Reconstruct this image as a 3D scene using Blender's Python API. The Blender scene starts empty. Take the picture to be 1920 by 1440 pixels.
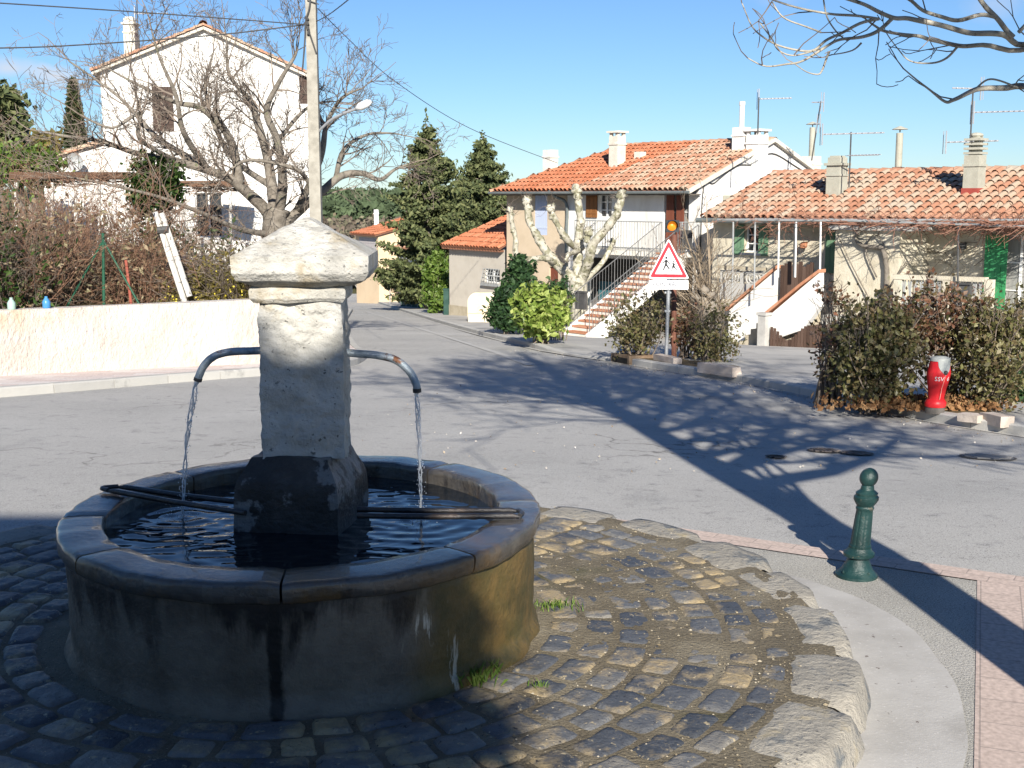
import bpy, math, random
from math import sin, cos, tan, pi, radians, atan, sqrt
from mathutils import Vector as V, noise as NZ, Matrix
import numpy as np

S = bpy.context.scene
COL = S.collection
# ------------------------------------------------------------------ camera
F = 2320.0                       # focal length in photo pixels (1920 wide)
PITCH = radians(8.58)
EYE = V((0, 0, 1.9))
cd = bpy.data.cameras.new('camera'); cam = bpy.data.objects.new('camera', cd); COL.objects.link(cam)
cd.sensor_width = 36; cd.lens = 36 * F / 1920; cd.clip_start = 0.05; cd.clip_end = 3000
cam.location = EYE; cam.rotation_euler = (pi / 2 - PITCH, 0, 0)
S.camera = cam
# ------------------------------------------------------------------ light
SUN_EL = radians(27); SUN_DX = 0.08          # the sun stands behind the camera, a touch to the right
to_sun = V((SUN_DX, -1, tan(SUN_EL) * sqrt(1 + SUN_DX ** 2))).normalized()
w = bpy.data.worlds.new('World'); S.world = w; w.use_nodes = True
nt = w.node_tree
sky = nt.nodes.new('ShaderNodeTexSky'); sky.sky_type = 'NISHITA'; sky.sun_disc = False
sky.sun_elevation = SUN_EL; sky.sun_rotation = math.atan2(to_sun.x, to_sun.y)
sky.altitude = 300; sky.air_density = 1.0; sky.dust_density = 0.0; sky.ozone_density = 4.0
bg = nt.nodes['Background']; bg.inputs['Strength'].default_value = 0.057
hz = nt.nodes.new('ShaderNodeMix'); hz.data_type = 'RGBA'; hz.blend_type = 'MULTIPLY'; hz.inputs[0].default_value = 1; hz.inputs[7].default_value = (.76, .93, 1.15, 1)
nt.links.new(sky.outputs[0], hz.inputs[6]); 
# two small faint clouds low on the left
def wn(t, **k):
    x = nt.nodes.new(t)
    for a, b in k.items(): setattr(x, a, b)
    return x
gen = wn('ShaderNodeTexCoord'); skycol = hz.outputs[2]
cn = wn('ShaderNodeTexNoise'); cn.inputs['Scale'].default_value = 26; cn.inputs['Detail'].default_value = 8; nt.links.new(gen.outputs['Generated'], cn.inputs['Vector'])
for (dx, dz, sx, sz, amt) in ((-.392, .100, .024, .0065, .75), (-.358, .0945, .024, .0075, .85), (.21, .155, .02, .01, .35), (.375, .150, .02, .012, .35)):
    sb = wn('ShaderNodeVectorMath', operation='SUBTRACT'); nt.links.new(gen.outputs['Generated'], sb.inputs[0]); dv = V((dx, 1, dz)).normalized(); sb.inputs[1].default_value = dv
    ml = wn('ShaderNodeVectorMath', operation='MULTIPLY'); nt.links.new(sb.outputs[0], ml.inputs[0]); ml.inputs[1].default_value = (1 / sx, .3, 1 / sz)
    ln = wn('ShaderNodeVectorMath', operation='LENGTH'); nt.links.new(ml.outputs[0], ln.inputs[0])
    ad = wn('ShaderNodeMath', operation='MULTIPLY_ADD'); nt.links.new(cn.outputs['Fac'], ad.inputs[0]); ad.inputs[1].default_value = 2.2; nt.links.new(ln.outputs['Value'], ad.inputs[2])
    mr = wn('ShaderNodeMapRange'); mr.inputs[1].default_value = 2.3; mr.inputs[2].default_value = 1.0; mr.inputs[3].default_value = 0; mr.inputs[4].default_value = amt; nt.links.new(ad.outputs[0], mr.inputs[0])
    mc = wn('ShaderNodeMix', data_type='RGBA'); nt.links.new(mr.outputs[0], mc.inputs[0]); nt.links.new(skycol, mc.inputs[6]); mc.inputs[7].default_value = (7.5, 7.6, 8.2, 1); skycol = mc.outputs[2]
nt.links.new(skycol, bg.inputs[0])
ld = bpy.data.lights.new('sun', 'SUN'); ld.energy = 4.95; ld.angle = radians(0.55); ld.color = (1, .94, .84)
sun = bpy.data.objects.new('sun', ld); COL.objects.link(sun)
sun.location = to_sun * 60; sun.rotation_euler = (-to_sun).to_track_quat('-Z', 'Y').to_euler()
vs = S.view_settings; vs.view_transform = 'Standard'; vs.look = 'None'; vs.exposure = 0.85; vs.gamma = 1; vs.use_curve_mapping = False
S.cycles.max_bounces = 6; S.cycles.transparent_max_bounces = 8

# ------------------------------------------------------------------ pixel helpers (only used to find places in the world)
def ray(px, py):
    cx, cy = (px - 960) / F, (720 - py) / F
    return V((cx, cos(PITCH) + cy * sin(PITCH), -sin(PITCH) + cy * cos(PITCH)))
def P(px, py, D):
    r = ray(px, py); return EYE + r * (D / r.y)
def sm(a, b, x):
    t = min(1, max(0, (x - a) / (b - a))); return t * t * (3 - 2 * t)
def gz(x, y):
    """height of the village ground: level round the fountain, then sloping down the street"""
    t = max(0.0, y - 6.0)
    z = -0.12 - 0.066 * (t - 1.2 * (1 - math.exp(-t / 1.2)))
    if y > 95: z += 0.066 * (y - 95) * 0.9
    z -= 0.03 * max(0, x - 1) * sm(6, 13, y) + .3 * sm(26, 40, y) * sm(-1, 3, x)
    return z
def G(px, py, dz=0.0):
    r = ray(px, py); t = 1.0; 
    for _ in range(400):
        p = EYE + r * t
        h = p.z - gz(p.x, p.y) - dz
        if h < 0.002: break
        t += max(0.003, h * 0.9)
    return EYE + r * t
def Z0(px, py, z=0.0):
    r = ray(px, py); return EYE + r * ((z - EYE.z) / r.z)
def ONP(px, py, O, u):
    """where a pixel's ray meets the upright plane through O along u: (distance along u, height)"""
    n = V((u.y, -u.x, 0)); r = ray(px, py)
    p = EYE + r * ((O - EYE).dot(n) / r.dot(n))
    return (p - O).dot(u), p.z

# ------------------------------------------------------------------ materials
def rgb(c): return (c[0], c[1], c[2], 1)
def M(name, cols, scale=4.0, detail=6.0, rough=0.8, bump=0.25, bscale=None, bdist=0.02, spec=0.3, tint=0.0, metal=0.0,
      stretch=(1, 1, 1), second=None, tcols=None, transl=0.0, trans=0.0, ior=1.45, emit=None, coat=0.0, contrast=0.3):
    """noise through a colour ramp; 'second' = (colour, scale, threshold, softness) blotches; 'tint' = per-face variation"""
    m = bpy.data.materials.new(name); m.use_nodes = True
    n = m.node_tree.nodes; L = m.node_tree.links
    b = n['Principled BSDF']
    tc = n.new('ShaderNodeTexCoord'); mp = n.new('ShaderNodeMapping'); mp.inputs['Scale'].default_value = stretch
    L.new(tc.outputs['Object'], mp.inputs[0])
    def noi(sc, det=detail, rough_=0.6):
        t = n.new('ShaderNodeTexNoise'); t.inputs['Scale'].default_value = sc; t.inputs['Detail'].default_value = det
        t.inputs['Roughness'].default_value = rough_; L.new(mp.outputs[0], t.inputs['Vector']); return t
    def ramp(src, cs, lo, hi):
        r = n.new('ShaderNodeValToRGB'); e = r.color_ramp.elements
        k = len(cs)
        e[0].position = lo; e[0].color = rgb(cs[0]); e[1].position = hi; e[1].color = rgb(cs[-1])
        for i in range(1, k - 1):
            x = e.new(lo + (hi - lo) * i / (k - 1)); x.color = rgb(cs[i])
        L.new(src, r.inputs[0]); return r
    t1 = noi(scale); fac = t1.outputs['Fac']
    if tint:
        at = n.new('ShaderNodeAttribute'); at.attribute_name = 'tint'
        mx = n.new('ShaderNodeMix'); mx.data_type = 'FLOAT'; mx.inputs[0].default_value = tint
        L.new(fac, mx.inputs[2]); L.new(at.outputs['Fac'], mx.inputs[3]); fac = mx.outputs[0]
        lo, hi = 0.5 - contrast - .15 * tint, 0.5 + contrast + .15 * tint
        lo, hi = max(0, lo), min(1, hi)
    else: lo, hi = 0.5 - contrast * .7, 0.5 + contrast * .7
    col = ramp(fac, cols, lo, hi).outputs[0]
    secs = [] if second is None else (second if isinstance(second, list) else [second])
    for (c2, s2, th, soft) in secs:
        t2 = noi(s2, 7, .65); r2 = ramp(t2.outputs['Fac'], [(0, 0, 0), (1, 1, 1)], th, min(1, th + soft))
        mx = n.new('ShaderNodeMix'); mx.data_type = 'RGBA'; L.new(r2.outputs[0], mx.inputs[0])
        L.new(col, mx.inputs[6]); mx.inputs[7].default_value = rgb(c2); col = mx.outputs[2]
    L.new(col, b.inputs['Base Color'])
    b.inputs['Roughness'].default_value = rough; b.inputs['Specular IOR Level'].default_value = spec
    b.inputs['Metallic'].default_value = metal; b.inputs['IOR'].default_value = ior
    if trans: b.inputs['Transmission Weight'].default_value = trans
    if coat: b.inputs['Coat Weight'].default_value = coat
    if emit: b.inputs['Emission Color'].default_value = rgb(emit[0]); b.inputs['Emission Strength'].default_value = emit[1]
    if bump:
        t3 = noi(bscale or scale * 6, 8, .65); bp = n.new('ShaderNodeBump'); bp.inputs['Strength'].default_value = bump
        bp.inputs['Distance'].default_value = bdist; L.new(t3.outputs['Fac'], bp.inputs['Height']); L.new(bp.outputs[0], b.inputs['Normal'])
    if transl:
        tr = n.new('ShaderNodeBsdfTranslucent'); L.new(col, tr.inputs[0]); ms = n.new('ShaderNodeMixShader'); ms.inputs[0].default_value = transl
        out = n['Material Output']; L.new(b.outputs[0], ms.inputs[1]); L.new(tr.outputs[0], ms.inputs[2]); L.new(ms.outputs[0], out.inputs[0])
    m['col_socket'] = 1
    return m

# ------------------------------------------------------------------ objects
def tag(o, label=None, cat=None, group=None, kind=None):
    if label: o['label'] = label
    if cat: o['category'] = cat
    if group: o['group'] = group
    if kind: o['kind'] = kind
    return o
def thing(name, loc, label, cat, group=None):
    o = bpy.data.objects.new(name, None); COL.objects.link(o); o.empty_display_size = .2
    o.location = loc; return tag(o, label, cat, group)
def rootloc(o):
    p = V((0, 0, 0))
    while o is not None: p += o.location; o = o.parent
    return p
class MB:
    def __init__(s): s.v = []; s.f = []; s.t = []
    def add(s, vs_, fs, tint=None):
        k = len(s.v); s.v += [tuple(p) for p in vs_]
        for f in fs: s.f.append([k + i for i in f]); s.t.append(random.random() if tint is None else tint)
    def quad(s, a, b, c, d, tint=None): s.add([a, b, c, d], [(0, 1, 2, 3)], tint)
    def obox(s, o, a, b, c, tint=None):
        """box from corner o along the edge vectors a, b, c"""
        o, a, b, c = V(o), V(a), V(b), V(c)
        if a.cross(b).dot(c) < 0: o = o + a; a = -a
        p = [o, o + a, o + a + b, o + b, o + c, o + a + c, o + a + b + c, o + b + c]
        s.add(p, [(3, 2, 1, 0), (4, 5, 6, 7), (0, 1, 5, 4), (1, 2, 6, 5), (2, 3, 7, 6), (3, 0, 4, 7)], random.random() if tint is None else tint)
    def box(s, c, d, rz=0.0, tint=None):
        c = V(c); x = V((cos(rz), sin(rz), 0)); y = V((-sin(rz), cos(rz), 0))
        s.obox(c - x * d[0] / 2 - y * d[1] / 2 - V((0, 0, d[2] / 2)), x * d[0], y * d[1], V((0, 0, d[2])), tint)
    def tube(s, pts, rad, n=8, caps=True, tint=None, jit=0.0):
        pts = [V(p) for p in pts]; m = len(pts)
        if not hasattr(rad, '__len__'): rad = [rad] * m
        t = random.random() if tint is None else tint
        ref = None; rings = []
        for i, p in enumerate(pts):
            d = (pts[min(i + 1, m - 1)] - pts[max(i - 1, 0)])
            d = d.normalized() if d.length > 1e-9 else V((0, 0, 1))
            if ref is None: ref = d.orthogonal().normalized()
            ref = ref - d * ref.dot(d)
            ref = ref.normalized() if ref.length > 1e-6 else d.orthogonal().normalized()
            q = d.cross(ref)
            rings.append([p + (ref * cos(2 * pi * k / n) + q * sin(2 * pi * k / n)) * rad[i] * (1 + (random.uniform(-jit, jit) if jit else 0)) for k in range(n)])
        vs_ = [x for r in rings for x in r]; fs = []
        for i in range(m - 1):
            for k in range(n):
                k2 = (k + 1) % n; fs.append((i * n + k, i * n + k2, (i + 1) * n + k2, (i + 1) * n + k))
        if caps: fs.append(tuple(range(n - 1, -1, -1))); fs.append(tuple((m - 1) * n + k for k in range(n)))
        s.add(vs_, fs, t)
    def lathe(s, c, prof, n=24, tint=None, fn=None):
        """prof = [(radius, height)] from bottom to top"""
        c = V(c); vs_ = []; fs = []
        for (r, z) in prof:
            for k in range(n):
                a = 2 * pi * k / n; rr = r * (fn(a, z) if fn else 1)
                vs_.append(c + V((rr * cos(a), rr * sin(a), z)))
        for i in range(len(prof) - 1):
            for k in range(n):
                k2 = (k + 1) % n; fs.append((i * n + k, i * n + k2, (i + 1) * n + k2, (i + 1) * n + k))
        fs.append(tuple(range(n - 1, -1, -1))); fs.append(tuple((len(prof) - 1) * n + k for k in range(n)))
        s.add(vs_, fs, random.random() if tint is None else tint)
    def prism(s, poly, ext, tint=None):
        """polygon (list of points, counter-clockwise seen from the side ext points to) pushed along ext"""
        poly = [V(p) for p in poly]; ext = V(ext); n = len(poly)
        nn = V((0, 0, 0))
        for i in range(n): nn += poly[i].cross(poly[(i + 1) % n])
        if nn.dot(ext) < 0: poly = poly[::-1]
        fs = [tuple(range(n - 1, -1, -1)), tuple(range(n, 2 * n))] + [(i, (i + 1) % n, n + (i + 1) % n, n + i) for i in range(n)]
        s.add(poly + [p + ext for p in poly], fs, random.random() if tint is None else tint)
    def blob(s, c, r, n=10, m=7, amp=.2, fr=1.5, sq=(1, 1, 1), seed=0, tint=None):
        c = V(c); vs_ = []; fs = []
        for i in range(m + 1):
            th = pi * i / m
            for k in range(n):
                a = 2 * pi * k / n; d = V((sin(th) * cos(a), sin(th) * sin(a), cos(th)))
                q = r * (1 + amp * NZ.noise(d * fr + V((seed * 7.1, seed * 3.3, 0))))
                vs_.append(c + V((d.x * sq[0], d.y * sq[1], d.z * sq[2])) * q)
        for i in range(m):
            for k in range(n):
                k2 = (k + 1) % n; fs.append((i * n + k, (i + 1) * n + k, (i + 1) * n + k2, i * n + k2))
        s.add(vs_, fs, random.random() if tint is None else tint)
    def leaves(s, pts, size, rng, elong=1.7, up=0.3, tint=None):
        """small pointed leaves, one per point, turned at random (numpy points Nx3)"""
        N = len(pts)
        if N == 0: return
        if not hasattr(s, 'np'): s.np = []
        sz = size * rng.uniform(.6, 1.35, N)[:, None]
        a = rng.normal(size=(N, 3)); a /= np.linalg.norm(a, axis=1)[:, None]
        b = rng.normal(size=(N, 3)); b[:, 2] += up * 0; b -= a * np.sum(a * b, 1)[:, None]; b /= np.linalg.norm(b, axis=1)[:, None]
        c = np.cross(a, b)
        v = np.stack([pts - a * sz * elong / 2, pts + b * sz / 2 + c * sz * .12, pts + a * sz * elong / 2, pts - b * sz / 2 + c * sz * .12], 1).reshape(-1, 3)
        t = rng.uniform(0, 1, N) if tint is None else tint
        s.np.append((v, t))
    def build(s, name, mat, parent=None, smooth=False, loc=None):
        off = rootloc(parent) if parent is not None else (V(loc) if loc is not None else V((0, 0, 0)))
        me = bpy.data.meshes.new(name)
        vs_ = np.array(s.v, dtype=np.float64).reshape(-1, 3) - np.array(off)
        loops = [i for f in s.f for i in f]; tot = [len(f) for f in s.f]; tt = list(s.t)
        base = len(vs_)
        lv = np.array(loops, dtype=np.int64); lt = np.array(tot, dtype=np.int64); tt = np.array(tt, dtype=np.float32)
        for (v, t) in getattr(s, 'np', []):
            vs_ = np.concatenate([vs_, v - np.array(off)]); k = len(v)
            lv = np.concatenate([lv, np.arange(base, base + k)]); lt = np.concatenate([lt, np.full(k // 4, 4, dtype=np.int64)])
            tt = np.concatenate([tt, np.asarray(t, dtype=np.float32)]); base += k
        me.vertices.add(len(vs_)); me.vertices.foreach_set('co', vs_.ravel())
        me.loops.add(len(lv)); me.loops.foreach_set('vertex_index', lv.astype(np.int32))
        me.polygons.add(len(lt)); me.polygons.foreach_set('loop_start', np.concatenate([[0], np.cumsum(lt)[:-1]]).astype(np.int32))
        me.update(calc_edges=True); me.validate()
        if len(me.polygons) == len(tt):
            at = me.attributes.new('tint', 'FLOAT', 'FACE'); at.data.foreach_set('value', tt)
        me.polygons.foreach_set('use_smooth', [bool(smooth)] * len(me.polygons))
        me.materials.append(mat)
        o = bpy.data.objects.new(name, me); COL.objects.link(o)
        if parent is not None: o.parent = parent
        elif loc is not None: o.location = loc
        return o
def smooth_by_angle(o, deg=40):
    me = o.data; me.polygons.foreach_set('use_smooth', [True] * len(me.polygons))
    try: me.set_sharp_from_angle(angle=radians(deg))
    except Exception: pass
    return o
def roughen(o, amp, fr, seed=0, levels=2, crease=0.0):
    """cut the mesh finer and push its points in and out: hewn or worn stone"""
    import bmesh
    bm = bmesh.new(); bm.from_mesh(o.data)
    bmesh.ops.remove_doubles(bm, verts=bm.verts, dist=1e-5)
    bmesh.ops.triangulate(bm, faces=[f for f in bm.faces if len(f.verts) > 4])
    for _ in range(levels): bmesh.ops.subdivide_edges(bm, edges=bm.edges[:], cuts=1, use_grid_fill=True)
    bm.normal_update()
    sh = V((seed * 3.7, seed * 1.9, seed * 5.3))
    mv = [(v, v.normal * amp * (NZ.fractal(v.co * fr + sh, 0.9, 2.1, 4))) for v in bm.verts]
    for v, d in mv: v.co += d
    bm.to_mesh(o.data); bm.free(); o.data.update(); return o
def letters(txt, size, O, ux, uz, extrude=0.002):
    """the letters as a flat mesh builder, O = middle of the line"""
    c = bpy.data.curves.new('letters', 'FONT'); c.body = txt; c.size = size; c.align_x = 'CENTER'; c.align_y = 'CENTER'; c.resolution_u = 3
    o = bpy.data.objects.new('letters', c); COL.objects.link(o)
    dg = bpy.context.evaluated_depsgraph_get(); me = o.evaluated_get(dg).to_mesh()
    vs_ = [(v.co.x, v.co.y) for v in me.vertices]; fs = [tuple(p.vertices) for p in me.polygons]
    o.evaluated_get(dg).to_mesh_clear(); bpy.data.objects.remove(o); bpy.data.curves.remove(c)
    return vs_, fs
# ================================================================== SETTING
R0 = 1.057                                   # outer radius of the basin rim
FC = V((-0.948, 5.37, 0))                    # middle of the fountain
random.seed(4)
m_asphalt = M('asphalt', [(.34, .332, .312), (.39, .378, .355), (.425, .413, .387)], scale=.55, rough=.9, bump=.35, bscale=75, bdist=.008, spec=.2,
              second=[((.22, .218, .21), .33, .60, .12), ((.46, .45, .425), .19, .53, .16), ((.25, .245, .235), 5.5, .56, .14), ((.43, .42, .40), 9, .60, .1), ((.56, .55, .53), 120, .565, .04), ((.12, .118, .115), 95, .58, .04)])
def cracks(m, sc, wd, dark):
    """fine branching cracks worn into a surface"""
    n = m.node_tree.nodes; L = m.node_tree.links; b = n['Principled BSDF']; tc = n.new('ShaderNodeTexCoord')
    no = n.new('ShaderNodeTexNoise'); no.inputs['Scale'].default_value = sc * 3; no.inputs['Detail'].default_value = 6; L.new(tc.outputs['Object'], no.inputs['Vector'])
    va = n.new('ShaderNodeVectorMath'); va.operation = 'MULTIPLY_ADD'; L.new(no.outputs['Color'], va.inputs[0]); va.inputs[1].default_value = (.9 / sc,) * 3; L.new(tc.outputs['Object'], va.inputs[2])
    vo = n.new('ShaderNodeTexVoronoi'); vo.feature = 'DISTANCE_TO_EDGE'; vo.inputs['Scale'].default_value = sc; L.new(va.outputs[0], vo.inputs['Vector'])
    mr = n.new('ShaderNodeMapRange'); mr.inputs[1].default_value = 0; mr.inputs[2].default_value = wd; mr.inputs[3].default_value = dark; mr.inputs[4].default_value = 0; L.new(vo.outputs['Distance'], mr.inputs[0])
    n2 = n.new('ShaderNodeTexNoise'); n2.inputs['Scale'].default_value = sc * .8; L.new(tc.outputs['Object'], n2.inputs['Vector'])
    m2 = n.new('ShaderNodeMapRange'); m2.inputs[1].default_value = .48; m2.inputs[2].default_value = .6; L.new(n2.outputs['Fac'], m2.inputs[0])
    mu = n.new('ShaderNodeMath'); mu.operation = 'MULTIPLY'; L.new(mr.outputs[0], mu.inputs[0]); L.new(m2.outputs[0], mu.inputs[1])
    mx = n.new('ShaderNodeMix'); mx.data_type = 'RGBA'; old = b.inputs['Base Color'].links[0].from_socket; L.new(mu.outputs[0], mx.inputs[0]); L.new(old, mx.inputs[6]); mx.inputs[7].default_value = (.06, .055, .05, 1); L.new(mx.outputs[2], b.inputs['Base Color'])
cracks(m_asphalt, .30, .010, .7)
m_pave = M('pavement_asphalt', [(.32, .305, .275), (.38, .365, .33), (.43, .41, .375)], scale=1.2, rough=.92, bump=.8, bscale=90, bdist=.012, spec=.2,
           second=[((.24, .23, .205), .9, .55, .2), ((.58, .56, .50), 130, .55, .04), ((.12, .115, .10), 110, .57, .04)])
m_pave2 = M('pale_pavement', [(.33, .32, .30), (.40, .385, .36), (.44, .43, .40)], scale=.8, rough=.92, bump=.3, bscale=60, bdist=.01,
            second=[((.24, .235, .225), .5, .56, .1), ((.27, .265, .25), 90, .62, .05)])
m_kerb = M('kerb_concrete', [(.36, .35, .33), (.44, .43, .40), (.50, .485, .45)], scale=3, rough=.9, bump=.3, bscale=50, tint=.35,
           second=((.27, .265, .25), 2.2, .6, .12))
m_earth = M('earth', [(.10, .075, .045), (.15, .115, .07), (.20, .155, .095)], scale=2, rough=1, bump=.8, bscale=20, bdist=.05, spec=.1)
m_grassland = M('grassland', [(.06, .07, .03), (.10, .10, .05), (.16, .13, .08)], scale=.05, rough=1, bump=.6, bscale=2, bdist=.3, spec=.1)
def m_pavers(name, cols, sx, sy, joint):
    m = bpy.data.materials.new(name); m.use_nodes = True; n = m.node_tree.nodes; L = m.node_tree.links; b = n['Principled BSDF']
    tc = n.new('ShaderNodeTexCoord'); br = n.new('ShaderNodeTexBrick'); br.inputs['Scale'].default_value = 1
    br.inputs['Brick Width'].default_value = sx; br.inputs['Row Height'].default_value = sy; br.inputs['Mortar Size'].default_value = joint; br.inputs['Mortar Smooth'].default_value = .3
    br.inputs['Color1'].default_value = rgb(cols[0]); br.inputs['Color2'].default_value = rgb(cols[1]); br.inputs['Mortar'].default_value = rgb(cols[2])
    L.new(tc.outputs['Object'], br.inputs['Vector'])
    no = n.new('ShaderNodeTexNoise'); no.inputs['Scale'].default_value = 40; no.inputs['Detail'].default_value = 7; L.new(tc.outputs['Object'], no.inputs['Vector'])
    mx = n.new('ShaderNodeMix'); mx.data_type = 'RGBA'; mx.blend_type = 'OVERLAY'; mx.inputs[0].default_value = .5
    L.new(br.outputs['Color'], mx.inputs[6]); L.new(no.outputs['Fac'], mx.inputs[7])
    hs = n.new('ShaderNodeHueSaturation'); hs.inputs['Saturation'].default_value = .75; L.new(mx.outputs[2], hs.inputs['Color']); L.new(hs.outputs[0], b.inputs['Base Color'])
    b.inputs['Roughness'].default_value = .88; b.inputs['Specular IOR Level'].default_value = .2
    bp = n.new('ShaderNodeBump'); bp.inputs['Strength'].default_value = .4; bp.inputs['Distance'].default_value = .006
    L.new(br.outputs['Fac'], bp.inputs['Height']); bp.invert = True; L.new(bp.outputs[0], b.inputs['Normal']); return m
m_pink = m_pavers('pink_pavers', [(.50, .37, .30), (.46, .34, .275), (.34, .26, .215)], .24, .19, .004)
m_pinkwalk = m_pavers('pink_walk', [(.56, .42, .37), (.66, .60, .56), (.45, .38, .34)], .5, .25, .008)

# --- far terrain and hills, one sheet to the horizon
def tz(x, y):
    z = gz(x, y) - .35
    d = sqrt(x * x + y * y)
    if y > 110:
        z += sm(230, 620, y) * 7.5
        z += 1.2 * NZ.noise(V((x * .012, y * .012, 0))) * sm(150, 300, y)
    if y < 95 and abs(x) > 22: z -= sm(22, 60, abs(x)) * .6
    return z
xs = [-900, -600, -400, -300, -220, -160, -120, -90, -70, -55, -45, -36, -28, -20, -12, -6, 0, 6, 12, 20, 28, 36, 45, 55, 70, 90, 120, 160, 220, 300, 400, 600, 900]
ys = [-400, -200, -100, -60, -40, -20, 0, 10, 20, 30, 40, 50, 60, 70, 80, 90, 100, 110, 125, 140, 160, 180, 210, 240, 280, 330, 380, 440, 500, 560, 620, 700, 800, 1000, 1500, 2200]
mb = MB()
vv = [(x, y, tz(x, y)) for y in ys for x in xs]; nx = len(xs)
mb.add(vv, [(j * nx + i, j * nx + i + 1, (j + 1) * nx + i + 1, (j + 1) * nx + i) for j in range(len(ys) - 1) for i in range(nx - 1)])
tag(mb.build('terrain', m_grassland, smooth=True), kind='structure')
# --- the road: one asphalt sheet for the square and the street
mb = MB(); X = [-40 + 2 * i for i in range(41)]; Y = [-16 + 1.0 * j for j in range(119)]; nx = len(X)
mb.add([(x, y, gz(x, y)) for y in Y for x in X], [(j * nx + i, j * nx + i + 1, (j + 1) * nx + i + 1, (j + 1) * nx + i) for j in range(len(Y) - 1) for i in range(nx - 1)])
tag(mb.build('road', m_asphalt, smooth=True), kind='structure')

def resample(path, step):
    out = [V(path[0])]; acc = 0
    for a, b in zip(path[:-1], path[1:]):
        a, b = V(a), V(b); d = (b - a).length; t = step - acc
        while t <= d: out.append(a + (b - a) * (t / d)); t += step
        acc = d - (t - step)
    return out
def normals(path, side):
    ns = []
    for i in range(len(path)):
        d = path[min(i + 1, len(path) - 1)] - path[max(i - 1, 0)]; d.z = 0; d.normalize()
        ns.append(V((d.y, -d.x, 0)) * side)
    return ns
def kerb(path, side, h=.12, wd=.15, low=None, name='kerb'):
    mb = MB(); pts = resample(path, .98); ns = normals(pts, side)
    for i in range(len(pts) - 1):
        a, b = pts[i], pts[i + 1]; d = (b - a).normalized(); a2, b2 = a + d * .006, b - d * .006
        ha = h * (low(a) if low else 1); hb = h * (low(b) if low else 1)
        za, zb = gz(a.x, a.y), gz(b.x, b.y); n0, n1 = ns[i], ns[i + 1]
        f = .018
        pa = [V((a2.x, a2.y, za - .1)), V((a2.x, a2.y, za + ha - f)), V((a2.x, a2.y, za + ha)) + n0 * f, V((a2.x, a2.y, za + ha)) + n0 * wd, V((a2.x, a2.y, za - .1)) + n0 * wd]
        pb = [V((b2.x, b2.y, zb - .1)), V((b2.x, b2.y, zb + hb - f)), V((b2.x, b2.y, zb + hb)) + n1 * f, V((b2.x, b2.y, zb + hb)) + n1 * wd, V((b2.x, b2.y, zb - .1)) + n1 * wd]
        fs = [(k, k + 1, 5 + k + 1, 5 + k) for k in range(4)] + [(4, 3, 2, 1, 0), (5, 6, 7, 8, 9)]
        if side < 0: fs = [tuple(reversed(q)) for q in fs]
        mb.add(pa + pb, fs)
    tag(mb.build(name, m_kerb), kind='structure')
def strip(path, side, offs, dz, name, mat, step=1.0, low=None):
    mb = MB(); pts = resample(path, step); ns = normals(pts, side); k = len(offs)
    vs_ = []
    for p, n in zip(pts, ns):
        for o in offs:
            q = p + n * o; vs_.append((q.x, q.y, gz(q.x, q.y) + dz * (low(p) if low else 1)))
    fs = [(i * k + j, i * k + j + 1, (i + 1) * k + j + 1, (i + 1) * k + j) for i in range(len(pts) - 1) for j in range(k - 1)]
    if side > 0: fs = [tuple(reversed(f)) for f in fs]
    mb.add(vs_, fs); return tag(mb.build(name, mat), kind='structure')
# right-hand kerb, from far down the street to beyond the right edge
RK = [G(*p) for p in [(684, 559), (716, 571), (760, 586), (810, 602), (860, 617), (900, 628), (960, 643), (1014, 657), (1080, 668), (1150, 678), (1192, 686), (1280, 700), (1374, 714), (1513, 743), (1620, 764), (1713, 785), (1820, 803), (1920, 818)]]
RK = [RK[0] + (RK[0] - RK[2]) * .7] + RK; RK.append(RK[-1] + (RK[-1] - RK[-3]).normalized() * 14)
p_low0, p_low1 = G(1040, 660), G(1130, 674)
def rlow(p): 
    c = (p_low0 + p_low1) / 2; return .35 + .65 * sm(.6, 2.6, (V((p.x, p.y, 0)) - V((c.x, c.y, 0))).length)
kerb(RK, -1, low=rlow)
strip(RK, -1, [.15, .6, 1.2, 2, 3, 5, 8, 12], .108, 'pavement', m_pave2, low=rlow)
strip(RK, 1, [0.0, .10], .006, 'gutter', M('gutter_line', [(.40, .39, .37), (.5, .49, .46)], scale=2, rough=.9, bump=.2), step=1.0)
# left-hand pavement
LK = [G(*p) for p in [(0, 745), (160, 732), (320, 718), (485, 705), (560, 700), (620, 696), (660, 688), (680, 679)]]
LK = [LK[0] + (LK[0] - LK[2]).normalized() * 9] + LK
LK += [V((LK[-1].x - .05, LK[-1].y + 1.2, 0)), V((LK[-1].x - .6, LK[-1].y + 4, 0)), V((-5.6, 41, 0)), V((-8.0, 62, 0))]
kerb(LK, -1, h=.13)
strip(LK, -1, [.15, .8, 1.5, 2.6], .118, 'pavement', m_pinkwalk)
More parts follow.
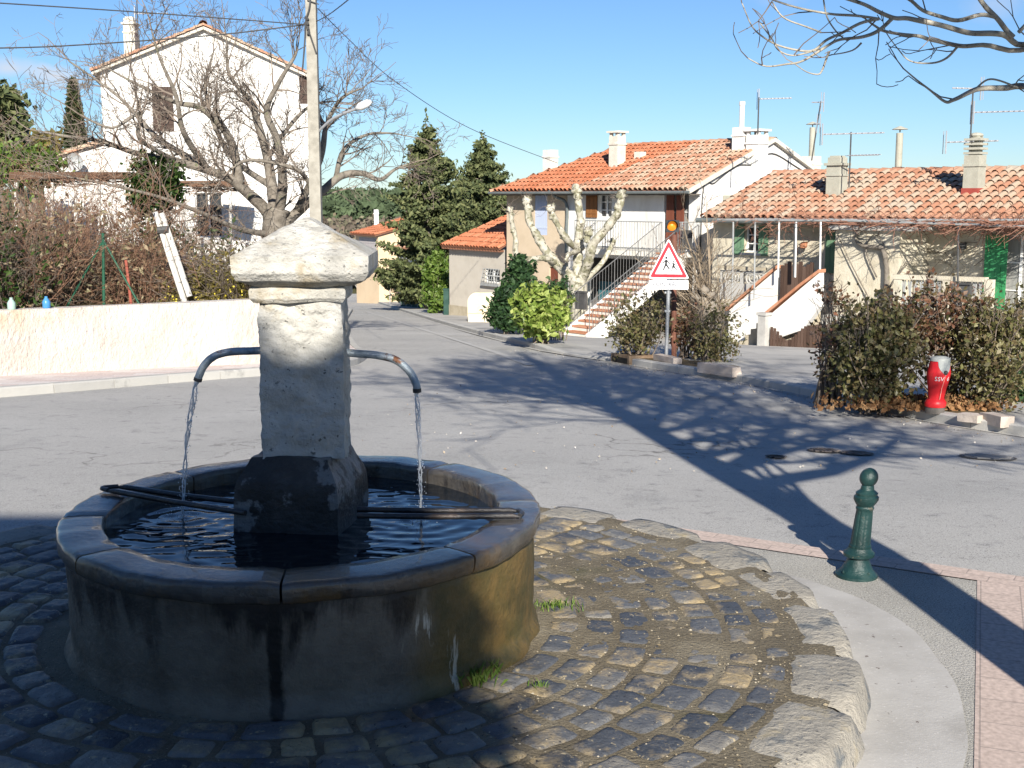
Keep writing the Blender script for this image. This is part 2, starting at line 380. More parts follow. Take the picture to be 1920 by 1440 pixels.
# --- the raised cobbled round of the fountain
def ring_stone(mb, r0, r1, a0, a1, h, rng, n=11, pw=8.0, amp=.005):
    vs_ = []; sd = rng.uniform(0, 90); tl = (rng.uniform(-.014, .014), rng.uniform(-.014, .014))
    for i in range(n):
        for j in range(n):
            u, v = -1 + 2 * i / (n - 1), -1 + 2 * j / (n - 1)
            # rounded, uneven outline
            k = (abs(u) ** pw + abs(v) ** pw) ** (1 / pw); mxx = max(abs(u), abs(v), 1e-6)
            s_ = mxx / k if k > 0 else 1
            uu, vv = u * s_, v * s_
            rr = (r0 + r1) / 2 + (r1 - r0) / 2 * uu; aa = (a0 + a1) / 2 + (a1 - a0) / 2 * vv
            x, y = FC.x + rr * cos(aa), FC.y + rr * sin(aa)
            e = max(abs(u), abs(v))
            nx_ = NZ.noise(V((x * 9, y * 9, sd))) * .012 * e
            x += nx_; y += NZ.noise(V((x * 9, y * 9, sd + 50))) * .012 * e
            z = h - (.022 if e > .99 else .002 * (e > .7)) + amp * NZ.fractal(V((x * 22, y * 22, sd)), .8, 2, 4) + tl[0] * uu * .25 + tl[1] * vv * .25
            vs_.append((x, y, z))
    mb.add(vs_, [(i * n + j, (i + 1) * n + j, (i + 1) * n + j + 1, i * n + j + 1) for i in range(n - 1) for j in range(n - 1)], rng.random())
m_sett = M('setts', [(.045, .05, .058), (.08, .085, .095), (.13, .132, .135), (.24, .22, .185)], scale=9, rough=.5, bump=.9, bscale=45, bdist=.012, tint=.55, spec=.45,
           second=[((.36, .28, .16), 2.4, .50, .10), ((.40, .33, .21), 28, .60, .06), ((.03, .03, .035), 40, .62, .05)])
m_dirt = M('paving_dirt', [(.12, .10, .068), (.185, .155, .105), (.27, .235, .17)], scale=3, rough=.75, bump=1.0, bscale=60, bdist=.02, spec=.3,
           second=[((.45, .39, .28), 85, .62, .04), ((.06, .05, .035), 65, .60, .05), ((.09, .085, .04), 1.3, .58, .12)])
m_edge = M('edge_stones', [(.23, .215, .185), (.33, .305, .26), (.43, .40, .34)], scale=6, rough=.8, bump=1.0, bscale=30, bdist=.02, tint=.3, spec=.3,
           second=[((.16, .17, .175), 5, .55, .08), ((.10, .10, .10), 30, .62, .05), ((.42, .35, .22), 3, .6, .1)])
rng = random.Random(11)
st = MB(); r = 1.11
while r < 2.10:
    dr = rng.uniform(.13, .175)
    if r + dr > 2.16: dr = 2.16 - r
    if dr < .07: break
    a = rng.uniform(0, .3); end = a + 2 * pi
    while a < end - .02:
        ln = rng.uniform(.15, .27); da = ln / (r + dr / 2)
        if a + da > end: da = end - a
        x, y = FC.x + (r + dr / 2) * cos(a + da / 2), FC.y + (r + dr / 2) * sin(a + da / 2)
        dirty = NZ.noise(V((x * 1.3, y * 1.3, 3))) * .9 + sm(-.6, 1.2, x) * .55
        h = .027 + rng.uniform(-.003, .004) - max(0, dirty) * .012
        g = rng.uniform(.005, .011)
        ring_stone(st, r + g, r + dr - g * .4, a + g / r, a + da - g * .4 / r, h, rng)
        a += da
    r += dr
tag(st.build('cobbled_pavement', m_sett, smooth=True), kind='structure')
ed = MB(); a = .1; end = a + 2 * pi
while a < end - .05:
    da = min(rng.uniform(.16, .27), end - a); r1 = 2.47 + rng.uniform(-.035, .035); r0_ = 2.15 + rng.uniform(-.04, .07)
    n = 9; vs_ = []; sd = rng.uniform(0, 50); hj = rng.uniform(-.007, .005)
    for i in range(n):
        for j in range(n):
            u, v = -1 + 2 * i / (n - 1), -1 + 2 * j / (n - 1); k = (abs(u) ** 8 + abs(v) ** 8) ** (1 / 8); s_ = max(abs(u), abs(v), 1e-6) / max(k, 1e-6)
            rr = (r0_ + r1) / 2 + (r1 - r0_) / 2 * u * s_; aa = a + da / 2 + (da / 2 - .0015) * v * s_
            x, y = FC.x + rr * cos(aa), FC.y + rr * sin(aa); e = max(abs(u), abs(v))
            x += NZ.noise(V((x * 6, y * 6, sd))) * .018 * e; y += NZ.noise(V((x * 6, y * 6, sd + 9))) * .018 * e
            z = .026 + .008 * NZ.fractal(V((x * 12, y * 12, sd)), .8, 2, 4) - (.13 if u > .99 else .020 + .11 * max(0, u) ** 2 if e > .99 else .004 * (e > .74)) + hj
            vs_.append((x, y, z))
    ed.add(vs_, [(i * n + j, (i + 1) * n + j, (i + 1) * n + j + 1, i * n + j + 1) for i in range(n - 1) for j in range(n - 1)], rng.random())
    a += da
tag(ed.build('stone_edging', m_edge, smooth=True), kind='structure')
mb = MB(); NA, NR = 220, 44; vs_ = []
for i in range(NR + 1):
    rr = .95 + (2.34 - .95) * i / NR
    for k in range(NA):
        aa = 2 * pi * k / NA; x, y = FC.x + rr * cos(aa), FC.y + rr * sin(aa)
        z = .013 + .006 * NZ.fractal(V((x * 3, y * 3, 1)), .9, 2, 5) + .0035 * sm(-.5, .5, x) + .004 * max(0, NZ.noise(V((x * 1.7, y * 1.7, 6)))) * sm(-.6, .2, x) + (0.02 * max(0, 1.12 - rr) / .17)
        vs_.append((x, y, z))
mb.add(vs_, [(i * NA + k, (i + 1) * NA + k, (i + 1) * NA + (k + 1) % NA, i * NA + (k + 1) % NA) for i in range(NR) for k in range(NA)])
tag(mb.build('paving_dirt', m_dirt, smooth=True), kind='structure')
# loose grit lying on the cobbles
mb = MB(); rng = random.Random(5)
for i in range(2100):
    rr = sqrt(rng.uniform(1.1 ** 2, 2.4 ** 2)); aa = rng.uniform(-1.2, 1.1)
    x, y = FC.x + rr * cos(aa), FC.y + rr * sin(aa)
    if NZ.noise(V((x * 2.2, y * 2.2, 8))) + .35 * (rr - 1.5) < rng.uniform(-.35, .35): continue
    s_ = rng.uniform(.0025, .0065) * (2.0 if rng.random() < .04 else 1)
    c = V((x, y, .020 + rng.uniform(-.004, .004))); q = [V((rng.uniform(.6, 1.2) * a_, rng.uniform(.6, 1.2) * b_, c_ * .7)) * s_ for a_, b_, c_ in [(1, 0, 0), (0, 1, 0), (-1, 0, 0), (0, -1, 0), (0, 0, 1)]]
    mb.add([c + p for p in q], [(0, 1, 4), (1, 2, 4), (2, 3, 4), (3, 0, 4)], rng.random())
m_grit = M('grit', [(.16, .125, .075), (.30, .25, .17), (.46, .41, .32)], scale=3, tint=.9, rough=.9, bump=0)
tag(mb.build('gravel', m_grit), 'loose pale grit scattered over the cobbles', 'gravel', kind='stuff')
# --- the near pavement, its smooth concrete ring and the pink paver bands
A0 = Z0(1150, 992, -.118); A1 = Z0(1832, 1092, -.118); dA = (A1 - A0).normalized(); nA = V((-dA.y, dA.x, 0))
B1 = Z0(1826, 1440, -.118); dB = (B1 - A1); dB.z = 0; dB.normalize()
def flat(poly, z, name, mat, rot=0.0):
    mb = MB(); c = sum((V(p) for p in poly), V((0, 0, 0))) / len(poly); c.z = z
    q = [V((p[0], p[1], z)) for p in poly]
    mb.add(q, [tuple(range(len(q)))])
    o = mb.build(name, mat, loc=c); 
    if rot:
        o.data.transform(Matrix.Rotation(-rot, 4, 'Z')); o.rotation_euler.z = rot
    if o.data.polygons[0].normal.z < 0: o.data.flip_normals()
    return tag(o, kind='structure')
ang = math.atan2(dA.y, dA.x)
A00 = A0 - dA * 2.2; A2 = A1 + dA * 9
flat([A00 - nA * .008, A2 - nA * .008, A2 + dB * 12, A00 + dB * 12], -.109, 'pavement', m_pave)
flat([A0 - dA * .6, A1 + dA * .42, A1 + dA * .42 + nA * .19, A0 - dA * .6 + nA * .19], -.106, 'paver_band', m_pink, ang)
flat([A1 + dB * .004, A1 + dA * .42 + dB * .004, A1 + dA * .42 + dB * 9, A1 + dB * 9], -.1055, 'paver_band', m_pink, math.atan2(dB.y, dB.x))
flat([A1 + dA * .62 + nA * .0, A2, A2 + nA * .19, A1 + dA * .62 + nA * .19], -.106, 'paver_band', m_pink, ang)
m_ring = M('smooth_concrete', [(.36, .345, .32), (.42, .405, .38), (.47, .455, .43)], scale=3, rough=.85, bump=.15, bscale=60,
           second=[((.15, .125, .11), 22, .655, .02), ((.30, .285, .265), 1.6, .55, .15), ((.52, .50, .48), 60, .6, .06)])
mb = MB(); n = 60; vs_ = []
for i in range(n + 1):
    aa = -1.35 + (1.35 + .72) * i / n; ro = 2.46 + .37 * sm(.72, .12, aa) * sm(-1.35, -1.2, aa) if False else 2.46 + .37 * (1 - sm(.1, .72, aa))
    ro += .012 * NZ.noise(V((aa * 9, 0, 0)))
    vs_ += [(FC.x + 2.38 * cos(aa), FC.y + 2.38 * sin(aa), -.094), (FC.x + ro * cos(aa), FC.y + ro * sin(aa), -.104)]
mb.add(vs_, [(2 * i, 2 * i + 1, 2 * i + 3, 2 * i + 2) for i in range(n)])
tag(mb.build('concrete_ring', m_ring), kind='structure')
rp = [G(*q) for q in [(690, 584), (760, 606), (850, 634), (940, 662), (1010, 688)]]
strip(rp, 1, [0, .16], .007, 'road_patch', M('tar_seam', [(.40, .39, .37), (.47, .46, .435)], scale=3, rough=.9, bump=.3, bscale=60), step=.7)
# grit and dead leaves swept along the kerb
mb = MB(); rg = random.Random(77); lp = []
for a_, b_ in zip(RK[8:-1], RK[9:]):
    for k in range(int((b_ - a_).length * 26)):
        q_ = a_ + (b_ - a_) * rg.random(); d_ = (b_ - a_).normalized(); q_ = q_ + V((d_.y, -d_.x, 0)) * (abs(rg.gauss(0, .35)) * (1 if True else 0) + .02); lp.append((q_.x, q_.y, gz(q_.x, q_.y) + .012))
for k in range(260): q_ = G(rg.uniform(640, 1900), rg.uniform(700, 900)); lp.append((q_.x, q_.y, gz(q_.x, q_.y) + .012))
arr = np.array(lp); nr_ = np.random.default_rng(4); mb.leaves(arr, .015, nr_, 1.5); tag(mb.build('road_grit', M('pale_grit', [(.20, .15, .10), (.42, .36, .28), (.56, .53, .48)], scale=3, tint=.9, rough=.9, bump=0)), 'scattered grit and leaf crumbs along the right kerb', 'grit', kind='stuff')
# manhole lids and other ironwork let into the road
m_iron = M('cast_iron', [(.12, .095, .08), (.17, .14, .12), (.23, .195, .17)], scale=8, rough=.6, bump=.6, bscale=90, spec=.5)
m_lidrim = M('lid_rim', [(.10, .09, .08), (.15, .135, .12)], scale=8, rough=.7)
m_conc = M('concrete', [(.34, .33, .31), (.42, .41, .385), (.48, .465, .43)], scale=4, rough=.9, bump=.3, bscale=40)
def lid(px, py, r, label, mat=None):
    p = G(px, py); t = thing('manhole_cover', (p.x, p.y, gz(p.x, p.y)), label, 'manhole cover', 'manhole covers in the road')
    sl = V((0, 1, gz(p.x, p.y + .5) - gz(p.x, p.y - .5))).normalized(); sx = V((1, 0, gz(p.x + .5, p.y) - gz(p.x - .5, p.y))).normalized()
    def ring(mb, ra, rb, h):
        n = 36; vs_ = []
        for k in range(n):
            d = sx * cos(2 * pi * k / n) + sl * sin(2 * pi * k / n); vs_ += [p + d * ra + V((0, 0, h)), p + d * rb + V((0, 0, h))]
        mb.add(vs_, [(2 * k, 2 * ((k + 1) % n), 2 * ((k + 1) % n) + 1, 2 * k + 1) for k in range(n)] if ra > .01 else [tuple(2 * k + 1 for k in range(n))])
    a_ = MB(); ring(a_, r * .9, r, .008); o = a_.build('frame', m_lidrim, t)
    a_ = MB(); ring(a_, 0, r * .89, .010)
    for i in range(-3, 4):
        for j in range(-3, 4):
            if i * i + j * j < 9.5: 
                c = p + sx * i * r * .25 + sl * j * r * .25; a_.obox(c - sx * .03 - sl * .03 + V((0, 0, .010)), sx * .06, sl * .06, V((0, 0, .006)))
    a_.build('lid', mat or m_iron, t)
    return t
lid(1545, 846, .155, 'rusty iron manhole cover left of its twin, straight behind the bollard')
lid(1606, 851, .155, 'rusty iron manhole cover right of its twin, behind the bollard')
lid(1852, 858, .25, 'wide pale round cover in the road near the right edge', M('lid_concrete', [(.2, .195, .185), (.27, .26, .25)], scale=9, bump=.4, bscale=60))
lid(1455, 858, .085, 'small round grey cover in the road left of the rusty covers', m_lidrim)
# storm drain under the kerb
p = G(1172, 683); q = G(1150, 678); d = (G(1192, 686) - q).normalized()
t = thing('storm_drain', (p.x, p.y, gz(p.x, p.y)), 'dark kerb inlet with rusty lid left of the school sign', 'storm drain')
mb = MB(); nn = V((d.y, -d.x, 0)) * -1; mb.obox(q - nn * .05 + V((0, 0, .0)), d * .9, nn * .5, V((0, 0, .17))); mb.build('lid', M('rust_plate', [(.16, .10, .06), (.25, .19, .13)], scale=8, bump=.3), t)
mb = MB(); mb.obox(q - nn * .06 + d * .08 + V((0, 0, .02)), d * .74, nn * .3, V((0, 0, .1))); mb.build('painted_opening', M('drain_dark', [(.01, .01, .01), (.02, .018, .015)], bump=0), t)  # near-black block; its colour stands in for the shade inside the inlet
# ================================================================== FOUNTAIN
random.seed(21)
def stone_wet(name, base, algae=True):
    """old grey stone with dark drips running down, brown-green algae on its sunny right-hand side and pale lime streaks"""
    m = bpy.data.materials.new(name); m.use_nodes = True; n = m.node_tree.nodes; L = m.node_tree.links; b = n['Principled BSDF']
    tc = n.new('ShaderNodeTexCoord')
    def noi(sc, st=(1, 1, 1), det=7):
        mp = n.new('ShaderNodeMapping'); mp.inputs['Scale'].default_value = st; L.new(tc.outputs['Object'], mp.inputs[0])
        t = n.new('ShaderNodeTexNoise'); t.inputs['Scale'].default_value = sc; t.inputs['Detail'].default_value = det; t.inputs['Roughness'].default_value = .65; L.new(mp.outputs[0], t.inputs['Vector']); return t.outputs['Fac']
    def mth(op, a, b_):
        t = n.new('ShaderNodeMath'); t.operation = op; t.use_clamp = False
        for i, v in enumerate((a, b_)):
            if isinstance(v, (int, float)): t.inputs[i].default_value = v
            else: L.new(v, t.inputs[i])
        return t.outputs[0]
    def rng_(v, a, b_, c=0., d=1.):
        t = n.new('ShaderNodeMapRange'); t.inputs[1].default_value = a; t.inputs[2].default_value = b_; t.inputs[3].default_value = c; t.inputs[4].default_value = d; L.new(v, t.inputs[0]); return t.outputs[0]
    def mix(f, a, c):
        t = n.new('ShaderNodeMix'); t.data_type = 'RGBA'; L.new(f, t.inputs[0]); L.new(a, t.inputs[6]); t.inputs[7].default_value = rgb(c); return t.outputs[2]
    r = n.new('ShaderNodeValToRGB'); r.color_ramp.elements[0].position = .3; r.color_ramp.elements[0].color = rgb(base[0]); r.color_ramp.elements[1].position = .7; r.color_ramp.elements[1].color = rgb(base[1]); L.new(noi(5), r.inputs[0])
    col = r.outputs[0]
    sx = n.new('ShaderNodeSeparateXYZ'); L.new(tc.outputs['Object'], sx.inputs[0]); x, z = sx.outputs[0], sx.outputs[2]
    dr = noi(7, (1, 1, .13)); patch = noi(1.6)
    # dark drips hanging from under the rim
    top = rng_(z, .10, .50)
    dk = mth('MULTIPLY', rng_(mth('ADD', mth('MULTIPLY', dr, .75), mth('MULTIPLY', top, .35)), .56, .66), rng_(patch, .32, .46))
    col = mix(dk, col, (.014, .012, .011))
    if algae:
        xs_ = 1.03 * cos(SEAM); sm_ = mth('ABSOLUTE', mth('ADD', mth('SUBTRACT', x, xs_), mth('MULTIPLY', mth('SUBTRACT', noi(9, (1, 1, .6)), .5), .07)), 0)
        sm_ = mth('MULTIPLY', rng_(sm_, .030, .016), rng_(sx.outputs[1], -.5, -.6)); col = mix(sm_, col, (.010, .009, .008))
        ax = rng_(mth('ADD', x, mth('MULTIPLY', mth('SUBTRACT', noi(3, (1, 1, .4)), .0), .34)), .70, .86)
        al = n.new('ShaderNodeMix'); al.data_type = 'RGBA'; L.new(rng_(noi(6), .4, .62), al.inputs[0]); al.inputs[6].default_value = rgb((.145, .095, .030)); al.inputs[7].default_value = rgb((.075, .062, .020))
        mm = n.new('ShaderNodeMix'); mm.data_type = 'RGBA'; L.new(ax, mm.inputs[0]); L.new(col, mm.inputs[6]); L.new(al.outputs[2], mm.inputs[7]); col = mm.outputs[2]
        lime = mth('MULTIPLY', rng_(noi(13, (1, 1, .10)), .60, .64), mth('MULTIPLY', rng_(x, .52, .60), rng_(x, .80, .70)))
        lime = mth('MULTIPLY', lime, rng_(z, .40, .33)); col = mix(lime, col, (.55, .50, .40))
    L.new(col, b.inputs['Base Color'])
    L.new(rng_(noi(8), .35, .65, .32, .72), b.inputs['Roughness']); b.inputs['Specular IOR Level'].default_value = .45
    bp = n.new('ShaderNodeBump'); bp.inputs['Strength'].default_value = .7; bp.inputs['Distance'].default_value = .012; L.new(noi(26, det=9), bp.inputs['Height']); L.new(bp.outputs[0], b.inputs['Normal'])
    return m
SEAM = (lambda p: math.atan2(p.y - FC.y, p.x - FC.x))(Z0(517, 1075, .56))
m_basin = stone_wet('basin_stone', [(.085, .072, .055), (.185, .16, .125)])
m_basin_in = M('basin_moss', [(.012, .011, .006), (.05, .042, .012), (.13, .10, .025)], scale=9, rough=.45, bump=.8, bscale=40, spec=.4)
m_rim = M('rim_stone', [(.035, .032, .029), (.065, .058, .05), (.11, .098, .082)], scale=6, rough=.22, coat=.4, bump=.7, bscale=30, bdist=.012, spec=.6, tint=.25,
          second=[((.10, .060, .022), 2.3, .50, .14), ((.018, .016, .015), 5, .58, .09), ((.20, .18, .15), 7, .64, .06)])
m_lime = M('limestone', [(.37, .355, .315), (.50, .485, .44), (.61, .595, .55)], scale=7, rough=.85, bump=1.0, bscale=18, bdist=.03, spec=.25,
           second=[((.36, .30, .20), 3.2, .56, .12), ((.13, .13, .125), 14, .64, .06), ((.74, .72, .67), 2.0, .58, .1), ((.16, .155, .14), 38, .63, .03)])
m_foot = M('wet_foot_stone', [(.018, .017, .016), (.035, .032, .03), (.075, .07, .065)], scale=6, rough=.42, bump=.8, bscale=30, spec=.45, second=((.17, .17, .165), 3.4, .53, .03))
HC = .56                                            # height of the rim
fo = thing('fountain', (FC.x, FC.y, 0), 'round stone village fountain with a capped square pillar and two running spouts', 'fountain')
# basin wall
def wob(a, z): return 1 + .004 * NZ.noise(V((cos(a) * 4, sin(a) * 4, z * 5)))
mb = MB(); mb.lathe(FC, [(1.062, -.06), (1.058, .0), (1.046, .05), (1.028, .08), (1.024, .12)] + [(1.026 + .002 * (i % 2), .12 + .355 * i / 9) for i in range(1, 10)] + [(1.024, .48)], 128, fn=lambda a, z: wob(a, z) + .008 * NZ.noise(V((cos(a) * 2, sin(a) * 2, z * 2))) + (.018 * NZ.noise(V((cos(a) * 6, sin(a) * 6, 3))) if z < .07 else 0))
mb.f = mb.f[:-2]; mb.t = mb.t[:-2]
def oval(o, wall=False):
    """the old basin is a little longer towards the square than it is wide"""
    for v in o.data.vertices: v.co.y = v.co.y * (1.056 if not wall else .985 + .071 * min(1, max(0, v.co.z) / .5)) - .065; v.co.x = v.co.x * .974 + .042
    o.data.update(); return o
bw = oval(mb.build('basin_wall', m_basin, fo, smooth=True), True)
mb = MB(); n = 96
prof = [(.872, -.02), (.868, .3), (.862, .44)]
vs_ = [FC + V((r_ * cos(2 * pi * k / n), r_ * sin(2 * pi * k / n), z_)) for r_, z_ in prof for k in range(n)]
mb.add(vs_, [(i * n + k, (i + 1) * n + k, (i + 1) * n + (k + 1) % n, i * n + (k + 1) % n) for i in range(2) for k in range(n)] + [tuple(range(n))])
oval(mb.build('basin_lining', m_basin_in, fo, smooth=True))
# coping stones: joints where the photograph shows them
def rim_angle(px, py):
    p = Z0(px, py, HC); return math.atan2(p.y - FC.y, p.x - FC.x)
js = sorted([rim_angle(*q) for q in [(517, 1075), (170, 955), (158, 1022), (960, 930), (905, 1030), (820, 868), (330, 885)]])
for i, a0 in enumerate(js):
    a1 = js[(i + 1) % len(js)]
    if a1 <= a0: a1 += 2 * pi
    mb = MB(); na = max(8, int((a1 - a0) * 26)); g = .0045
    sec = [(.872, .40), (.868, .53), (.870, HC - .008), (.878, HC - .001), (.92, HC), (.965, HC + .001), (1.03, HC), (1.046, HC - .003), (1.054, HC - .010), (R0, HC - .022), (1.057, HC - .05), (1.053, HC - .072), (1.044, HC - .082), (1.02, HC - .086)]
    vs_ = []
    for k in range(na + 1):
        a = a0 + g + (a1 - a0 - 2 * g) * k / na; sd = 9 if 0 < k < na else 4
        for (r_, z_) in sec:
            q = V((cos(a) * 5, sin(a) * 5, z_ * 5)); endd = .006 if k in (0, na) else 0
            r2 = r_ + .009 * NZ.fractal(q * 1.4, .9, 2, 3) * (1 if r_ < .9 or r_ > 1.0 else .4); z2 = z_ + .006 * NZ.fractal(q * 1.1 + V((7, 0, 0)), .9, 2, 3) - (endd if z_ > .5 else 0)
            vs_.append(FC + V((r2 * cos(a), r2 * sin(a), z2)))
    m_ = len(sec)
    fs = [(k * m_ + j, (k + 1) * m_ + j, (k + 1) * m_ + (j + 1) % m_, k * m_ + (j + 1) % m_) for k in range(na) for j in range(m_)]
    fs = [tuple(reversed(f)) for f in fs] + [tuple(range(m_)), tuple(range((na + 1) * m_ - 1, na * m_ - 1, -1))]
    mb.add(vs_, [tuple(reversed(f)) for f in fs]); o = oval(mb.build('coping_stone', m_rim, fo)); smooth_by_angle(o, 50)
# pillar foot, shaft, ledge and cap: hewn blocks
def block(name, c, rz, levels, mat, amp, fr, seed, cuts=3):
    """stack of square sections (half width, half depth, z) turned into a hewn block"""
    mb = MB(); x = V((cos(rz), sin(rz), 0)); y = V((-sin(rz), cos(rz), 0)); vs_ = []
    for (hx, hy, z) in levels:
        for sx_, sy_ in ((-1, -1), (1, -1), (1, 1), (-1, 1)): vs_.append(V((c[0], c[1], 0)) + x * hx * sx_ + y * hy * sy_ + V((0, 0, z)))
    k = len(levels)
    fs = [(4 * i + j, 4 * i + (j + 1) % 4, 4 * i + 4 + (j + 1) % 4, 4 * i + 4 + j) for i in range(k - 1) for j in range(4)] + [(3, 2, 1, 0), tuple(range(4 * k - 4, 4 * k))]
    mb.add(vs_, fs); o = mb.build(name, mat, fo); roughen(o, amp, fr, seed, cuts); smooth_by_angle(o, 45); return o
block('pillar_foot', (FC.x + .022, FC.y - .02), radians(-9), [(.232, .232, .05), (.232, .232, .35), (.228, .228, .67), (.222, .222, .70), (.172, .172, .80)], m_foot, .012, 5, 1)
lv = [(.176, .17, .79 + .68 * i / 6) for i in range(7)]
block('pillar_shaft', (FC.x + .045, FC.y), radians(3), lv, m_lime, .015, 11, 2, 4)
block('ledge', (FC.x + .04, FC.y), radians(3), [(.185, .185, 1.464), (.200, .20, 1.48), (.202, .20, 1.515), (.192, .19, 1.535)], m_lime, .009, 7, 3)
cp = block('cap_stone', (FC.x + .064, FC.y), radians(2.5), [(.20, .20, 1.53), (.262, .26, 1.558), (.282, .282, 1.59), (.284, .284, 1.662), (.15, .15, 1.738), (.015, .015, 1.812)], m_lime, .009, 6, 5, 3)
# spouts
m_pipe = M('spout_iron', [(.20, .25, .29), (.34, .40, .44), (.50, .54, .56)], scale=14, rough=.4, bump=.35, bscale=60, metal=.35, spec=.5, second=[((.17, .07, .03), 11, .60, .06), ((.03, .028, .028), 6, .60, .1), ((.5, .48, .36), 17, .64, .05)])
m_nozzle = M('spout_mouth', [(.03, .028, .026), (.09, .085, .08)], scale=20, rough=.5, bump=.3)
def spline(pts, n=6):
    out = []
    for i in range(len(pts) - 1):
        p0, p1, p2, p3 = V(pts[max(i - 1, 0)]), V(pts[i]), V(pts[i + 1]), V(pts[min(i + 2, len(pts) - 1)])
        for k in range(n):
            t = k / n; out.append(.5 * ((2 * p1) + (p2 - p0) * t + (2 * p0 - 5 * p1 + 4 * p2 - p3) * t * t + (3 * p1 - p0 - 3 * p2 + p3) * t ** 3))
    out.append(V(pts[-1])); return out
D5 = FC.y
lp = [P(x, y, D5) for x, y in [(500, 657), (470, 658), (430, 660), (402, 668), (383, 685), (374, 703), (371, 712)]]
rp = [P(x, y, D5 - d) for x, y, d in [(640, 660, 0), (668, 663, .01), (705, 666, .02), (742, 675, .03), (768, 697, .04), (780, 720, .05), (782, 733, .05)]]
for pts in (lp, rp):
    pp = spline(pts); mb = MB(); mb.tube(pp, .0172, 16, jit=.02); o = mb.build('spout', m_pipe, fo); smooth_by_angle(o, 50)
    mb = MB(); k = len(pp); mb.tube(pp[k - 4:k - 1] + [pp[-1] + (pp[-1] - pp[-2]).normalized() * .006], .0188, 16); o2 = mb.build('nozzle', m_nozzle, o); smooth_by_angle(o2, 50)
# iron rests laid across the water for buckets
m_rest = M('bar_iron', [(.016, .016, .018), (.04, .038, .04), (.09, .06, .04)], scale=10, rough=.32, bump=.4, bscale=50, spec=.6, metal=.3)
zb = HC + .018
for (a, b) in (((203, 919), (460, 962)), ((222, 912), (470, 944)), ((972, 957), (670, 955)), ((974, 967), (670, 967))):
    mb = MB(); p0, p1 = Z0(a[0], a[1], zb), Z0(b[0], b[1], zb)
    mb.tube([p0 + V((0, 0, -.004)), p0 + (p1 - p0) * .05, p0 + (p1 - p0) * .5 + V((0, 0, -.004)), p1], [.006, .0125, .0125, .0125], 10, jit=.05); smooth_by_angle(mb.build('rest_bar', m_rest, fo), 50)
for (a, b, c) in (((203, 919), (192, 915), (222, 912)), ((972, 957), (979, 962), (974, 967))):
    mb = MB(); mb.tube(spline([Z0(a[0], a[1], zb), Z0(b[0], b[1], zb), Z0(c[0], c[1], zb)]), .011, 10); smooth_by_angle(mb.build('bar_end', m_rest, fo), 50)
# water: the pool, its ripples, and the two jets
m_water = M('pool_water', [(.006, .009, .012), (.010, .014, .018)], bump=0, rough=.03, spec=.5, ior=1.33)
n_ = m_water.node_tree.nodes; L_ = m_water.node_tree.links
mb = MB(); NR, NA = 70, 200; vs_ = [FC + V((.042, -.065, .482))]
hits = [Z0(345, 975, .47), Z0(787, 985, .47)]
for i in range(1, NR + 1):
    for k in range(NA):
        a = 2 * pi * k / NA; r_ = .868 * i / NR; p = FC + V((r_ * cos(a) * .974 + .042, r_ * sin(a) * 1.056 - .065, .482)); h = 0
        for hp in hits:
            d = sqrt((p.x - hp.x) ** 2 + (p.y - hp.y) ** 2); h += .0024 * cos(d * 62) * math.exp(-d * 2.2)
        h += .0030 * NZ.noise(V((p.x * 9, p.y * 22, 0))) + .0012 * NZ.noise(V((p.x * 24, p.y * 44, 5)))
        p.z += h; vs_.append(p)
fs = [(0, 1 + k, 1 + (k + 1) % NA) for k in range(NA)] + [(1 + (i - 1) * NA + k, 1 + i * NA + k, 1 + i * NA + (k + 1) % NA, 1 + (i - 1) * NA + (k + 1) % NA) for i in range(1, NR) for k in range(NA)]
mb.add(vs_, fs); tag(mb.build('water', m_water, smooth=True), kind='structure')
m_jet = M('jet_water', [(.8, .85, .88), (.97, .98, 1)], bump=0, rough=.08, trans=.45, ior=1.33, spec=.6)
rng = random.Random(3)
def jet(px, label, wide):
    path = [P(x, y, D5 + d) for x, y, d in px]; pp = spline(path, 16); m_ = len(pp); mb = MB()
    for s_ in range(4):                                         # strands that twist, thin out and break up as they fall
        pts = []; rad = []
        for i, p in enumerate(pp):
            t = i / (m_ - 1); ww = .010 * wide * (1 - .65 * t); ph = s_ * 1.3 + t * 17 + 2.2 * NZ.noise(V((t * 5, s_ * 4.7, 0)))
            o = V((cos(ph) * ww, sin(ph) * ww, 0)) + V((NZ.noise(V((t * 40, s_ * 9, 1))), NZ.noise(V((t * 40, s_ * 9, 4))), 0)) * .004
            pts.append(p + o); rad.append(max(.0007, (.0036 - .0020 * t) * (1 + .9 * NZ.noise(V((t * 60, s_ * 3.3, 2))))))
        mb.tube(pts, rad, 6)
    for i in range(330):
        t = rng.random() ** .8; p = pp[int(t * (m_ - 1))]; sp = .006 + .012 * t
        q = p + V((rng.gauss(0, sp), rng.gauss(0, sp), rng.uniform(-.01, .01))); r_ = rng.uniform(.0008, .0026)
        mb.blob(q, r_, 6, 4, 0)
    for i in range(110):                                         # splash at the foot
        q = pp[-1] + V((rng.gauss(0, .045), rng.gauss(0, .045), abs(rng.gauss(0, .035)))); mb.blob(q, rng.uniform(.001, .003), 6, 4, 0)
    tag(mb.build('water_jet', m_jet, smooth=True), label, 'water jet', 'water jets falling from the spouts')
jet([(371, 712, 0), (361, 760, .0), (351, 820, .01), (346, 890, .01), (343, 940, .01), (342, 978, .01)], 'thin falling water jet below the left spout', 1.15)
jet([(782, 733, -.05), (784, 780, -.05), (787, 850, -.05), (788, 900, -.05), (789, 950, -.05), (790, 990, -.05)], 'thin falling water jet below the right spout', .95)
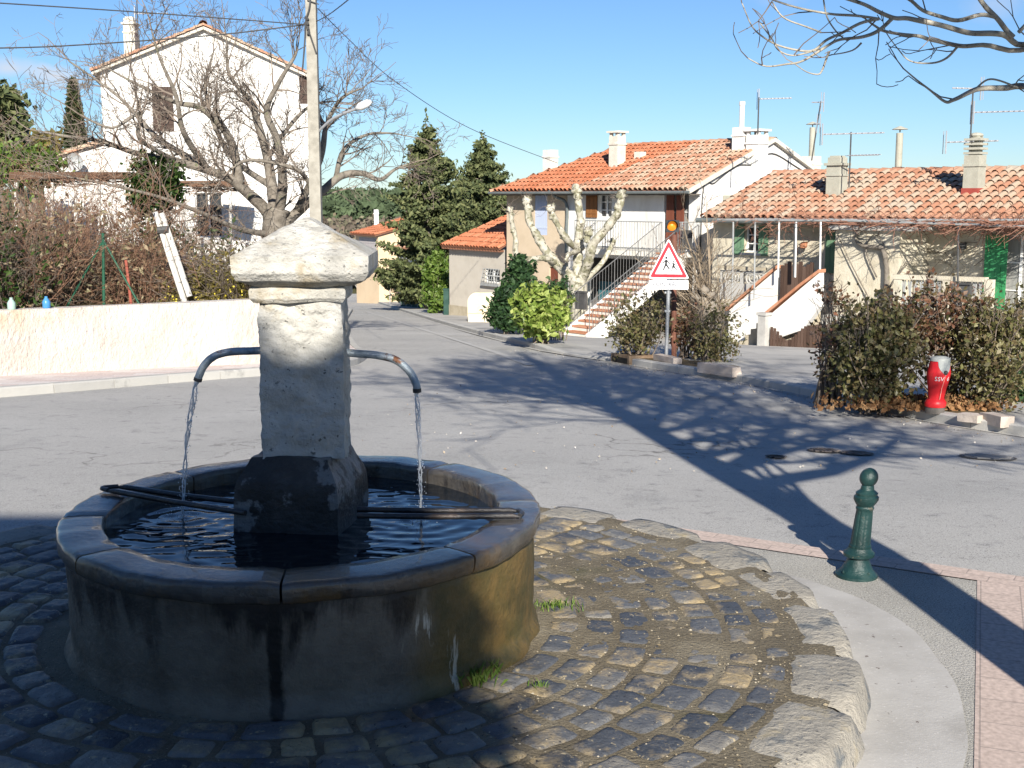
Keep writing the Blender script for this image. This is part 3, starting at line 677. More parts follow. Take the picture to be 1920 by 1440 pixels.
# ================================================================== HOUSES
random.seed(31)
UP = V((0, 0, 1))
m_white = M('white_render', [(.62, .60, .56), (.70, .685, .65), (.75, .74, .71)], scale=2, rough=.9, bump=.35, bscale=30, stretch=(1, 1, .35), second=[((.54, .51, .45), 1.1, .60, .15), ((.50, .48, .43), 5, .66, .08)])
m_white2 = M('off_white_render', [(.60, .57, .50), (.70, .67, .60), (.76, .74, .68)], scale=2.5, rough=.9, bump=.4, bscale=30, second=((.48, .43, .34), .9, .58, .15))
m_beige = M('beige_render', [(.47, .38, .27), (.53, .43, .31), (.56, .46, .34)], scale=1.5, rough=.95, bump=.35, bscale=45, second=((.42, .35, .26), .7, .6, .2))
m_greyr = M('grey_render', [(.44, .40, .34), (.50, .46, .395), (.53, .49, .425)], scale=1.5, rough=.95, bump=.3, bscale=45, second=((.38, .34, .28), .6, .6, .2))
m_plinth = M('plinth_render', [(.30, .26, .19), (.40, .35, .26), (.46, .41, .32)], scale=3, rough=.95, bump=.5, bscale=30)
m_old = M('old_render', [(.44, .39, .29), (.56, .51, .40), (.64, .59, .48)], scale=2.2, rough=.95, bump=.7, bscale=24, bdist=.03, second=[((.34, .31, .25), 1.1, .56, .13), ((.24, .23, .20), 2.2, .64, .1), ((.60, .50, .36), .8, .58, .12)])
m_peach = M('peach_render', [(.58, .44, .28), (.66, .51, .34), (.70, .56, .38)], scale=.8, rough=.95, bump=.25, bscale=30, second=((.50, .42, .32), .5, .6, .2))
m_tile_new = M('new_tiles', [(.36, .125, .06), (.45, .165, .085), (.51, .215, .12)], scale=9, tint=.65, rough=.85, bump=.25, bscale=40)
m_tile_mix = M('weathered_tiles', [(.25, .12, .075), (.37, .175, .105), (.43, .245, .16), (.44, .335, .24), (.35, .295, .23)], scale=.55, detail=3, tint=.40, rough=.9, bump=.3, bscale=40, contrast=.34, second=((.20, .17, .13), 7, .66, .08))
m_tile_old = M('old_tiles', [(.17, .13, .10), (.35, .165, .10), (.42, .22, .14), (.44, .325, .235), (.40, .345, .275), (.30, .275, .235)], scale=.42, detail=3, tint=.38, rough=.9, bump=.3, bscale=40, contrast=.36, second=((.19, .17, .14), 6, .67, .07))
m_deck = M('roof_deck', [(.16, .075, .045), (.24, .11, .07)], scale=3, rough=.95)
m_mort = M('mortar', [(.55, .50, .42), (.66, .62, .54)], scale=6, rough=.95, bump=.4)
m_zinc = M('zinc', [(.13, .15, .15), (.20, .225, .22)], scale=3, rough=.5, bump=.05, metal=.3)
m_soffit = M('soffit_wood', [(.10, .085, .07), (.16, .14, .115)], scale=4, rough=.9)
m_shblue = M('blue_grey_paint', [(.40, .46, .60), (.46, .52, .66)], scale=3, rough=.6, bump=.1, stretch=(1, 1, .2))
m_shbrown = M('red_brown_paint', [(.12, .035, .022), (.18, .06, .035)], scale=3, rough=.6, bump=.2, stretch=(1, 1, .2))
m_shbrown2 = M('brown_wood', [(.16, .065, .02), (.27, .115, .04)], scale=5, rough=.6, bump=.2, stretch=(3, 3, .3))
m_dark_sh = M('dark_brown_shutter', [(.05, .032, .026), (.085, .055, .042)], scale=5, rough=.7, bump=.2, stretch=(.3, .3, 8))
m_green = M('green_paint', [(.03, .20, .08), (.045, .26, .10), (.07, .32, .14)], scale=2, rough=.5, bump=.1, stretch=(1, 1, .25))
m_green2 = M('faded_green_paint', [(.10, .19, .115), (.15, .26, .16)], scale=2, rough=.7, bump=.15, stretch=(1, 1, .2))
m_teal = M('teal_paint', [(.03, .10, .12), (.05, .15, .17)], scale=3, rough=.5)
m_lilac = M('lilac_shutter', [(.40, .37, .36), (.48, .45, .44)], scale=3, rough=.8, stretch=(3, 3, .3))
m_glass = M('window_glass', [(.02, .025, .03), (.045, .05, .055)], scale=1, rough=.06, bump=0, spec=.6)
m_glassc = M('curtained_glass', [(.22, .22, .21), (.34, .34, .32)], scale=4, rough=.12, bump=0, spec=.6, stretch=(4, 4, .4))
m_frame = M('white_paint', [(.72, .72, .70), (.80, .80, .78)], scale=4, rough=.5, bump=.05)
m_railm = M('grey_ironwork', [(.30, .31, .31), (.42, .43, .42)], scale=6, rough=.5, metal=.2, bump=.1)
m_stairrail = M('stair_ironwork', [(.11, .11, .11), (.18, .18, .18)], scale=6, rough=.5, bump=.1)
m_blackiron = M('dark_ironwork', [(.05, .05, .05), (.09, .09, .09)], scale=6, rough=.55, bump=.1)
m_terr = M('terracotta', [(.38, .16, .085), (.46, .215, .125), (.52, .27, .165)], scale=4, rough=.85, tint=.4, bump=.3)
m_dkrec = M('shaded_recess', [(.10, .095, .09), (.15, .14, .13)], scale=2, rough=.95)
m_pot = M('chimney_render', [(.50, .47, .40), (.60, .57, .49), (.66, .63, .56)], scale=4, rough=.95, bump=.4, bscale=30, second=((.28, .25, .20), 3, .62, .1))
m_potg = M('grey_chimney_render', [(.34, .33, .27), (.43, .42, .35)], scale=4, rough=.95, bump=.4, bscale=30, second=((.22, .21, .17), 3, .62, .1))
m_alu = M('aluminium', [(.55, .56, .58), (.68, .69, .70)], scale=4, rough=.4, metal=.6, bump=0)
m_wood = M('dark_picket_wood', [(.05, .03, .022), (.09, .055, .04), (.13, .085, .065)], scale=6, tint=.5, rough=.8, bump=.4, stretch=(3, 3, .4))

def hpoint(O, u, n, a, d, z): return V((O.x, O.y, 0)) + u * a + n * d + UP * z
def wall(mb, O, u, n, z0, z1, W, openings=(), depth=.18):
    """flat wall with real holes; n = outward; openings = (a0, z0, a1, z1)"""
    As = sorted({0.0, W} | {x for o in openings for x in (o[0], o[2])}); Zs = sorted({z0, z1} | {x for o in openings for x in (o[1], o[3])})
    q = lambda a, z, d=0.0: hpoint(O, u, n, a, d, z)
    for a, b in zip(As[:-1], As[1:]):
        for c, d in zip(Zs[:-1], Zs[1:]):
            ma, mz = (a + b) / 2, (c + d) / 2
            if any(o[0] < ma < o[2] and o[1] < mz < o[3] for o in openings): continue
            mb.quad(q(a, c), q(b, c), q(b, d), q(a, d), .5)
    for (a, c, b, d) in openings:
        mb.quad(q(a, c), q(a, d), q(a, d, -depth), q(a, c, -depth), .5); mb.quad(q(b, d), q(b, c), q(b, c, -depth), q(b, d, -depth), .5)
        mb.quad(q(a, d), q(b, d), q(b, d, -depth), q(a, d, -depth), .5); mb.quad(q(b, c), q(a, c), q(a, c, -depth), q(b, c, -depth), .5)
def pane(O, u, n, o, parent, glass, depth=.14, bars=(1, 2), fw=.05, frame=None, name='window'):
    a, c, b, d = o; q = lambda A, z, e: hpoint(O, u, n, A, e, z)
    mb = MB()
    for (x0, y0, x1, y1) in [(a, c, b, c + fw), (a, d - fw, b, d), (a, c + fw, a + fw, d - fw), (b - fw, c + fw, b, d - fw)]:
        mb.obox(q(x0, y0, -depth), u * (x1 - x0), UP * (y1 - y0), n * .05)
    for i in range(1, bars[0] + 1):
        x = a + (b - a) * i / (bars[0] + 1); mb.obox(q(x - .03, c + fw, -depth), u * .06, UP * (d - c - 2 * fw), n * .045)
    for j in range(1, bars[1] + 1):
        z = c + (d - c) * j / (bars[1] + 1); mb.obox(q(a + fw, z - .015, -depth), u * (b - a - 2 * fw), UP * .03, n * .04)
    f = mb.build(name, frame or m_frame, parent)
    mb = MB(); mb.obox(q(a + .01, c + .01, -depth - .02), u * (b - a - .02), UP * (d - c - .02), n * .03); mb.build('pane', glass, f); return f
def shutter(O, u, n, o, parent, mat, d=.02, th=.035, label=None, louvre=0, boards=3):
    a, c, b, e = o; mb = MB(); q = lambda A, z, dd: hpoint(O, u, n, A, dd, z)
    w_ = (b - a) / boards
    for i in range(boards): mb.obox(q(a + i * w_ + .004, c, d), u * (w_ - .008), UP * (e - c), n * th)
    for z in (c + .16 * (e - c), c + .80 * (e - c)): mb.obox(q(a + .02, z, d + th), u * (b - a - .04), UP * .07, n * .015)
    o_ = mb.build('shutter', mat, parent)
    if label: o_['label'] = label
    return o_
def tiles(mb, O, u, v, W, Ln, tw=.21, co=.36, clip=None, seed=1):
    """canal tiles: O = left end of the eave, u along the eave, v up the slope"""
    r = random.Random(seed); u = u.normalized(); v = v.normalized(); nn = u.cross(v).normalized()
    if nn.z < 0: nn = -nn
    nu, nv = int(W / tw), int(math.ceil(Ln / co)); seg = 5; tw = W / nu
    for i in range(nu):
        for j in range(nv):
            a = (i + .5) * tw; b0 = j * co; b1 = min(b0 + co * 1.14, Ln)
            if clip and not clip(a, b0 + co * .5): continue
            if b1 - b0 < .05: continue
            ra, rb = tw * .44, tw * .37; ja = r.uniform(-.012, .012); jh = r.uniform(-.004, .010); jr = r.uniform(-.012, .012)
            pts = []
            for (b, rr, lift) in ((b0, ra, .022 + jh), (b1, rb, .0)):
                for k in range(seg + 1):
                    t = pi * k / seg; pts.append(O + u * (a + ja + rr * cos(t)) + v * (b + jr * (b == b0)) + nn * (lift + rr * .95 * sin(t)))
            s1 = seg + 1
            mb.add(pts, [(k, k + 1, s1 + k + 1, s1 + k) for k in range(seg)], r.random())
def ridge_tiles(mb, A, B, seed=2, r0=.13, step=.38):
    r = random.Random(seed); d = (B - A); n = max(1, int(d.length / step)); d = d / n; dn = d.normalized(); sd = V((dn.y, -dn.x, 0)).normalized(); up = sd.cross(dn); up = up if up.z > 0 else -up
    for i in range(n):
        p0 = A + d * i; p1 = p0 + d * 1.12; pts = []
        for (p, rr, l) in ((p0, r0, .02), (p1, r0 * .88, 0)):
            for k in range(7):
                t = pi * k / 6; pts.append(p + sd * rr * cos(t) + up * (rr * .9 * sin(t) + l - .04))
        mb.add(pts, [(k, k + 1, 8 + k, 7 + k) for k in range(6)], r.random())
def slab(mb, poly, th=.05):
    poly = [V(p) for p in poly]; nn = (poly[1] - poly[0]).cross(poly[2] - poly[0]).normalized(); nn = nn if nn.z > 0 else -nn
    mb.prism([p - nn * th for p in poly], nn * th, .5)
def chimney(parent, base, w_, d_, h, rz, mat, cap='slab', label=None, name='chimney'):
    base = V(base); x = V((cos(rz), sin(rz), 0)); y = V((-sin(rz), cos(rz), 0))
    mb = MB(); mb.obox(base - x * w_ / 2 - y * d_ / 2 - UP * .6, x * w_, y * d_, UP * (h + .6)); 
    mb.obox(base - x * (w_ / 2 + .03) - y * (d_ / 2 + .03) + UP * (h - .30), x * (w_ + .06), y * (d_ + .06), UP * .06)
    o = mb.build(name, mat, parent)
    if label: o['label'] = label
    mb = MB(); t = base + UP * h
    if cap == 'slab':
        for sx_ in (-1, 1):
            for sy_ in (-1, 1): mb.obox(t + x * (sx_ * (w_ / 2 - .06) - .05) + y * (sy_ * (d_ / 2 - .06) - .05), x * .1, y * .1, UP * .12)
        mb.obox(t - x * (w_ / 2 + .07) - y * (d_ / 2 + .07) + UP * .12, x * (w_ + .14), y * (d_ + .14), UP * .07)
    elif cap == 'louvre':
        for k in range(4): mb.obox(t - x * (w_ / 2 + .02) - y * (d_ / 2 + .02) + UP * (.02 + .12 * k), x * (w_ + .04), y * (d_ + .04), UP * .06)
        mb.obox(t - x * (w_ / 2 - .08) - y * (d_ / 2 - .08), x * (w_ - .16), y * (d_ - .16), UP * .5)
        mb.blob(t + UP * .52, w_ * .45, 10, 6, 0, sq=(1, 1, .4))
    elif cap == 'stepped':
        mb.obox(t - x * (w_ / 2 + .06) - y * (d_ / 2 + .06), x * (w_ + .12), y * (d_ + .12), UP * .07)
        mb.obox(t - x * (w_ / 2 - .02) - y * (d_ / 2 - .02) + UP * .07, x * (w_ - .04), y * (d_ - .04), UP * .16)
        mb.obox(t - x * (w_ / 2 - .06) - y * (d_ / 2 - .06) + UP * .23, x * (w_ - .12), y * (d_ - .12), UP * .05)
    elif cap == 'pipe':
        mb.tube([t - UP * .05, t + UP * .75], .085, 12); mb.tube([t + UP * .72, t + UP * .85], .10, 12)
    elif cap == 'cowl':
        mb.tube([t - UP * .05, t + UP * 1.0], .10, 12); mb.tube([t + UP * 1.02, t + UP * 1.12], [.02, .02], 6); mb.lathe(t + UP * 1.10, [(.24, 0), (.22, .02), (.03, .10)], 14)
    if cap: mb.build('chimney_cap', mat if cap != 'cowl' else m_potg, o)
    return o
def antenna(base, h, label, booms, lean=0.0, mat=None):
    base = V(base); t = thing('tv_antenna', base, label, 'antenna', 'television antennas on the roofs')
    top = base + V((lean * h, 0, h)); mb = MB(); mb.tube([base - UP * .1, top], .022, 8); mb.build('mast', m_blackiron if mat is None else mat, t)
    for (f, ang_, ln, back, els, el) in booms:
        c = base + (top - base) * f; d = V((cos(ang_), sin(ang_), .03)); s_ = V((-sin(ang_), cos(ang_), 0)); mb = MB()
        mb.tube([c - d * back, c + d * ln], .020, 6)
        for i in range(els):
            q = c - d * back + d * ((back + ln) * (i + .3) / els); mb.tube([q - s_ * el, q + s_ * el], .010, 5)
        if el < .3: 
            q = c - d * back; mb.tube([q - UP * .3, q + UP * .3], .02, 5); mb.tube([q - UP * .3 + s_ * .2, q + UP * .3 + s_ * .2], .012, 5)
        mb.build('aerial', m_alu, t)
    return t
def railing(parent, A, B, h, name='railing', step=.12, mat=None, r_=.011):
    mb = MB(); d = B - A; n = max(2, int(d.length / step))
    for z in (h, .1): mb.tube([A + UP * z, B + UP * z], .018, 6)
    for i in range(n + 1):
        p = A + d * (i / n); mb.tube([p + UP * (.02 if i % 6 else -.05), p + UP * h], r_ if i % 6 else r_ * 1.6, 5)
    return mb.build(name, mat or m_railm, parent)

# ------------------------------------------------------------------ the white and beige house with the outside stair
OL = P(950, 344, 47.0); OR = P(1311, 338, 40.0)
u = V((OR.x - OL.x, OR.y - OL.y, 0)); WB = u.length; u.normalize(); n = V((u.y, -u.x, 0))   # n points out to the street
zE = (OL.z + OR.z) / 2 - .06; gzB = gz(OR.x, OR.y)
O = V((OL.x, OL.y, 0)); DB = 7.4; zR = zE + DB / 2 * .40
hb = thing('village_house', (OL.x, OL.y, gz(OL.x, OL.y)), 'two-storey house, half beige half white, with outside stair and orange tiled roof', 'house')
on = lambda px, py: ONP(px, py, O, u)
def rect(x0, y0, x1, y1):
    a0, z1 = on(x0, y0); a1, z0 = on(x1, y1); return (a0, z0, a1, z1)
aM = on(1064, 400)[0]; zb_ = -4.3
w_win = rect(1122, 364, 1147, 409); w_door = rect(1246, 362, 1290, 470); g_rec = rect(1102, 482, 1296, 640)
b_door = rect(1030, 500, 1046, 585); b_win = rect(1003, 366, 1026, 441)
mb = MB(); wall(mb, O, u, n, zb_, zE, aM, [b_door, b_win]); mb.build('wall', m_beige, hb)['label'] = 'beige rendered left half'
o = MB(); wall(o, O + u * aM + n * .004, u, n, zb_, zE, WB - aM, [(r_[0] - aM, r_[1], r_[2] - aM, r_[3]) for r_ in (w_win, w_door, g_rec)], .2)
# gable end (right), back and left walls, the gable triangle as part of the same skin
Bk = -n * DB
c0, c1 = O + u * WB, O + u * WB + Bk
o.quad(c0 + UP * zb_, c1 + UP * zb_, c1 + UP * zE, c0 + UP * zE); o.add([c0 + UP * zE, c1 + UP * zE, (c0 + c1) / 2 + UP * zR], [(0, 1, 2)])
o.quad(O + UP * zb_, O + UP * zE, O + Bk + UP * zE, O + Bk + UP * zb_); o.quad(O + Bk + UP * zb_, O + Bk + UP * zE, c1 + UP * zE, c1 + UP * zb_)
o.build('wall', m_white, hb)['label'] = 'white rendered right half'
pane(O, u, n, w_win, hb, m_glass, .15, (1, 2)); 
shutter(O, u, n, b_win, hb, m_shblue, -.05, .04, 'closed pale blue shutters', boards=4)
shutter(O, u, n, rect(1101, 364, 1121, 408), hb, m_shbrown2, .03, label='open brown shutter')
shutter(O, u, n, rect(1252, 361, 1264, 470), hb, m_shbrown, .03); shutter(O, u, n, rect(1271, 361, 1283, 470), hb, m_shbrown, .03)
pane(O, u, n, w_door, hb, m_glassc, .14, (1, 2), name='door')
mb = MB(); a, c, b, d = b_door; mb.obox(hpoint(O, u, n, a, -.12, c), u * (b - a), UP * (d - c), n * .05); mb.build('door', m_shbrown, hb)
# garage recess behind the hole, dark-coloured and widened for the balcony's shade
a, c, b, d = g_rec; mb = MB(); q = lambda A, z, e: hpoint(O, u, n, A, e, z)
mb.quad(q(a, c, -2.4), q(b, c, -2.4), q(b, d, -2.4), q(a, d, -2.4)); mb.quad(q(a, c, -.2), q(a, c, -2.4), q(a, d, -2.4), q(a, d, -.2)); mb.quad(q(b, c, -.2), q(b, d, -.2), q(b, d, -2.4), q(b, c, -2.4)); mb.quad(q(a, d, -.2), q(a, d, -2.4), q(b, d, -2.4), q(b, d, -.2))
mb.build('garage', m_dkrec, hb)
mb = MB(); r_ = rect(1108, 528, 1150, 610); mb.obox(q(r_[0], r_[1], -.5), u * (r_[2] - r_[0]), UP * (r_[3] - r_[1]), n * .05)
for k in range(4): mb.obox(q(r_[0] + (r_[2] - r_[0]) * k / 3 - .03, r_[1], -.45), u * .06, UP * (r_[3] - r_[1]), n * .03)
mb.build('garage_door', m_teal, hb)
# roof
sl = (zR - zE) / (DB / 2); ev = .62; f0 = O + n * ev + UP * (zE - ev * sl); L1 = sqrt((DB / 2 + ev) ** 2 + (zR - zE + ev * sl) ** 2)
vv_ = (-n * (DB / 2 + ev) + UP * (zR - zE + ev * sl)).normalized(); hip = DB * .36
lo_ = -.25; Wr = WB + .12 - lo_
inr = lambda a, b: (a + lo_) >= lo_ + (b / L1) * (hip - lo_)
aN = on(1085, 400)[0]
mb = MB(); tiles(mb, f0 + u * lo_, u, vv_, Wr, L1, .22, .36, lambda a, b: inr(a, b) and a + lo_ < aN + b * .55, 3); rn = mb.build('roof', m_tile_new, hb); rn['label'] = 'newer bright orange half of the roof'
mb = MB(); tiles(mb, f0 + u * lo_, u, vv_, Wr, L1, .22, .36, lambda a, b: inr(a, b) and a + lo_ >= aN + b * .55, 4)
rA, rB = O + u * hip + Bk / 2 + UP * zR, O + u * (WB + .12) + Bk / 2 + UP * zR
ridge_tiles(mb, rA, rB); ridge_tiles(mb, f0 + u * lo_, rA, 5, .11)
hl = f0 + u * lo_ + Bk - n * 2 * ev; hl = O + u * lo_ + Bk - n * ev + UP * (zE - ev * sl)
vh = ((rA) - (f0 + u * lo_ + hl) / 2); tiles(mb, hl, n, vh, DB + 2 * ev, vh.length, .24, .38, lambda a, b: abs(a - (DB + 2 * ev) / 2) < (1 - b / vh.length) * (DB + 2 * ev) / 2, 8)
rt = mb.build('roof', m_tile_mix, hb); rt['label'] = 'older patchy half of the roof'
mb = MB(); slab(mb, [f0 + u * lo_ + UP * -.02, f0 + u * (WB + .12) - UP * .02, rB - UP * .02, rA - UP * .02]); bk0 = O + Bk - n * ev + UP * (zE - ev * sl - .02)
slab(mb, [bk0 + u * (WB + .12), bk0 + u * lo_, rA - UP * .02, rB - UP * .02]); slab(mb, [f0 + u * lo_ - UP * .02, rA - UP * .02, bk0 + u * lo_])
mb.build('roof_deck', m_deck, hb)
mb = MB(); mb.obox(f0 + u * (lo_ + .1) - UP * .15 - n * .6, u * (WB - lo_), n * .56, UP * .04); mb.build('soffit', m_soffit, hb)
mb = MB(); mb.tube([f0 + u * lo_ + n * .05 - UP * .06, f0 + u * (WB + .15) + n * .05 - UP * .06], .05, 10); ad = on(1066, 350)[0]
gut = mb.build('gutter', m_zinc, hb)
mb = MB(); mb.tube(spline([q(ad - .35, zE - .25, ev + .02), q(ad - .25, zE - .45, ev * .6), q(ad, zE - .7, .1), q(ad, zE - 1.6, .09)]) + [q(ad, zb_, .09)], .055, 8); mb.build('downpipe', m_zinc, hb)
# verge of the gable and its cables
mb = MB(); 
for s_ in (0, 1):
    pA = (f0 if s_ == 0 else bk0) + u * (WB + .0); mb.obox(pA - UP * .1, u * .16, (O + u * WB + Bk / 2 + UP * zR) - (pA - u * 0 - UP * 0), UP * .14)
mb.build('verge', m_mort, hb)
mb = MB(); gq = lambda t, z: c0 - n * (DB * t) + u * .03 + UP * z
mb.tube(spline([gq(.02, zb_ + 2), gq(.02, zE - .4), gq(.1, zE + .0), gq(.25, zE + .55), gq(.38, zE + .62), gq(.5, zE + 1.0), gq(.7, zE + .55), gq(.95, zE - .1)]), .02, 6); mb.build('wall_cable', m_blackiron, hb)
# chimneys on it
def on_roof(px, py, O_, n_, zE_, sl_): # meets the front slope
    r = ray(px, py); N = (n_ * sl_ + UP).normalized(); p0 = V((O_.x, O_.y, zE_)); return EYE + r * ((p0 - EYE).dot(N) / r.dot(N))
rz = math.atan2(u.y, u.x)
b1 = on_roof(1157, 312, O, n, zE, sl); chimney(hb, b1, .42, .42, 1.05, rz, m_pot, 'slab', 'tapering cream chimney')
b2 = O + u * 3.0 + Bk * .62 + UP * zR * 1; b2 = P(1032, 318, b2.y + 1.0); chimney(hb, b2, .42, .42, .75, rz, m_white2, None)
b3 = on_roof(1200, 298, O, n, zE, sl); chimney(hb, b3, .3, .3, .25, rz, m_pot, None)
b4 = P(1389, 296, (O + u * WB + Bk * .45).y); chimney(hb, b4, .46, .40, 1.0, rz, m_white, 'pipe', 'tall white chimney with a brown flue')
b5 = P(1418, 325, (O + u * (WB - .1) + Bk * .42).y - .3); chimney(hb, b5, .52, .52, 1.25, rz, m_white, 'slab', 'white chimney on the gable edge')
b6 = P(1521, 312, (O + u * WB + Bk).y - .5); chimney(hb, b6, .48, .48, .35, rz, m_white2, 'cowl')
# balcony and its stair
pj = 1.15; Oj = O + n * pj; oj = lambda px, py: ONP(px, py, Oj, u)
z_bal = oj(1200, 471)[1] + .0; aB0, aB1 = oj(1076, 470)[0], WB + .15; a_top = oj(1240, 470)[0]; a_tr = oj(1277, 470)[0]
mb = MB(); mb.obox(q(aB0, z_bal - .16, 0.01), u * (aB1 - aB0), n * pj, UP * .16); mb.build('balcony', m_white2, hb)
zk = z_bal; jj = pj - .04
railing(hb, q(aB0, zk, jj), q(a_top, zk, jj), .95); railing(hb, q(aB0, zk, .1), q(aB0, zk, jj), .95, step=.14)
railing(hb, q(a_tr, zk, jj), q(aB1, zk, jj), .95); railing(hb, q(aB1, zk, .1), q(aB1, zk, jj), .95, step=.14)
# the stair climbs away from the street, so its risers show
Tp = q((a_top + a_tr) / 2 + .1, 0, pj + .02); Bp = P(1082, 632, Tp.y - 2.6); zbot = gz(Bp.x, Bp.y) + .1; Bp.z = 0
sd = (Tp - Bp); LS = sd.length; sd.normalize(); sw = V((sd.y, -sd.x, 0)); ns = 16; hw_ = .5        # sw points to the viewer's right
sq = lambda a, b, z: Bp + sd * a + sw * b + UP * z
mt, ms_ = MB(), MB(); da = LS / ns; dz_ = (z_bal - zbot) / ns
for k in range(ns):
    aa = da * k; zz = zbot + dz_ * (k + 1)
    mt.obox(sq(aa - .03, -hw_ + .02, zz - .045), sd * (da + .03), sw * (2 * hw_ - .04), UP * .045)
    ms_.obox(sq(aa, -hw_ + .02, zz - dz_ - .35), sd * da, sw * (2 * hw_ - .04), UP * (dz_ + .305))
sto = ms_.build('stair', m_white2, hb); mt.build('tread', m_terr, sto)
for b_ in (-hw_ - .06, hw_):
    mb = MB(); mb.prism([sq(-.12, b_, zbot - .6), sq(.7, b_, zbot - .6), sq(.75, b_, zbot + .12), sq(LS, b_, z_bal - .42), sq(LS, b_, z_bal), sq(-.12, b_, zbot + .12)], sw * .06); mb.build('stringer', m_white, sto)
for b_ in (-hw_ - .03, hw_ + .03):
    mb = MB(); A_, B_ = sq(0, b_, zbot + .1), sq(LS, b_, z_bal)
    for (h_, r_) in ((.95, .016), (.12, .010)): mb.tube([A_ + UP * h_, B_ + UP * h_], r_, 6)
    for k in range(2 * ns + 1): p_ = A_ + (B_ - A_) * (k / (2 * ns)); mb.tube([p_, p_ + UP * .95], .0075 if k % 8 else .014, 5)
    mb.build('stair_railing', m_stairrail, sto)
mb = MB(); p_ = sq(.55, -hw_ - .2, zbot + .75); mb.obox(p_, sd * .1, sw * .42, UP * .5); mb.obox(p_ - sd * .02 - sw * .02 + UP * .5, sd * .14, sw * .46, UP * .05); tag(mb.build('letter_box', m_blackiron), 'dark metal box hung on the railing at the stair foot', 'letter box')
mb = MB(); p_ = q(a_tr + .05, z_bal + .12, pj + .0); mb.obox(p_, u * .4, n * .05, UP * .6); mb.build('railing_panel', m_blackiron, hb)
mb = MB(); p_ = gq(.16, zE - .55); mb.obox(p_ - UP * .15, -n * .34, u * .07, UP * .30); mb.build('vent', m_potg, hb)

# ------------------------------------------------------------------ low grey annex at its left
q0 = G(843, 591, .1); q1 = P(947, 470, OL.y + .35); uA = V((q1.x - q0.x, q1.y - q0.y, 0)); WA = uA.length; uA.normalize(); nA_ = V((uA.y, -uA.x, 0))
ha = thing('annex_house', (q0.x, q0.y, gz(q0.x, q0.y)), 'low grey rendered house with bright orange lean-to roof beside the beige wall', 'house')
OA = V((q0.x, q0.y, 0)); onA = lambda px, py: ONP(px, py, OA, uA)
zA0 = onA(843, 462)[1]; rA_ = lambda x0, y0, x1, y1: (onA(x0, y0)[0], onA(x1, y1)[1], onA(x1, y1)[0], onA(x0, y0)[1])
gw = rA_(909, 503, 937, 532); zbA = gz(q0.x, q0.y) - .6
mb = MB(); wall(mb, OA, uA, nA_, zbA, zA0, WA, [gw], .15); dpt = 4.2
e0, e1 = OA - nA_ * dpt, OA + uA * WA - nA_ * dpt
mb.quad(OA + UP * zbA, OA + UP * zA0, e0 + UP * (zA0 + 1.2), e0 + UP * zbA); mb.quad(e0 + UP * zbA, e0 + UP * (zA0 + 1.2), e1 + UP * (zA0 + 1.2), e1 + UP * zbA)
mb.build('wall', m_greyr, ha)
mb = MB(); mb.obox(OA + UP * zbA + nA_ * .003, uA * WA, nA_ * .03, UP * (onA(850, 572)[1] - zbA)); mb.build('plinth', m_plinth, ha)
f1 = OA + nA_ * .28 - uA * .2 + UP * (zA0 + .03); top = P(951, 405, q1.y + 3.4); f2 = OA + nA_ * .28 + uA * (WA + .0) + UP * (zA0 + .03)
# slope plane through f1, f2 and the top corner by the house
vA = top - f1; vA = vA - uA * vA.dot(uA); LA = vA.length; at_ = (top - f1).dot(uA); Wt = (f2 - f1).length
mb = MB(); tiles(mb, f1, uA, vA, Wt, LA, .2, .34, lambda a, b: a > at_ * (b / LA) - .15 and a < Wt, 6); mb.build('roof', m_tile_new, ha)
mb = MB(); slab(mb, [f1, f2, f1 + uA * Wt + vA, f1 + uA * max(0, at_ - .1) + vA]); 
for k in range(int(Wt / .2)): mb.obox(OA + uA * (k * .2 - .15) + UP * (zA0 - .09), uA * .1, nA_ * .26, UP * .07)
mb.build('roof_deck', m_deck, ha)
wn = pane(OA, uA, nA_, gw, ha, m_glass, .12, (1, 1))
mb = MB(); a, c, b, d = gw; qq = lambda A, z, e: hpoint(OA, uA, nA_, A, e, z); mb.obox(qq(a - .12, c - .12, .0), uA * (b - a + .24), nA_ * .14, UP * .09)
for k in range(7): x_ = a + (b - a) * k / 6; mb.tube([qq(x_, c - .05, .12), qq(x_, c + .25 * (d - c), .16), qq(x_, d + .02, .05)], .012, 5)
for k in range(5): z_ = c + (d - c) * k / 4; mb.tube([qq(a - .05, z_, .13 - .08 * k / 4), qq(b + .05, z_, .13 - .08 * k / 4)], .012, 5)
mb.build('window_grille', m_railm, wn)

# ------------------------------------------------------------------ the long low house on the right
CL = P(1338, 399, 38.0); CR = P(1925, 409, 31.0); u = V((CR.x - CL.x, CR.y - CL.y, 0)); u.normalize(); n = V((u.y, -u.x, 0)); O = V((CL.x, CL.y, 0)); Wd = (V((CR.x, CR.y, 0)) - O).length + 3.2
zE = (CL.z + CR.z) / 2 + .06; on = lambda px, py: ONP(px, py, O, u); zb_ = -4.2
hc = thing('long_house', (CL.x, CL.y, gz(CL.x, CL.y)), 'long low old house with weathered tile roof and green shutters on the right', 'house')
def rect(x0, y0, x1, y1):
    a0, z1 = on(x0, y0); a1, z0 = on(x1, y1); return (a0, z0, a1, z1)
q = lambda A, z, e: hpoint(O, u, n, A, e, z)
w1 = rect(1397, 424, 1424, 474); dr = rect(1880, 440, 1935, 600)
mb = MB(); wall(mb, O, u, n, zb_, zE - .08, Wd, [w1, dr], .22); DC = 6.6
c0, c1 = O - n * DC, O + u * Wd - n * DC; zRc = on(1480, 322)[1]
rr_ = P(1484, 324, 40.3); zRc = rr_.z
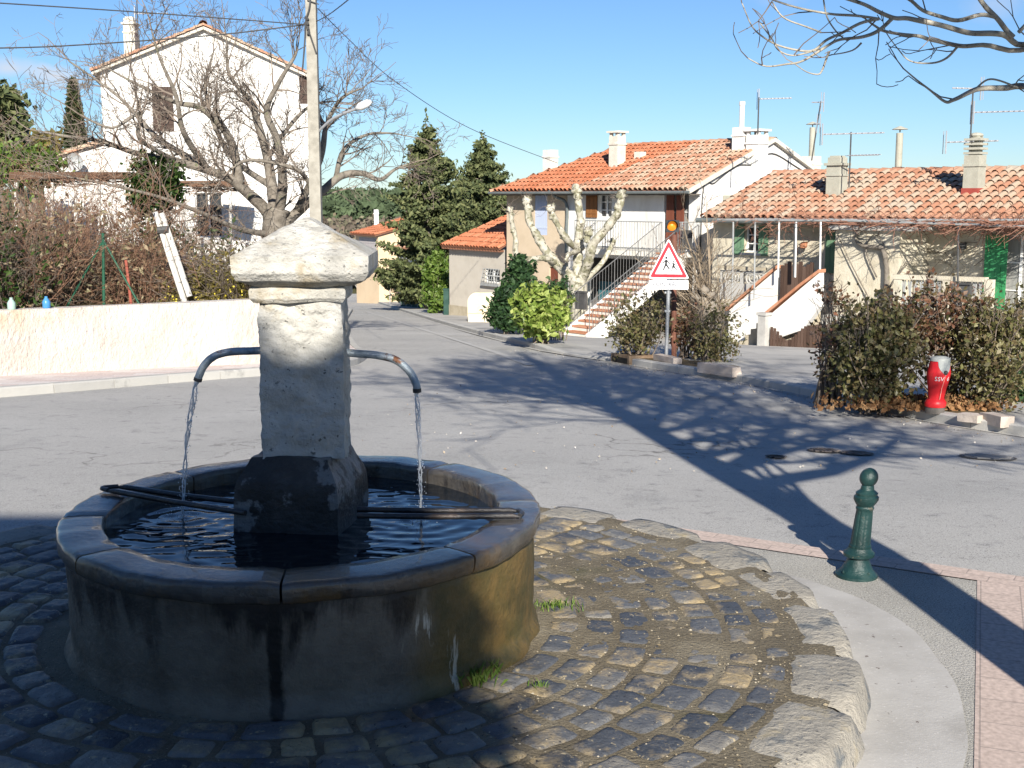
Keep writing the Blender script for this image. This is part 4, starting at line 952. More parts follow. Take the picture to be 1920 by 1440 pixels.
mb.quad(O + UP * zb_, O + UP * zE, c0 + UP * zE, c0 + UP * zb_); mb.quad(O + u * Wd + UP * zb_, c1 + UP * zb_, c1 + UP * zE, O + u * Wd + UP * zE); mb.quad(c0 + UP * zb_, c0 + UP * zE, c1 + UP * zE, c1 + UP * zb_)
mb.add([O + UP * zE, (O + c0) / 2 + UP * (zRc - .06), c0 + UP * zE], [(0, 1, 2)]); mb.add([O + u * Wd + UP * zE, c1 + UP * zE, (O + u * Wd + c1) / 2 + UP * (zRc - .06)], [(0, 1, 2)])
mb.build('wall', m_old, hc)
pane(O, u, n, w1, hc, m_glass, .16, (1, 2)); pane(O, u, n, dr, hc, m_glassc, .2, (1, 2), name='door')
mb = MB(); a, c, b, d = w1; mb.obox(q(a - .1, c - .08, 0), u * (b - a + .2), n * .1, UP * .07); mb.build('sill', m_conc, hc)
shutter(O, u, n, rect(1380, 421, 1396, 478), hc, m_green2, .03, boards=3); shutter(O, u, n, rect(1425, 422, 1441, 480), hc, m_green2, .03, boards=3)
shutter(O, u, n, rect(1551, 432, 1567, 512), hc, m_green2, .03, boards=2, label='narrow dark green shutter beside the porch')
shutter(O, u, n, rect(1851, 440, 1884, 600), hc, m_green, .05, boards=4, label='tall bright green door shutter')
mb = MB(); p_ = rect(1858, 440, 1884, 600); mb.obox(q(dr[0] - .02, dr[1], .0), u * .14, n * .05, UP * (dr[3] - dr[1])); mb.build('door_jamb', m_white, hc)
sl = (zRc - zE) / (DC / 2); ev = .5; f0 = O + n * ev + UP * (zE - ev * sl); L1 = sqrt((DC / 2 + ev) ** 2 + (zRc - zE + ev * sl) ** 2); vv_ = (-n * (DC / 2 + ev) + UP * (zRc - zE + ev * sl)).normalized()
mb = MB(); tiles(mb, f0 - u * .15, u, vv_, Wd + .3, L1, .245, .40, None, 12); ridge_tiles(mb, (O + c0) / 2 - u * .15 + UP * zRc, (O + c0) / 2 + u * (Wd + .15) + UP * zRc, 7, .14)
mb.build('roof', m_tile_old, hc)
mb = MB(); slab(mb, [f0 - u * .15 - UP * .02, f0 + u * (Wd + .15) - UP * .02, (O + u * Wd + c1) / 2 + u * .15 + UP * (zRc - .02), (O + c0) / 2 - u * .15 + UP * (zRc - .02)])
bk0 = O - n * (DC + ev) + UP * (zE - ev * sl - .02); slab(mb, [bk0 + u * (Wd + .15), bk0 - u * .15, (O + c0) / 2 - u * .15 + UP * (zRc - .02), (O + u * Wd + c1) / 2 + u * .15 + UP * (zRc - .02)])
mb.build('roof_deck', m_deck, hc)
mb = MB(); mb.tube([f0 - u * .2 + n * .06 - UP * .07, f0 + u * (Wd + .2) + n * .06 - UP * .07], .075, 10)
for k in range(0, int(Wd), 1): mb.box(f0 + u * k + n * .02 - UP * .06, (.03, .18, .13), math.atan2(u.y, u.x), .9)
mb.build('gutter', m_zinc, hc)
mb = MB(); mb.obox(f0 - UP * .1 - n * (ev - .02), u * Wd, n * (ev - .06), UP * .04); mb.build('soffit', m_soffit, hc)
rz = math.atan2(u.y, u.x)
for (px, py, w_, h_, mt_, cap_, lb) in [(1568, 366, .44, .85, m_potg, 'stepped', 'squat grey chimney with stepped head'), (1825, 362, .42, 1.0, m_potg, 'louvre', 'grey chimney with louvred head and red foot')]:
    o_ = chimney(hc, on_roof(px, py, O, n, zE, sl), w_, w_, h_, rz, mt_, cap_, lb)
mb = MB(); p_ = on_roof(1825, 362, O, n, zE, sl); x_ = u * .47; y_ = n * .47; mb.obox(p_ - x_ / 2 - y_ / 2 - UP * .25, x_, y_, UP * .38); mb.build('flashing', M('red_flashing', [(.28, .05, .04), (.36, .08, .06)], scale=4, rough=.6), hc)
chimney(hc, P(1684, 321, 37.5), .26, .26, .12, rz, m_deck, 'cowl', 'thin grey flue with a flat cowl')
# flat-topped porch block
pa = on(1569, 430)[0]; pd = 1.5; r_ = ray(1690, 430); 
OP = q(pa, 0, pd); OP.z = 0; onP = lambda px, py: ONP(px, py, OP, u); pw = onP(1688, 430)[0] - onP(1567, 430)[0]; OP = OP + u * onP(1567, 430)[0]; zp1 = onP(1600, 431)[1]
mb = MB(); wall(mb, OP, u, n, zb_, zp1, pw, [], .1); mb.quad(OP + UP * zb_, OP + UP * zp1, OP - n * pd + UP * zp1, OP - n * pd + UP * zb_); e_ = OP + u * pw; mb.quad(e_ + UP * zb_, e_ - n * pd + UP * zb_, e_ - n * pd + UP * zp1, e_ + UP * zp1)
po = mb.build('porch', m_old, hc)
mb = MB(); mb.obox(OP - u * .15 + n * .12 + UP * zp1, u * (pw + .5), -n * (pd + .1), UP * .10); mb.build('porch_slab', m_conc, po)
mb = MB(); zl = onP(1600, 592)[1]; mb.obox(OP - u * .1 + n * .003 + UP * (zl - .28), u * (pw + 1.2), n * .35, UP * .28); mb.build('ledge', m_conc, hc)
# small wall lamp fittings
for (px, py, col_, lb) in [(1513, 455, m_terr, 'terracotta pot lamp on the wall'), (1811, 456, m_blackiron, 'dark lamp on the wall')]:
    a_, z_ = on(px, py); mb = MB(); mb.obox(q(a_ - .03, z_ - .02, 0), u * .06, n * .16, UP * .05); mb.lathe(q(a_, z_ - .16, .18), [(.06, 0), (.10, .02), (.12, .12), (.05, .18)], 12); mb.build('wall_lamp', col_, hc)['label'] = lb
# ---- outside stair with two rendered cheek walls, terracotta copings, gate post and picket fence
Os = q(0, 0, 3.0); Os.z = 0; onS = lambda px, py: ONP(px, py, Os, u)
sp = lambda px, py, d=0.0: Os + u * onS(px, py)[0] + n * d + UP * onS(px, py)[1]
stt = thing('garden_stair', sp(1400, 655), 'outside steps between two white walls with terracotta copings by the picket fence', 'stair')
def cheek(pts, cop, th, lb):
    mb = MB(); mb.prism([sp(*p) for p in pts], -n * th); o_ = mb.build('side_wall', m_white, stt)
    A_, B_ = sp(*cop[0]), sp(*cop[1]); mb = MB(); d_ = (B_ - A_) / 7
    for k in range(7): mb.obox(A_ + d_ * k + n * .06 + UP * .0, d_ * .985, -n * (th + .12), UP * .085)
    mb.build('coping', m_terr, o_)
Of = Os.copy(); Os = Of - n * 1.0; cheek([(1366, 600), (1366, 668), (1452, 640), (1456, 506), (1367, 582)], [(1362, 583), (1458, 503)], .22, ''); Os = Of
def cheek2():
    global Os
    O2 = Os + n * .0
cheek([(1437, 596), (1441, 640), (1506, 618), (1506, 537)], [(1432, 594), (1503, 536)], .22, '')
cheek([(1506, 537), (1506, 618), (1536, 575), (1536, 512)], [(1502, 537), (1537, 511)], .22, '')
mb = MB(); nst = 8
for k in range(nst):
    x0 = 1366 + (1450 - 1366) * k / nst; y0 = 652 - (652 - 562) * k / nst
    a0_, z0_ = onS(x0, y0); a1_ = onS(1500, y0)[0]; mb.obox(Os + u * a0_ - n * (.24 + .002 * k) + UP * (z0_ - 1.2), u * (a1_ - a0_), -n * (.75 - .004 * k), UP * 1.2); 
mb.build('steps', m_plinth, stt)
mb = MB(); p_ = sp(1437, 668); h_ = (sp(1437, 590) - sp(1437, 668)).length; mb.obox(p_ - u * .11 + n * .05, u * .24, n * .24, UP * h_); mb.obox(p_ - u * .14 + n * .02 + UP * h_, u * .30, n * .30, UP * .07); tag(mb.build('gate_post', m_conc), 'grey concrete gate post between the steps and the picket fence', 'post')
pf = thing('picket_fence', sp(1494, 665, .1), 'low dark brown picket fence with a scooped top', 'fence'); mb = MB()
for k in range(17):
    x_ = 1449 + (1540 - 1449) * k / 16; t = k / 16; top_ = 612 + (26 * sm(0, .32, t) if t < .32 else 26 * (1 - sm(.32, .75, t))) - 4 * t; p_ = sp(x_, 659 + 5 * t, .12); h_ = (sp(x_, top_) - sp(x_, 659 + 5 * t)).length
    mb.obox(p_, u * .075, n * .025, UP * h_)
mb.build('pickets', m_wood, pf); mb = MB(); mb.obox(sp(1447, 656, .10), sp(1541, 661, .10) - sp(1447, 656, .10), n * .02, UP * .08); mb.obox(sp(1447, 640, .10), sp(1541, 644, .10) - sp(1447, 640, .10), n * .02, UP * .06); mb.build('rail', m_wood, pf)
mb = MB(); mb.obox(sp(1443, 669, .0), sp(1545, 675, .0) - sp(1443, 669, .0), n * .2, UP * .16); mb.build('kerb_base', m_conc, pf)
Of = O + n * 2.0; onf = lambda px, py: ONP(px, py, Of, u); mb = MB(); A_ = Of + u * onf(1465, 500)[0] + UP * (onf(1466, 560)[1] - .2); on_, on = on, onf
for k in range(9): mb.obox(A_ + u * (.115 * k), u * .107, n * .03, UP * (on(1466, 497)[1] - on(1466, 560)[1] + .25 + .06 * ((k * 7) % 3 - 1)))
on = on_
tag(mb.build('board_fence', m_wood), 'tall dark plank screen behind the white stair walls', 'fence')
# terrace front with a pierced concrete balustrade
tr = thing('balustrade', q(on(1352, 560)[0], on(1352, 560)[1], 1.6), 'grey pierced concrete balustrade left of the garden stair', 'balustrade')
O_t = q(0, 0, 1.6); O_t.z = 0; onT = lambda px, py: ONP(px, py, O_t, u); tp = lambda px, py, d=0.: O_t + u * onT(px, py)[0] + n * d + UP * onT(px, py)[1]
mb = MB(); mb.obox(tp(1350, 502), tp(1438, 507) - tp(1350, 502), n * .2, UP * .08); mb.build('top_rail', m_plinth, tr)
mb = MB(); mb.obox(tp(1352, 560), tp(1437, 560) - tp(1352, 560), n * .12, UP * ((tp(1352, 532) - tp(1352, 560)).length)); mb.build('base_wall', m_conc, tr)
def pierced(A_, W_, H_, parent, nb):
    mb = MB(); w_ = W_ / nb
    for k in range(nb):
        c_ = A_ + u * (w_ * (k + .5)) + UP * H_ / 2
        for (x_, z_, ww, hh) in [(-w_ / 2, -H_ / 2, w_, .05), (-w_ / 2, H_ / 2 - .05, w_, .05), (-w_ / 2, -H_ / 2, .05, H_), (w_ / 2 - .05, -H_ / 2, .05, H_)]: mb.obox(c_ + u * x_ + UP * z_, u * ww, n * .08, UP * hh)
        for rr_ in (.14, .24):
            pts = [c_ + n * .04 + u * rr_ * cos(2 * pi * i / 14) + UP * rr_ * .8 * sin(2 * pi * i / 14) for i in range(15)]; mb.tube(pts, .025, 6, False)
        for i in range(4): mb.tube([c_ + n * .04 + (u * cos(pi / 4 + i * pi / 2) + UP * sin(pi / 4 + i * pi / 2)) * .14, c_ + n * .04 + (u * cos(pi / 4 + i * pi / 2) + UP * sin(pi / 4 + i * pi / 2)) * .36], .025, 6)
    return mb.build('pierced_panel', m_conc, parent)
pierced(tp(1354, 532, .02), (tp(1435, 532) - tp(1354, 532)).length, (tp(1352, 506) - tp(1352, 532)).length, tr, 2)
t2 = thing('balustrade', tp(1700, 580), 'pale concrete balustrade with posts behind the tall hedge', 'balustrade')
mb = MB(); mb.obox(tp(1692, 521, .4), tp(1868, 527, .4) - tp(1692, 521, .4), n * .18, UP * .11); mb.build('top_rail', m_old, t2); mb = MB()
for x_ in (1694, 1785, 1862): mb = MB(); mb.obox(tp(x_, 600, .42), u * .2, n * .16, UP * ((tp(x_, 522) - tp(x_, 600)).length)); mb.build('post', m_old, t2)
mb = MB()
for k in range(30): 
    x_ = 1700 + 160 * k / 29; mb.tube(spline([tp(x_, 600, .5), tp(x_ + (2 if k % 2 else -2), 575, .5), tp(x_ + (-2 if k % 2 else 2), 550, .5), tp(x_, 524, .5)], 3), .022, 5)
mb.build('balusters', m_railm, t2)
mb = MB(); c_ = tp(1833, 545, .62); mb.obox(c_ - u * .16 - UP * .16, u * .32, n * .12, UP * .34); mb.obox(c_ - u * .18 + UP * .18, u * .36, n * .16, UP * .04); lb_ = mb.build('letter_box', m_blackiron); tag(lb_, 'dark green letter box on the pale balustrade above the hydrant', 'letter box')
# vine pergola in front of the house
pg = thing('pergola', tp(1600, 600), 'vine pergola of thin pale posts along the front of the long house', 'pergola')
O_g = q(0, 0, 2.3); O_g.z = 0
def gp(px, py, d=0.0): a_, z_ = ONP(px, py, O_g, u); return O_g + u * a_ + n * d + UP * z_
for (x_, y1_, m__) in [(1373, 565, m_railm), (1414, 560, m_railm), (1459, 520, m_frame), (1488, 520, m_blackiron), (1491, 520, m_frame), (1537, 540, m_frame), (1795, 600, m_blackiron)]:
    mb = MB(); mb.tube([gp(x_, y1_), gp(x_ + 2, 416)], .024, 8); mb.build('post', m__, pg)
mb = MB(); zt = gp(1600, 414).z
for d_ in (0, -.9, -1.8): mb.tube([gp(1345, 412, d_), gp(1600, 414, d_), gp(1960, 426, d_)], .03, 6)
for k in range(18): x_ = 1350 + 34 * k; mb.tube([gp(x_, 413, .1), gp(x_, 413, -2.2)], .022, 6)
mb.build('beams', m_railm, pg)

UC, NC, OC, OPC = u.copy(), n.copy(), O.copy(), OP.copy()
def gp(px, py, d=0.0): a_, z_ = ONP(px, py, O_g, UC); return O_g + UC * a_ + NC * d + UP * z_
# ------------------------------------------------------------------ white gabled house on the left
random.seed(41)
DW = 44.0
wl = P(203, 455, DW - .4); wr = P(579, 455, DW + 1.2)
u = V((wr.x - wl.x, wr.y - wl.y, 0)); Ww = u.length; u.normalize(); n = V((u.y, -u.x, 0)); O = V((wl.x, wl.y, 0))
on = lambda px, py: ONP(px, py, O, u); q = lambda A, z, e: hpoint(O, u, n, A, e, z)
def rect(x0, y0, x1, y1):
    a0, z1 = on(x0, y0); a1, z0 = on(x1, y1); return (a0, z0, a1, z1)
hw = thing('gabled_house', (wl.x, wl.y, gz(wl.x, wl.y)), 'tall white house with a wide orange-edged gable behind the bare tree', 'house')
zEl = on(203, 128)[1]; aA, zA = on(381, 50); zb_ = -3.6; DW_ = 9.0; zEr = zEl
w1 = rect(284, 162, 327, 247); w2 = rect(561, 142, 577, 195); dk = rect(365, 362, 420, 445)
mb = MB(); wall(mb, O, u, n, zb_, zEl, Ww, [w1, w2, dk], .2); mb.add([q(0, zEl, 0), q(Ww, zEl, 0), q(aA, zA, 0)], [(0, 1, 2)])
b0, b1_ = O - n * DW_, O + u * Ww - n * DW_
mb.quad(O + UP * zb_, O + UP * zEl, b0 + UP * zEl, b0 + UP * zb_); mb.quad(O + u * Ww + UP * zb_, b1_ + UP * zb_, b1_ + UP * zEl, O + u * Ww + UP * zEl); mb.quad(b0 + UP * zb_, b0 + UP * zEl, b1_ + UP * zEl, b1_ + UP * zb_); mb.add([b1_ + UP * zEl, b0 + UP * zEl, q(aA, zA, -DW_)], [(0, 1, 2)])
mb.build('wall', m_white, hw)
shutter(O, u, n, w1, hw, m_dark_sh, -.06, .05, boards=4, label='closed brown shutters of the upper window'); shutter(O, u, n, w2, hw, m_dark_sh, -.06, .05, boards=2)
pane(O, u, n, dk, hw, m_glass, .18, (1, 1), name='terrace_door')
sl_ = lambda a_: 0
mbt, mbd = MB(), MB()
for s_ in (0, 1):
    eav = q(-.28, zEl - .28 * (zA - zEl) / aA, .22) if s_ == 0 else q(Ww + .28, zEl - .28 * (zA - zEl) / (Ww - aA), -DW_ - .22)
    ap = q(aA, zA + .02, .22) if s_ == 0 else q(aA, zA + .02, -DW_ - .22); al = -n if s_ == 0 else n
    tiles(mbt, eav, al, ap - eav, DW_ + .44, (ap - eav).length, .23, .38, None, 60 + s_); slab(mbd, [eav - UP * .02, eav + al * (DW_ + .44) - UP * .02, ap + al * (DW_ + .44) - UP * .02, ap - UP * .02], .1)
ridge_tiles(mbt, q(aA, zA + .08, .26), q(aA, zA + .08, -DW_ - .2), 9, .15)
# verge tiles seen from the front
for s_ in (0, 1):
    A_ = q(-.3, zEl - .3 * (zA - zEl) / aA + .02, .2) if s_ == 0 else q(Ww + .3, zEl - .3 * (zA - zEl) / (Ww - aA) + .02, .2); ridge_tiles(mbt, A_, q(aA, zA + .06, .2), 14 + s_, .10, .34)
mbt.build('roof', m_tile_mix, hw); mbd.build('roof_deck', m_mort, hw)
cb = P(246, 92, DW + 2.5); chimney(hw, cb, .40, .40, .85, 0, m_pot, 'stepped', 'tall cream chimney on the left slope')
antenna(cb + V((.28, 0, -.3)), 2.5, 'thin aerial beside the chimney of the white gabled house', [(.62, .1, 1.1, .1, 9, .14)])
# lean-to on its left
A_ = P(80, 302, DW + .6); B_ = P(206, 264, DW + .55); mb = MB(); zl = A_.z; Wl = B_.x - A_.x
OL2 = V((A_.x, A_.y, 0)); uL = V((1, 0, 0)); nL = V((0, -1, 0))
mb.prism([V((A_.x, A_.y, zb_)), V((B_.x, A_.y, zb_)), V((B_.x, A_.y, B_.z)), V((A_.x, A_.y, A_.z))], V((0, 5, 0))); mb.build('lean_to', m_white, hw)
mb = MB(); tiles(mb, V((A_.x - .15, A_.y + 5.1, A_.z - .0)), V((0, -1, 0)), V((Wl, 0, B_.z - A_.z)), 5.3, sqrt(Wl ** 2 + (B_.z - A_.z) ** 2), .23, .38, None, 33); ridge_tiles(mb, V((A_.x - .15, A_.y - .12, A_.z - .02)), V((B_.x, A_.y - .12, B_.z + .02)), 17, .10, .34); mb.build('lean_to_roof', m_tile_mix, hw)
c_ = P(140, 304, DW - .1); mb = MB(); nd = 20; vs_ = [c_ + V((0, .14, 0))] + [c_ + V((.30 * k_ / 3 * cos(2 * pi * i / nd), .14 - .14 * (k_ / 3) ** 2, .32 * k_ / 3 * sin(2 * pi * i / nd))) for k_ in range(1, 4) for i in range(nd)]
mb.add(vs_, [(0, 1 + i, 1 + (i + 1) % nd) for i in range(nd)] + [(1 + k_ * nd + i, 1 + (k_ + 1) * nd + i, 1 + (k_ + 1) * nd + (i + 1) % nd, 1 + k_ * nd + (i + 1) % nd) for k_ in range(2) for i in range(nd)])
mb.tube([c_ + V((0, .14, -.02)), c_ + V((0, .6, -.05))], .03, 8); mb.tube([c_ + V((0, .1, -.28)), c_ + V((0, -.3, -.05))], .012, 6); mb.box(c_ + V((0, -.3, -.05)), (.07, .1, .07))
tag(mb.build('satellite_dish', M('dish_grey', [(.32, .33, .33), (.42, .43, .43)], scale=9, rough=.6, bump=0)), 'round grey satellite dish on the lean-to of the white house', 'satellite dish')
# brown reed canopies in front of it
m_reed = M('reed_matting', [(.10, .055, .035), (.17, .10, .065), (.24, .16, .11)], scale=5, rough=1, tint=.6, bump=.8, bscale=50, stretch=(1, 1, 6))
m_pole = M('pale_pole', [(.50, .48, .44), (.64, .62, .58)], scale=5, rough=.8, bump=.3, second=((.16, .15, .13), 9, .58, .06))
def canopy(x0, x1, y0, y1, D, dep, posts, label):
    A_, B_ = P(x0, y1, D), P(x1, y1, D); h_ = P(x0, y0, D).z - A_.z
    t = thing('reed_canopy', (A_.x, A_.y, gz(A_.x, A_.y)), label, 'canopy', 'reed canopies by the white house'); mb = MB(); r = random.Random(x0)
    mb.obox(A_ + UP * h_ * .45, B_ - A_, V((0, dep, .0)), UP * h_ * .4)
    for k in range(240):
        x_ = r.random(); p_ = A_ + (B_ - A_) * x_ + V((0, r.uniform(-.05, dep), h_ * r.uniform(.1, .85))); d_ = V((r.uniform(-.6, .6), r.uniform(-.25, .1), r.uniform(-.12, .05))); mb.tube([p_, p_ + d_], .012, 4, False)
    mb.build('roof_matting', m_reed, t)
    for (px, pt, pb) in posts:
        mb = MB(); a_ = P(px, pt, D + .1); b_ = P(px, pb, D + .1); mb.tube([b_, a_], .05, 8); mb.build('post', m_pole, t)
canopy(18, 240, 318, 348, 36, 3, [(98, 342, 470), (142, 342, 470), (186, 342, 470), (30, 342, 470)], 'brown reed canopy on pale posts, left of the bare tree')
canopy(338, 440, 335, 362, 41, 2, [(345, 358, 480), (432, 358, 480)], 'short brown reed canopy against the white house wall')

# ------------------------------------------------------------------ houses far down the street
Pf = P(670, 560, 84); Pg = P(712, 560, 82.5); 
def simple_house(name, A_, B_, dep, zb_, zt, rise, wallm, tilem, label, ev=.35, windows=(), gable=False):
    uu = V((B_.x - A_.x, B_.y - A_.y, 0)); W_ = uu.length; uu.normalize(); nn = V((uu.y, -uu.x, 0)); O_ = V((A_.x, A_.y, 0))
    t = thing(name, (A_.x, A_.y, gz(A_.x, A_.y)), label, 'house'); mb = MB(); wall(mb, O_, uu, nn, zb_, zt, W_, windows, .15)
    bb = -nn * dep; c_ = O_ + uu * W_
    mb.quad(O_ + UP * zb_, O_ + UP * zt, O_ + bb + UP * zt, O_ + bb + UP * zb_); mb.quad(c_ + UP * zb_, c_ + bb + UP * zb_, c_ + bb + UP * zt, c_ + UP * zt); mb.quad(O_ + bb + UP * zb_, O_ + bb + UP * zt, c_ + bb + UP * zt, c_ + bb + UP * zb_)
    mb.add([c_ + UP * zt, c_ + bb + UP * zt, c_ + bb / 2 + UP * (zt + rise)], [(0, 1, 2)]); mb.add([O_ + bb + UP * zt, O_ + UP * zt, O_ + bb / 2 + UP * (zt + rise)], [(0, 1, 2)])
    mb.build('wall', wallm, t); s_ = rise / (dep / 2); mbt, mbd = MB(), MB()
    for (nnn, st_, al) in ((nn, O_ - uu * .2, uu), (-nn, c_ + bb + uu * .2, -uu)):
        e_ = st_ + nnn * ev + UP * (zt - ev * s_ + .04); rg = st_ + (bb / 2 if nnn == nn else -bb / 2) + UP * (zt + rise + .04)
        tiles(mbt, e_, al, rg - e_, W_ + .4, (rg - e_).length, .26, .42, None, int(abs(A_.x) * 10)); slab(mbd, [e_ - UP * .02, e_ + al * (W_ + .4) - UP * .02, rg + al * (W_ + .4) - UP * .02, rg - UP * .02], .08)
    mbt.build('roof', tilem, t); mbd.build('roof_deck', m_deck, t); return t, O_, uu, nn
A_ = P(669, 560, 84); B_ = P(711, 560, 81); uF = V((B_.x - A_.x, B_.y - A_.y, 0)).normalized(); OF = V((A_.x, A_.y, 0)); onF = lambda px, py: ONP(px, py, OF, uF)
fr = (onF(674, 480)[0], onF(674, 497)[1], onF(706, 480)[0], onF(674, 444)[1])
t, O_, uu, nn = simple_house('far_house', A_, B_, 9, -8.5, onF(690, 438)[1], 1.1, m_peach, m_tile_new, 'small peach house with orange roof far down the street', windows=[fr])
shutter(O_, uu, nn, fr, t, m_lilac, -.05, .05, boards=5, label='closed grey shutters')
chimney(t, P(706, 415, 86), .3, .3, .8, 0, m_frame, None)
A_ = P(748, 590, 76); B_ = P(800, 590, 72); t, O_, uu, nn = simple_house('shaded_house', A_, B_, 8, -8, P(770, 466, 74).z, 1.2, m_white, m_tile_mix, 'white house half hidden behind the tall conifers')
mb = MB(); onH = lambda px, py: ONP(px, py, O_, uu); a0_, z1_ = onH(765, 512); a1_, z0_ = onH(778, 585); mb.obox(O_ + uu * a0_ + nn * .002 + UP * z0_, uu * (a1_ - a0_), nn * .06, UP * (z1_ - z0_)); mb.build('door', m_shbrown, t)
mb = MB(); mb.tube([O_ + uu * onH(761, 500)[0] + nn * .06 + UP * z0_, O_ + uu * onH(761, 480)[0] + nn * .06 + UP * onH(761, 478)[1]], .05, 6); mb.build('downpipe', m_blackiron, t)
# ------------------------------------------------------------------ an added, unseen house behind the viewpoint, put in to shade the basin
hs = thing('shade_caster', (-5, -9, -.12), 'added unseen plastered house behind the viewpoint that shades the basin', 'house')
mb = MB(); Oh = V((.45, -6.5, 0)); wall(mb, Oh, V((-1, 0, 0)), V((0, 1, 0)), -.3, 6.99, 12, [(2, 1, 3, 2.4), (5, 1, 6, 2.4), (8, -.2, 9, 2.1), (2, 4, 3, 5.4), (5, 4, 6, 5.4), (8, 4, 9, 5.4)], .2)
mb.obox(V((-11.55, -13.5, -.3)), V((12, 0, 0)), V((0, 6.75, 0)), UP * 7.30); mb.obox(V((-11.55, -10.5, 7.0)), V((8.6, 0, 0)), V((0, 3.6, 0)), UP * .85); mb.build('wall', m_beige, hs)
mb = MB(); mb.obox(V((-11.7, -13.6, 7.0)), V((12.3, 0, 0)), V((0, 7.3, 0)), UP * .12); mb.build('roof', m_tile_old, hs)

# ------------------------------------------------------------------ garden wall on the left
m_gw = M('rough_white_wall', [(.49, .42, .36), (.59, .535, .48), (.67, .635, .59)], scale=.9, rough=.95, bump=1.0, bscale=14, bdist=.05, second=[((.52, .40, .28), 1.2, .54, .15), ((.36, .345, .30), 4, .62, .1), ((.66, .64, .60), 2.2, .60, .1)], stretch=(1, 1, .6))
WBp = [G(0, 707, .1), G(240, 694, .1), G(484, 683, .1), G(600, 677, .1)]
WTz = [P(0, 583, WBp[0].y).z, P(240, 573, WBp[1].y).z, P(484, 562, WBp[2].y).z, P(600, 557, WBp[3].y).z]
d_ = (WBp[0] - WBp[1]).normalized(); WBp = [WBp[0] + d_ * 9] + WBp; WTz = [WTz[0]] + WTz
c_ = WBp[-1]; WBp += [c_ + V((.15, .8, 0)), c_ + V((-.2, 3, 0)), V((-6.9, 42, 0)), V((-9.6, 62, 0))]; WTz += [WTz[-1], WTz[-1] - .1, gz(-6.9, 42) + 1.1, gz(-9, 62) + 1.0]
gw_ = thing('garden_wall', (WBp[2].x, WBp[2].y, gz(WBp[2].x, WBp[2].y)), 'long rough white garden wall along the left pavement', 'wall')
pts, zs = [], []
for i in range(len(WBp) - 1):
    k_ = max(2, int((WBp[i + 1] - WBp[i]).length / .25))
    for j in range(k_): pts.append(WBp[i] + (WBp[i + 1] - WBp[i]) * (j / k_)); zs.append(WTz[i] + (WTz[i + 1] - WTz[i]) * j / k_)
ns_ = normals(pts, -1); mb = MB(); vs_ = []; hr = 6
for p_, z_, nn_ in zip(pts, zs, ns_):
    g_ = gz(p_.x, p_.y) - .1
    for j in range(hr + 1): 
        zz = g_ + (z_ - g_) * j / hr; q_ = V((p_.x, p_.y, zz)) - nn_ * (.03 * NZ.fractal(V((p_.x * .9, p_.y * .9, zz * 1.3)), 1, 2, 3) - (.025 if j == hr else 0)); vs_.append(q_ + (UP * .012 * NZ.noise(p_) if j == hr else V((0, 0, 0))))
    vs_.append(V((p_.x, p_.y, z_ + .005)) + nn_ * .24); vs_.append(V((p_.x, p_.y, g_ - .4)) + nn_ * .26)
m_ = hr + 3
mb.add(vs_, [(i * m_ + j, (i + 1) * m_ + j, (i + 1) * m_ + j + 1, i * m_ + j + 1) for i in range(len(pts) - 1) for j in range(m_ - 1)]); o_ = mb.build('wall', m_gw, gw_, smooth=True); smooth_by_angle(o_, 40)
mb = MB(); p_ = ONP(254, 690, WBp[2], (WBp[3] - WBp[2]).normalized()); 
# garden ground behind it
mb = MB(); vs_ = []; k_ = 9
for p_, z_, nn_ in zip(pts[::4], zs[::4], ns_[::4]):
    for j in range(k_):
        d_ = .2 + j * j * .5; dd = V((-.25, 1, 0)).normalized() if p_.y < 26 else V((-1, .25, 0)).normalized(); q_ = p_ + dd * d_; vs_.append((q_.x, q_.y, z_ - .35 - .02 * d_ + .08 * NZ.noise(q_)))
nr = len(vs_) // k_
mb.add(vs_, [(i * k_ + j, (i + 1) * k_ + j, (i + 1) * k_ + j + 1, i * k_ + j + 1) for i in range(nr - 1) for j in range(k_ - 1)]); tag(mb.build('garden_soil', m_earth, smooth=True), kind='structure')
# ================================================================== TREES AND PLANTS
random.seed(51)
m_bark = M('grey_bark', [(.12, .105, .085), (.20, .175, .145), (.28, .25, .21)], scale=6, rough=.95, bump=1.0, bscale=22, bdist=.03, second=((.13, .14, .07), 3, .6, .1))
m_twig = M('twig_bark', [(.14, .112, .09), (.225, .185, .15)], scale=6, rough=.95, bump=0, tint=.4)
m_plane = M('plane_bark', [(.26, .245, .19), (.42, .395, .32), (.54, .51, .43)], scale=5, rough=.85, bump=.6, bscale=20, second=[((.24, .23, .155), 4.5, .50, .04), ((.12, .11, .08), 9, .565, .05)])
m_plane2 = M('plane_branch_bark', [(.22, .20, .16), (.36, .335, .28), (.46, .43, .37)], scale=9, rough=.9, bump=.5, bscale=40, second=[((.11, .095, .08), 14, .58, .06)])
m_stump = M('stump_bark', [(.18, .15, .12), (.30, .26, .21), (.38, .34, .28)], scale=5, rough=.95, bump=1.0, bscale=18, bdist=.04)
def leafmat(name, c, tr=.25, rough=.55): return M(name, c, scale=1.2, detail=2, tint=.75, rough=rough, bump=0, transl=tr, spec=.35)
m_con = leafmat('conifer_needles', [(.04, .056, .024), (.105, .128, .05), (.19, .20, .085)], .15, .7)
m_cyp = leafmat('cypress_leaves', [(.02, .032, .012), (.045, .06, .022), (.08, .085, .035)], .15, .7)
m_laur = leafmat('laurel_leaves', [(.10, .17, .03), (.24, .32, .065), (.42, .47, .15)], .3, .4)
m_dkbush = leafmat('dark_needles', [(.012, .03, .012), (.025, .06, .02), (.055, .11, .035)], .15, .6)
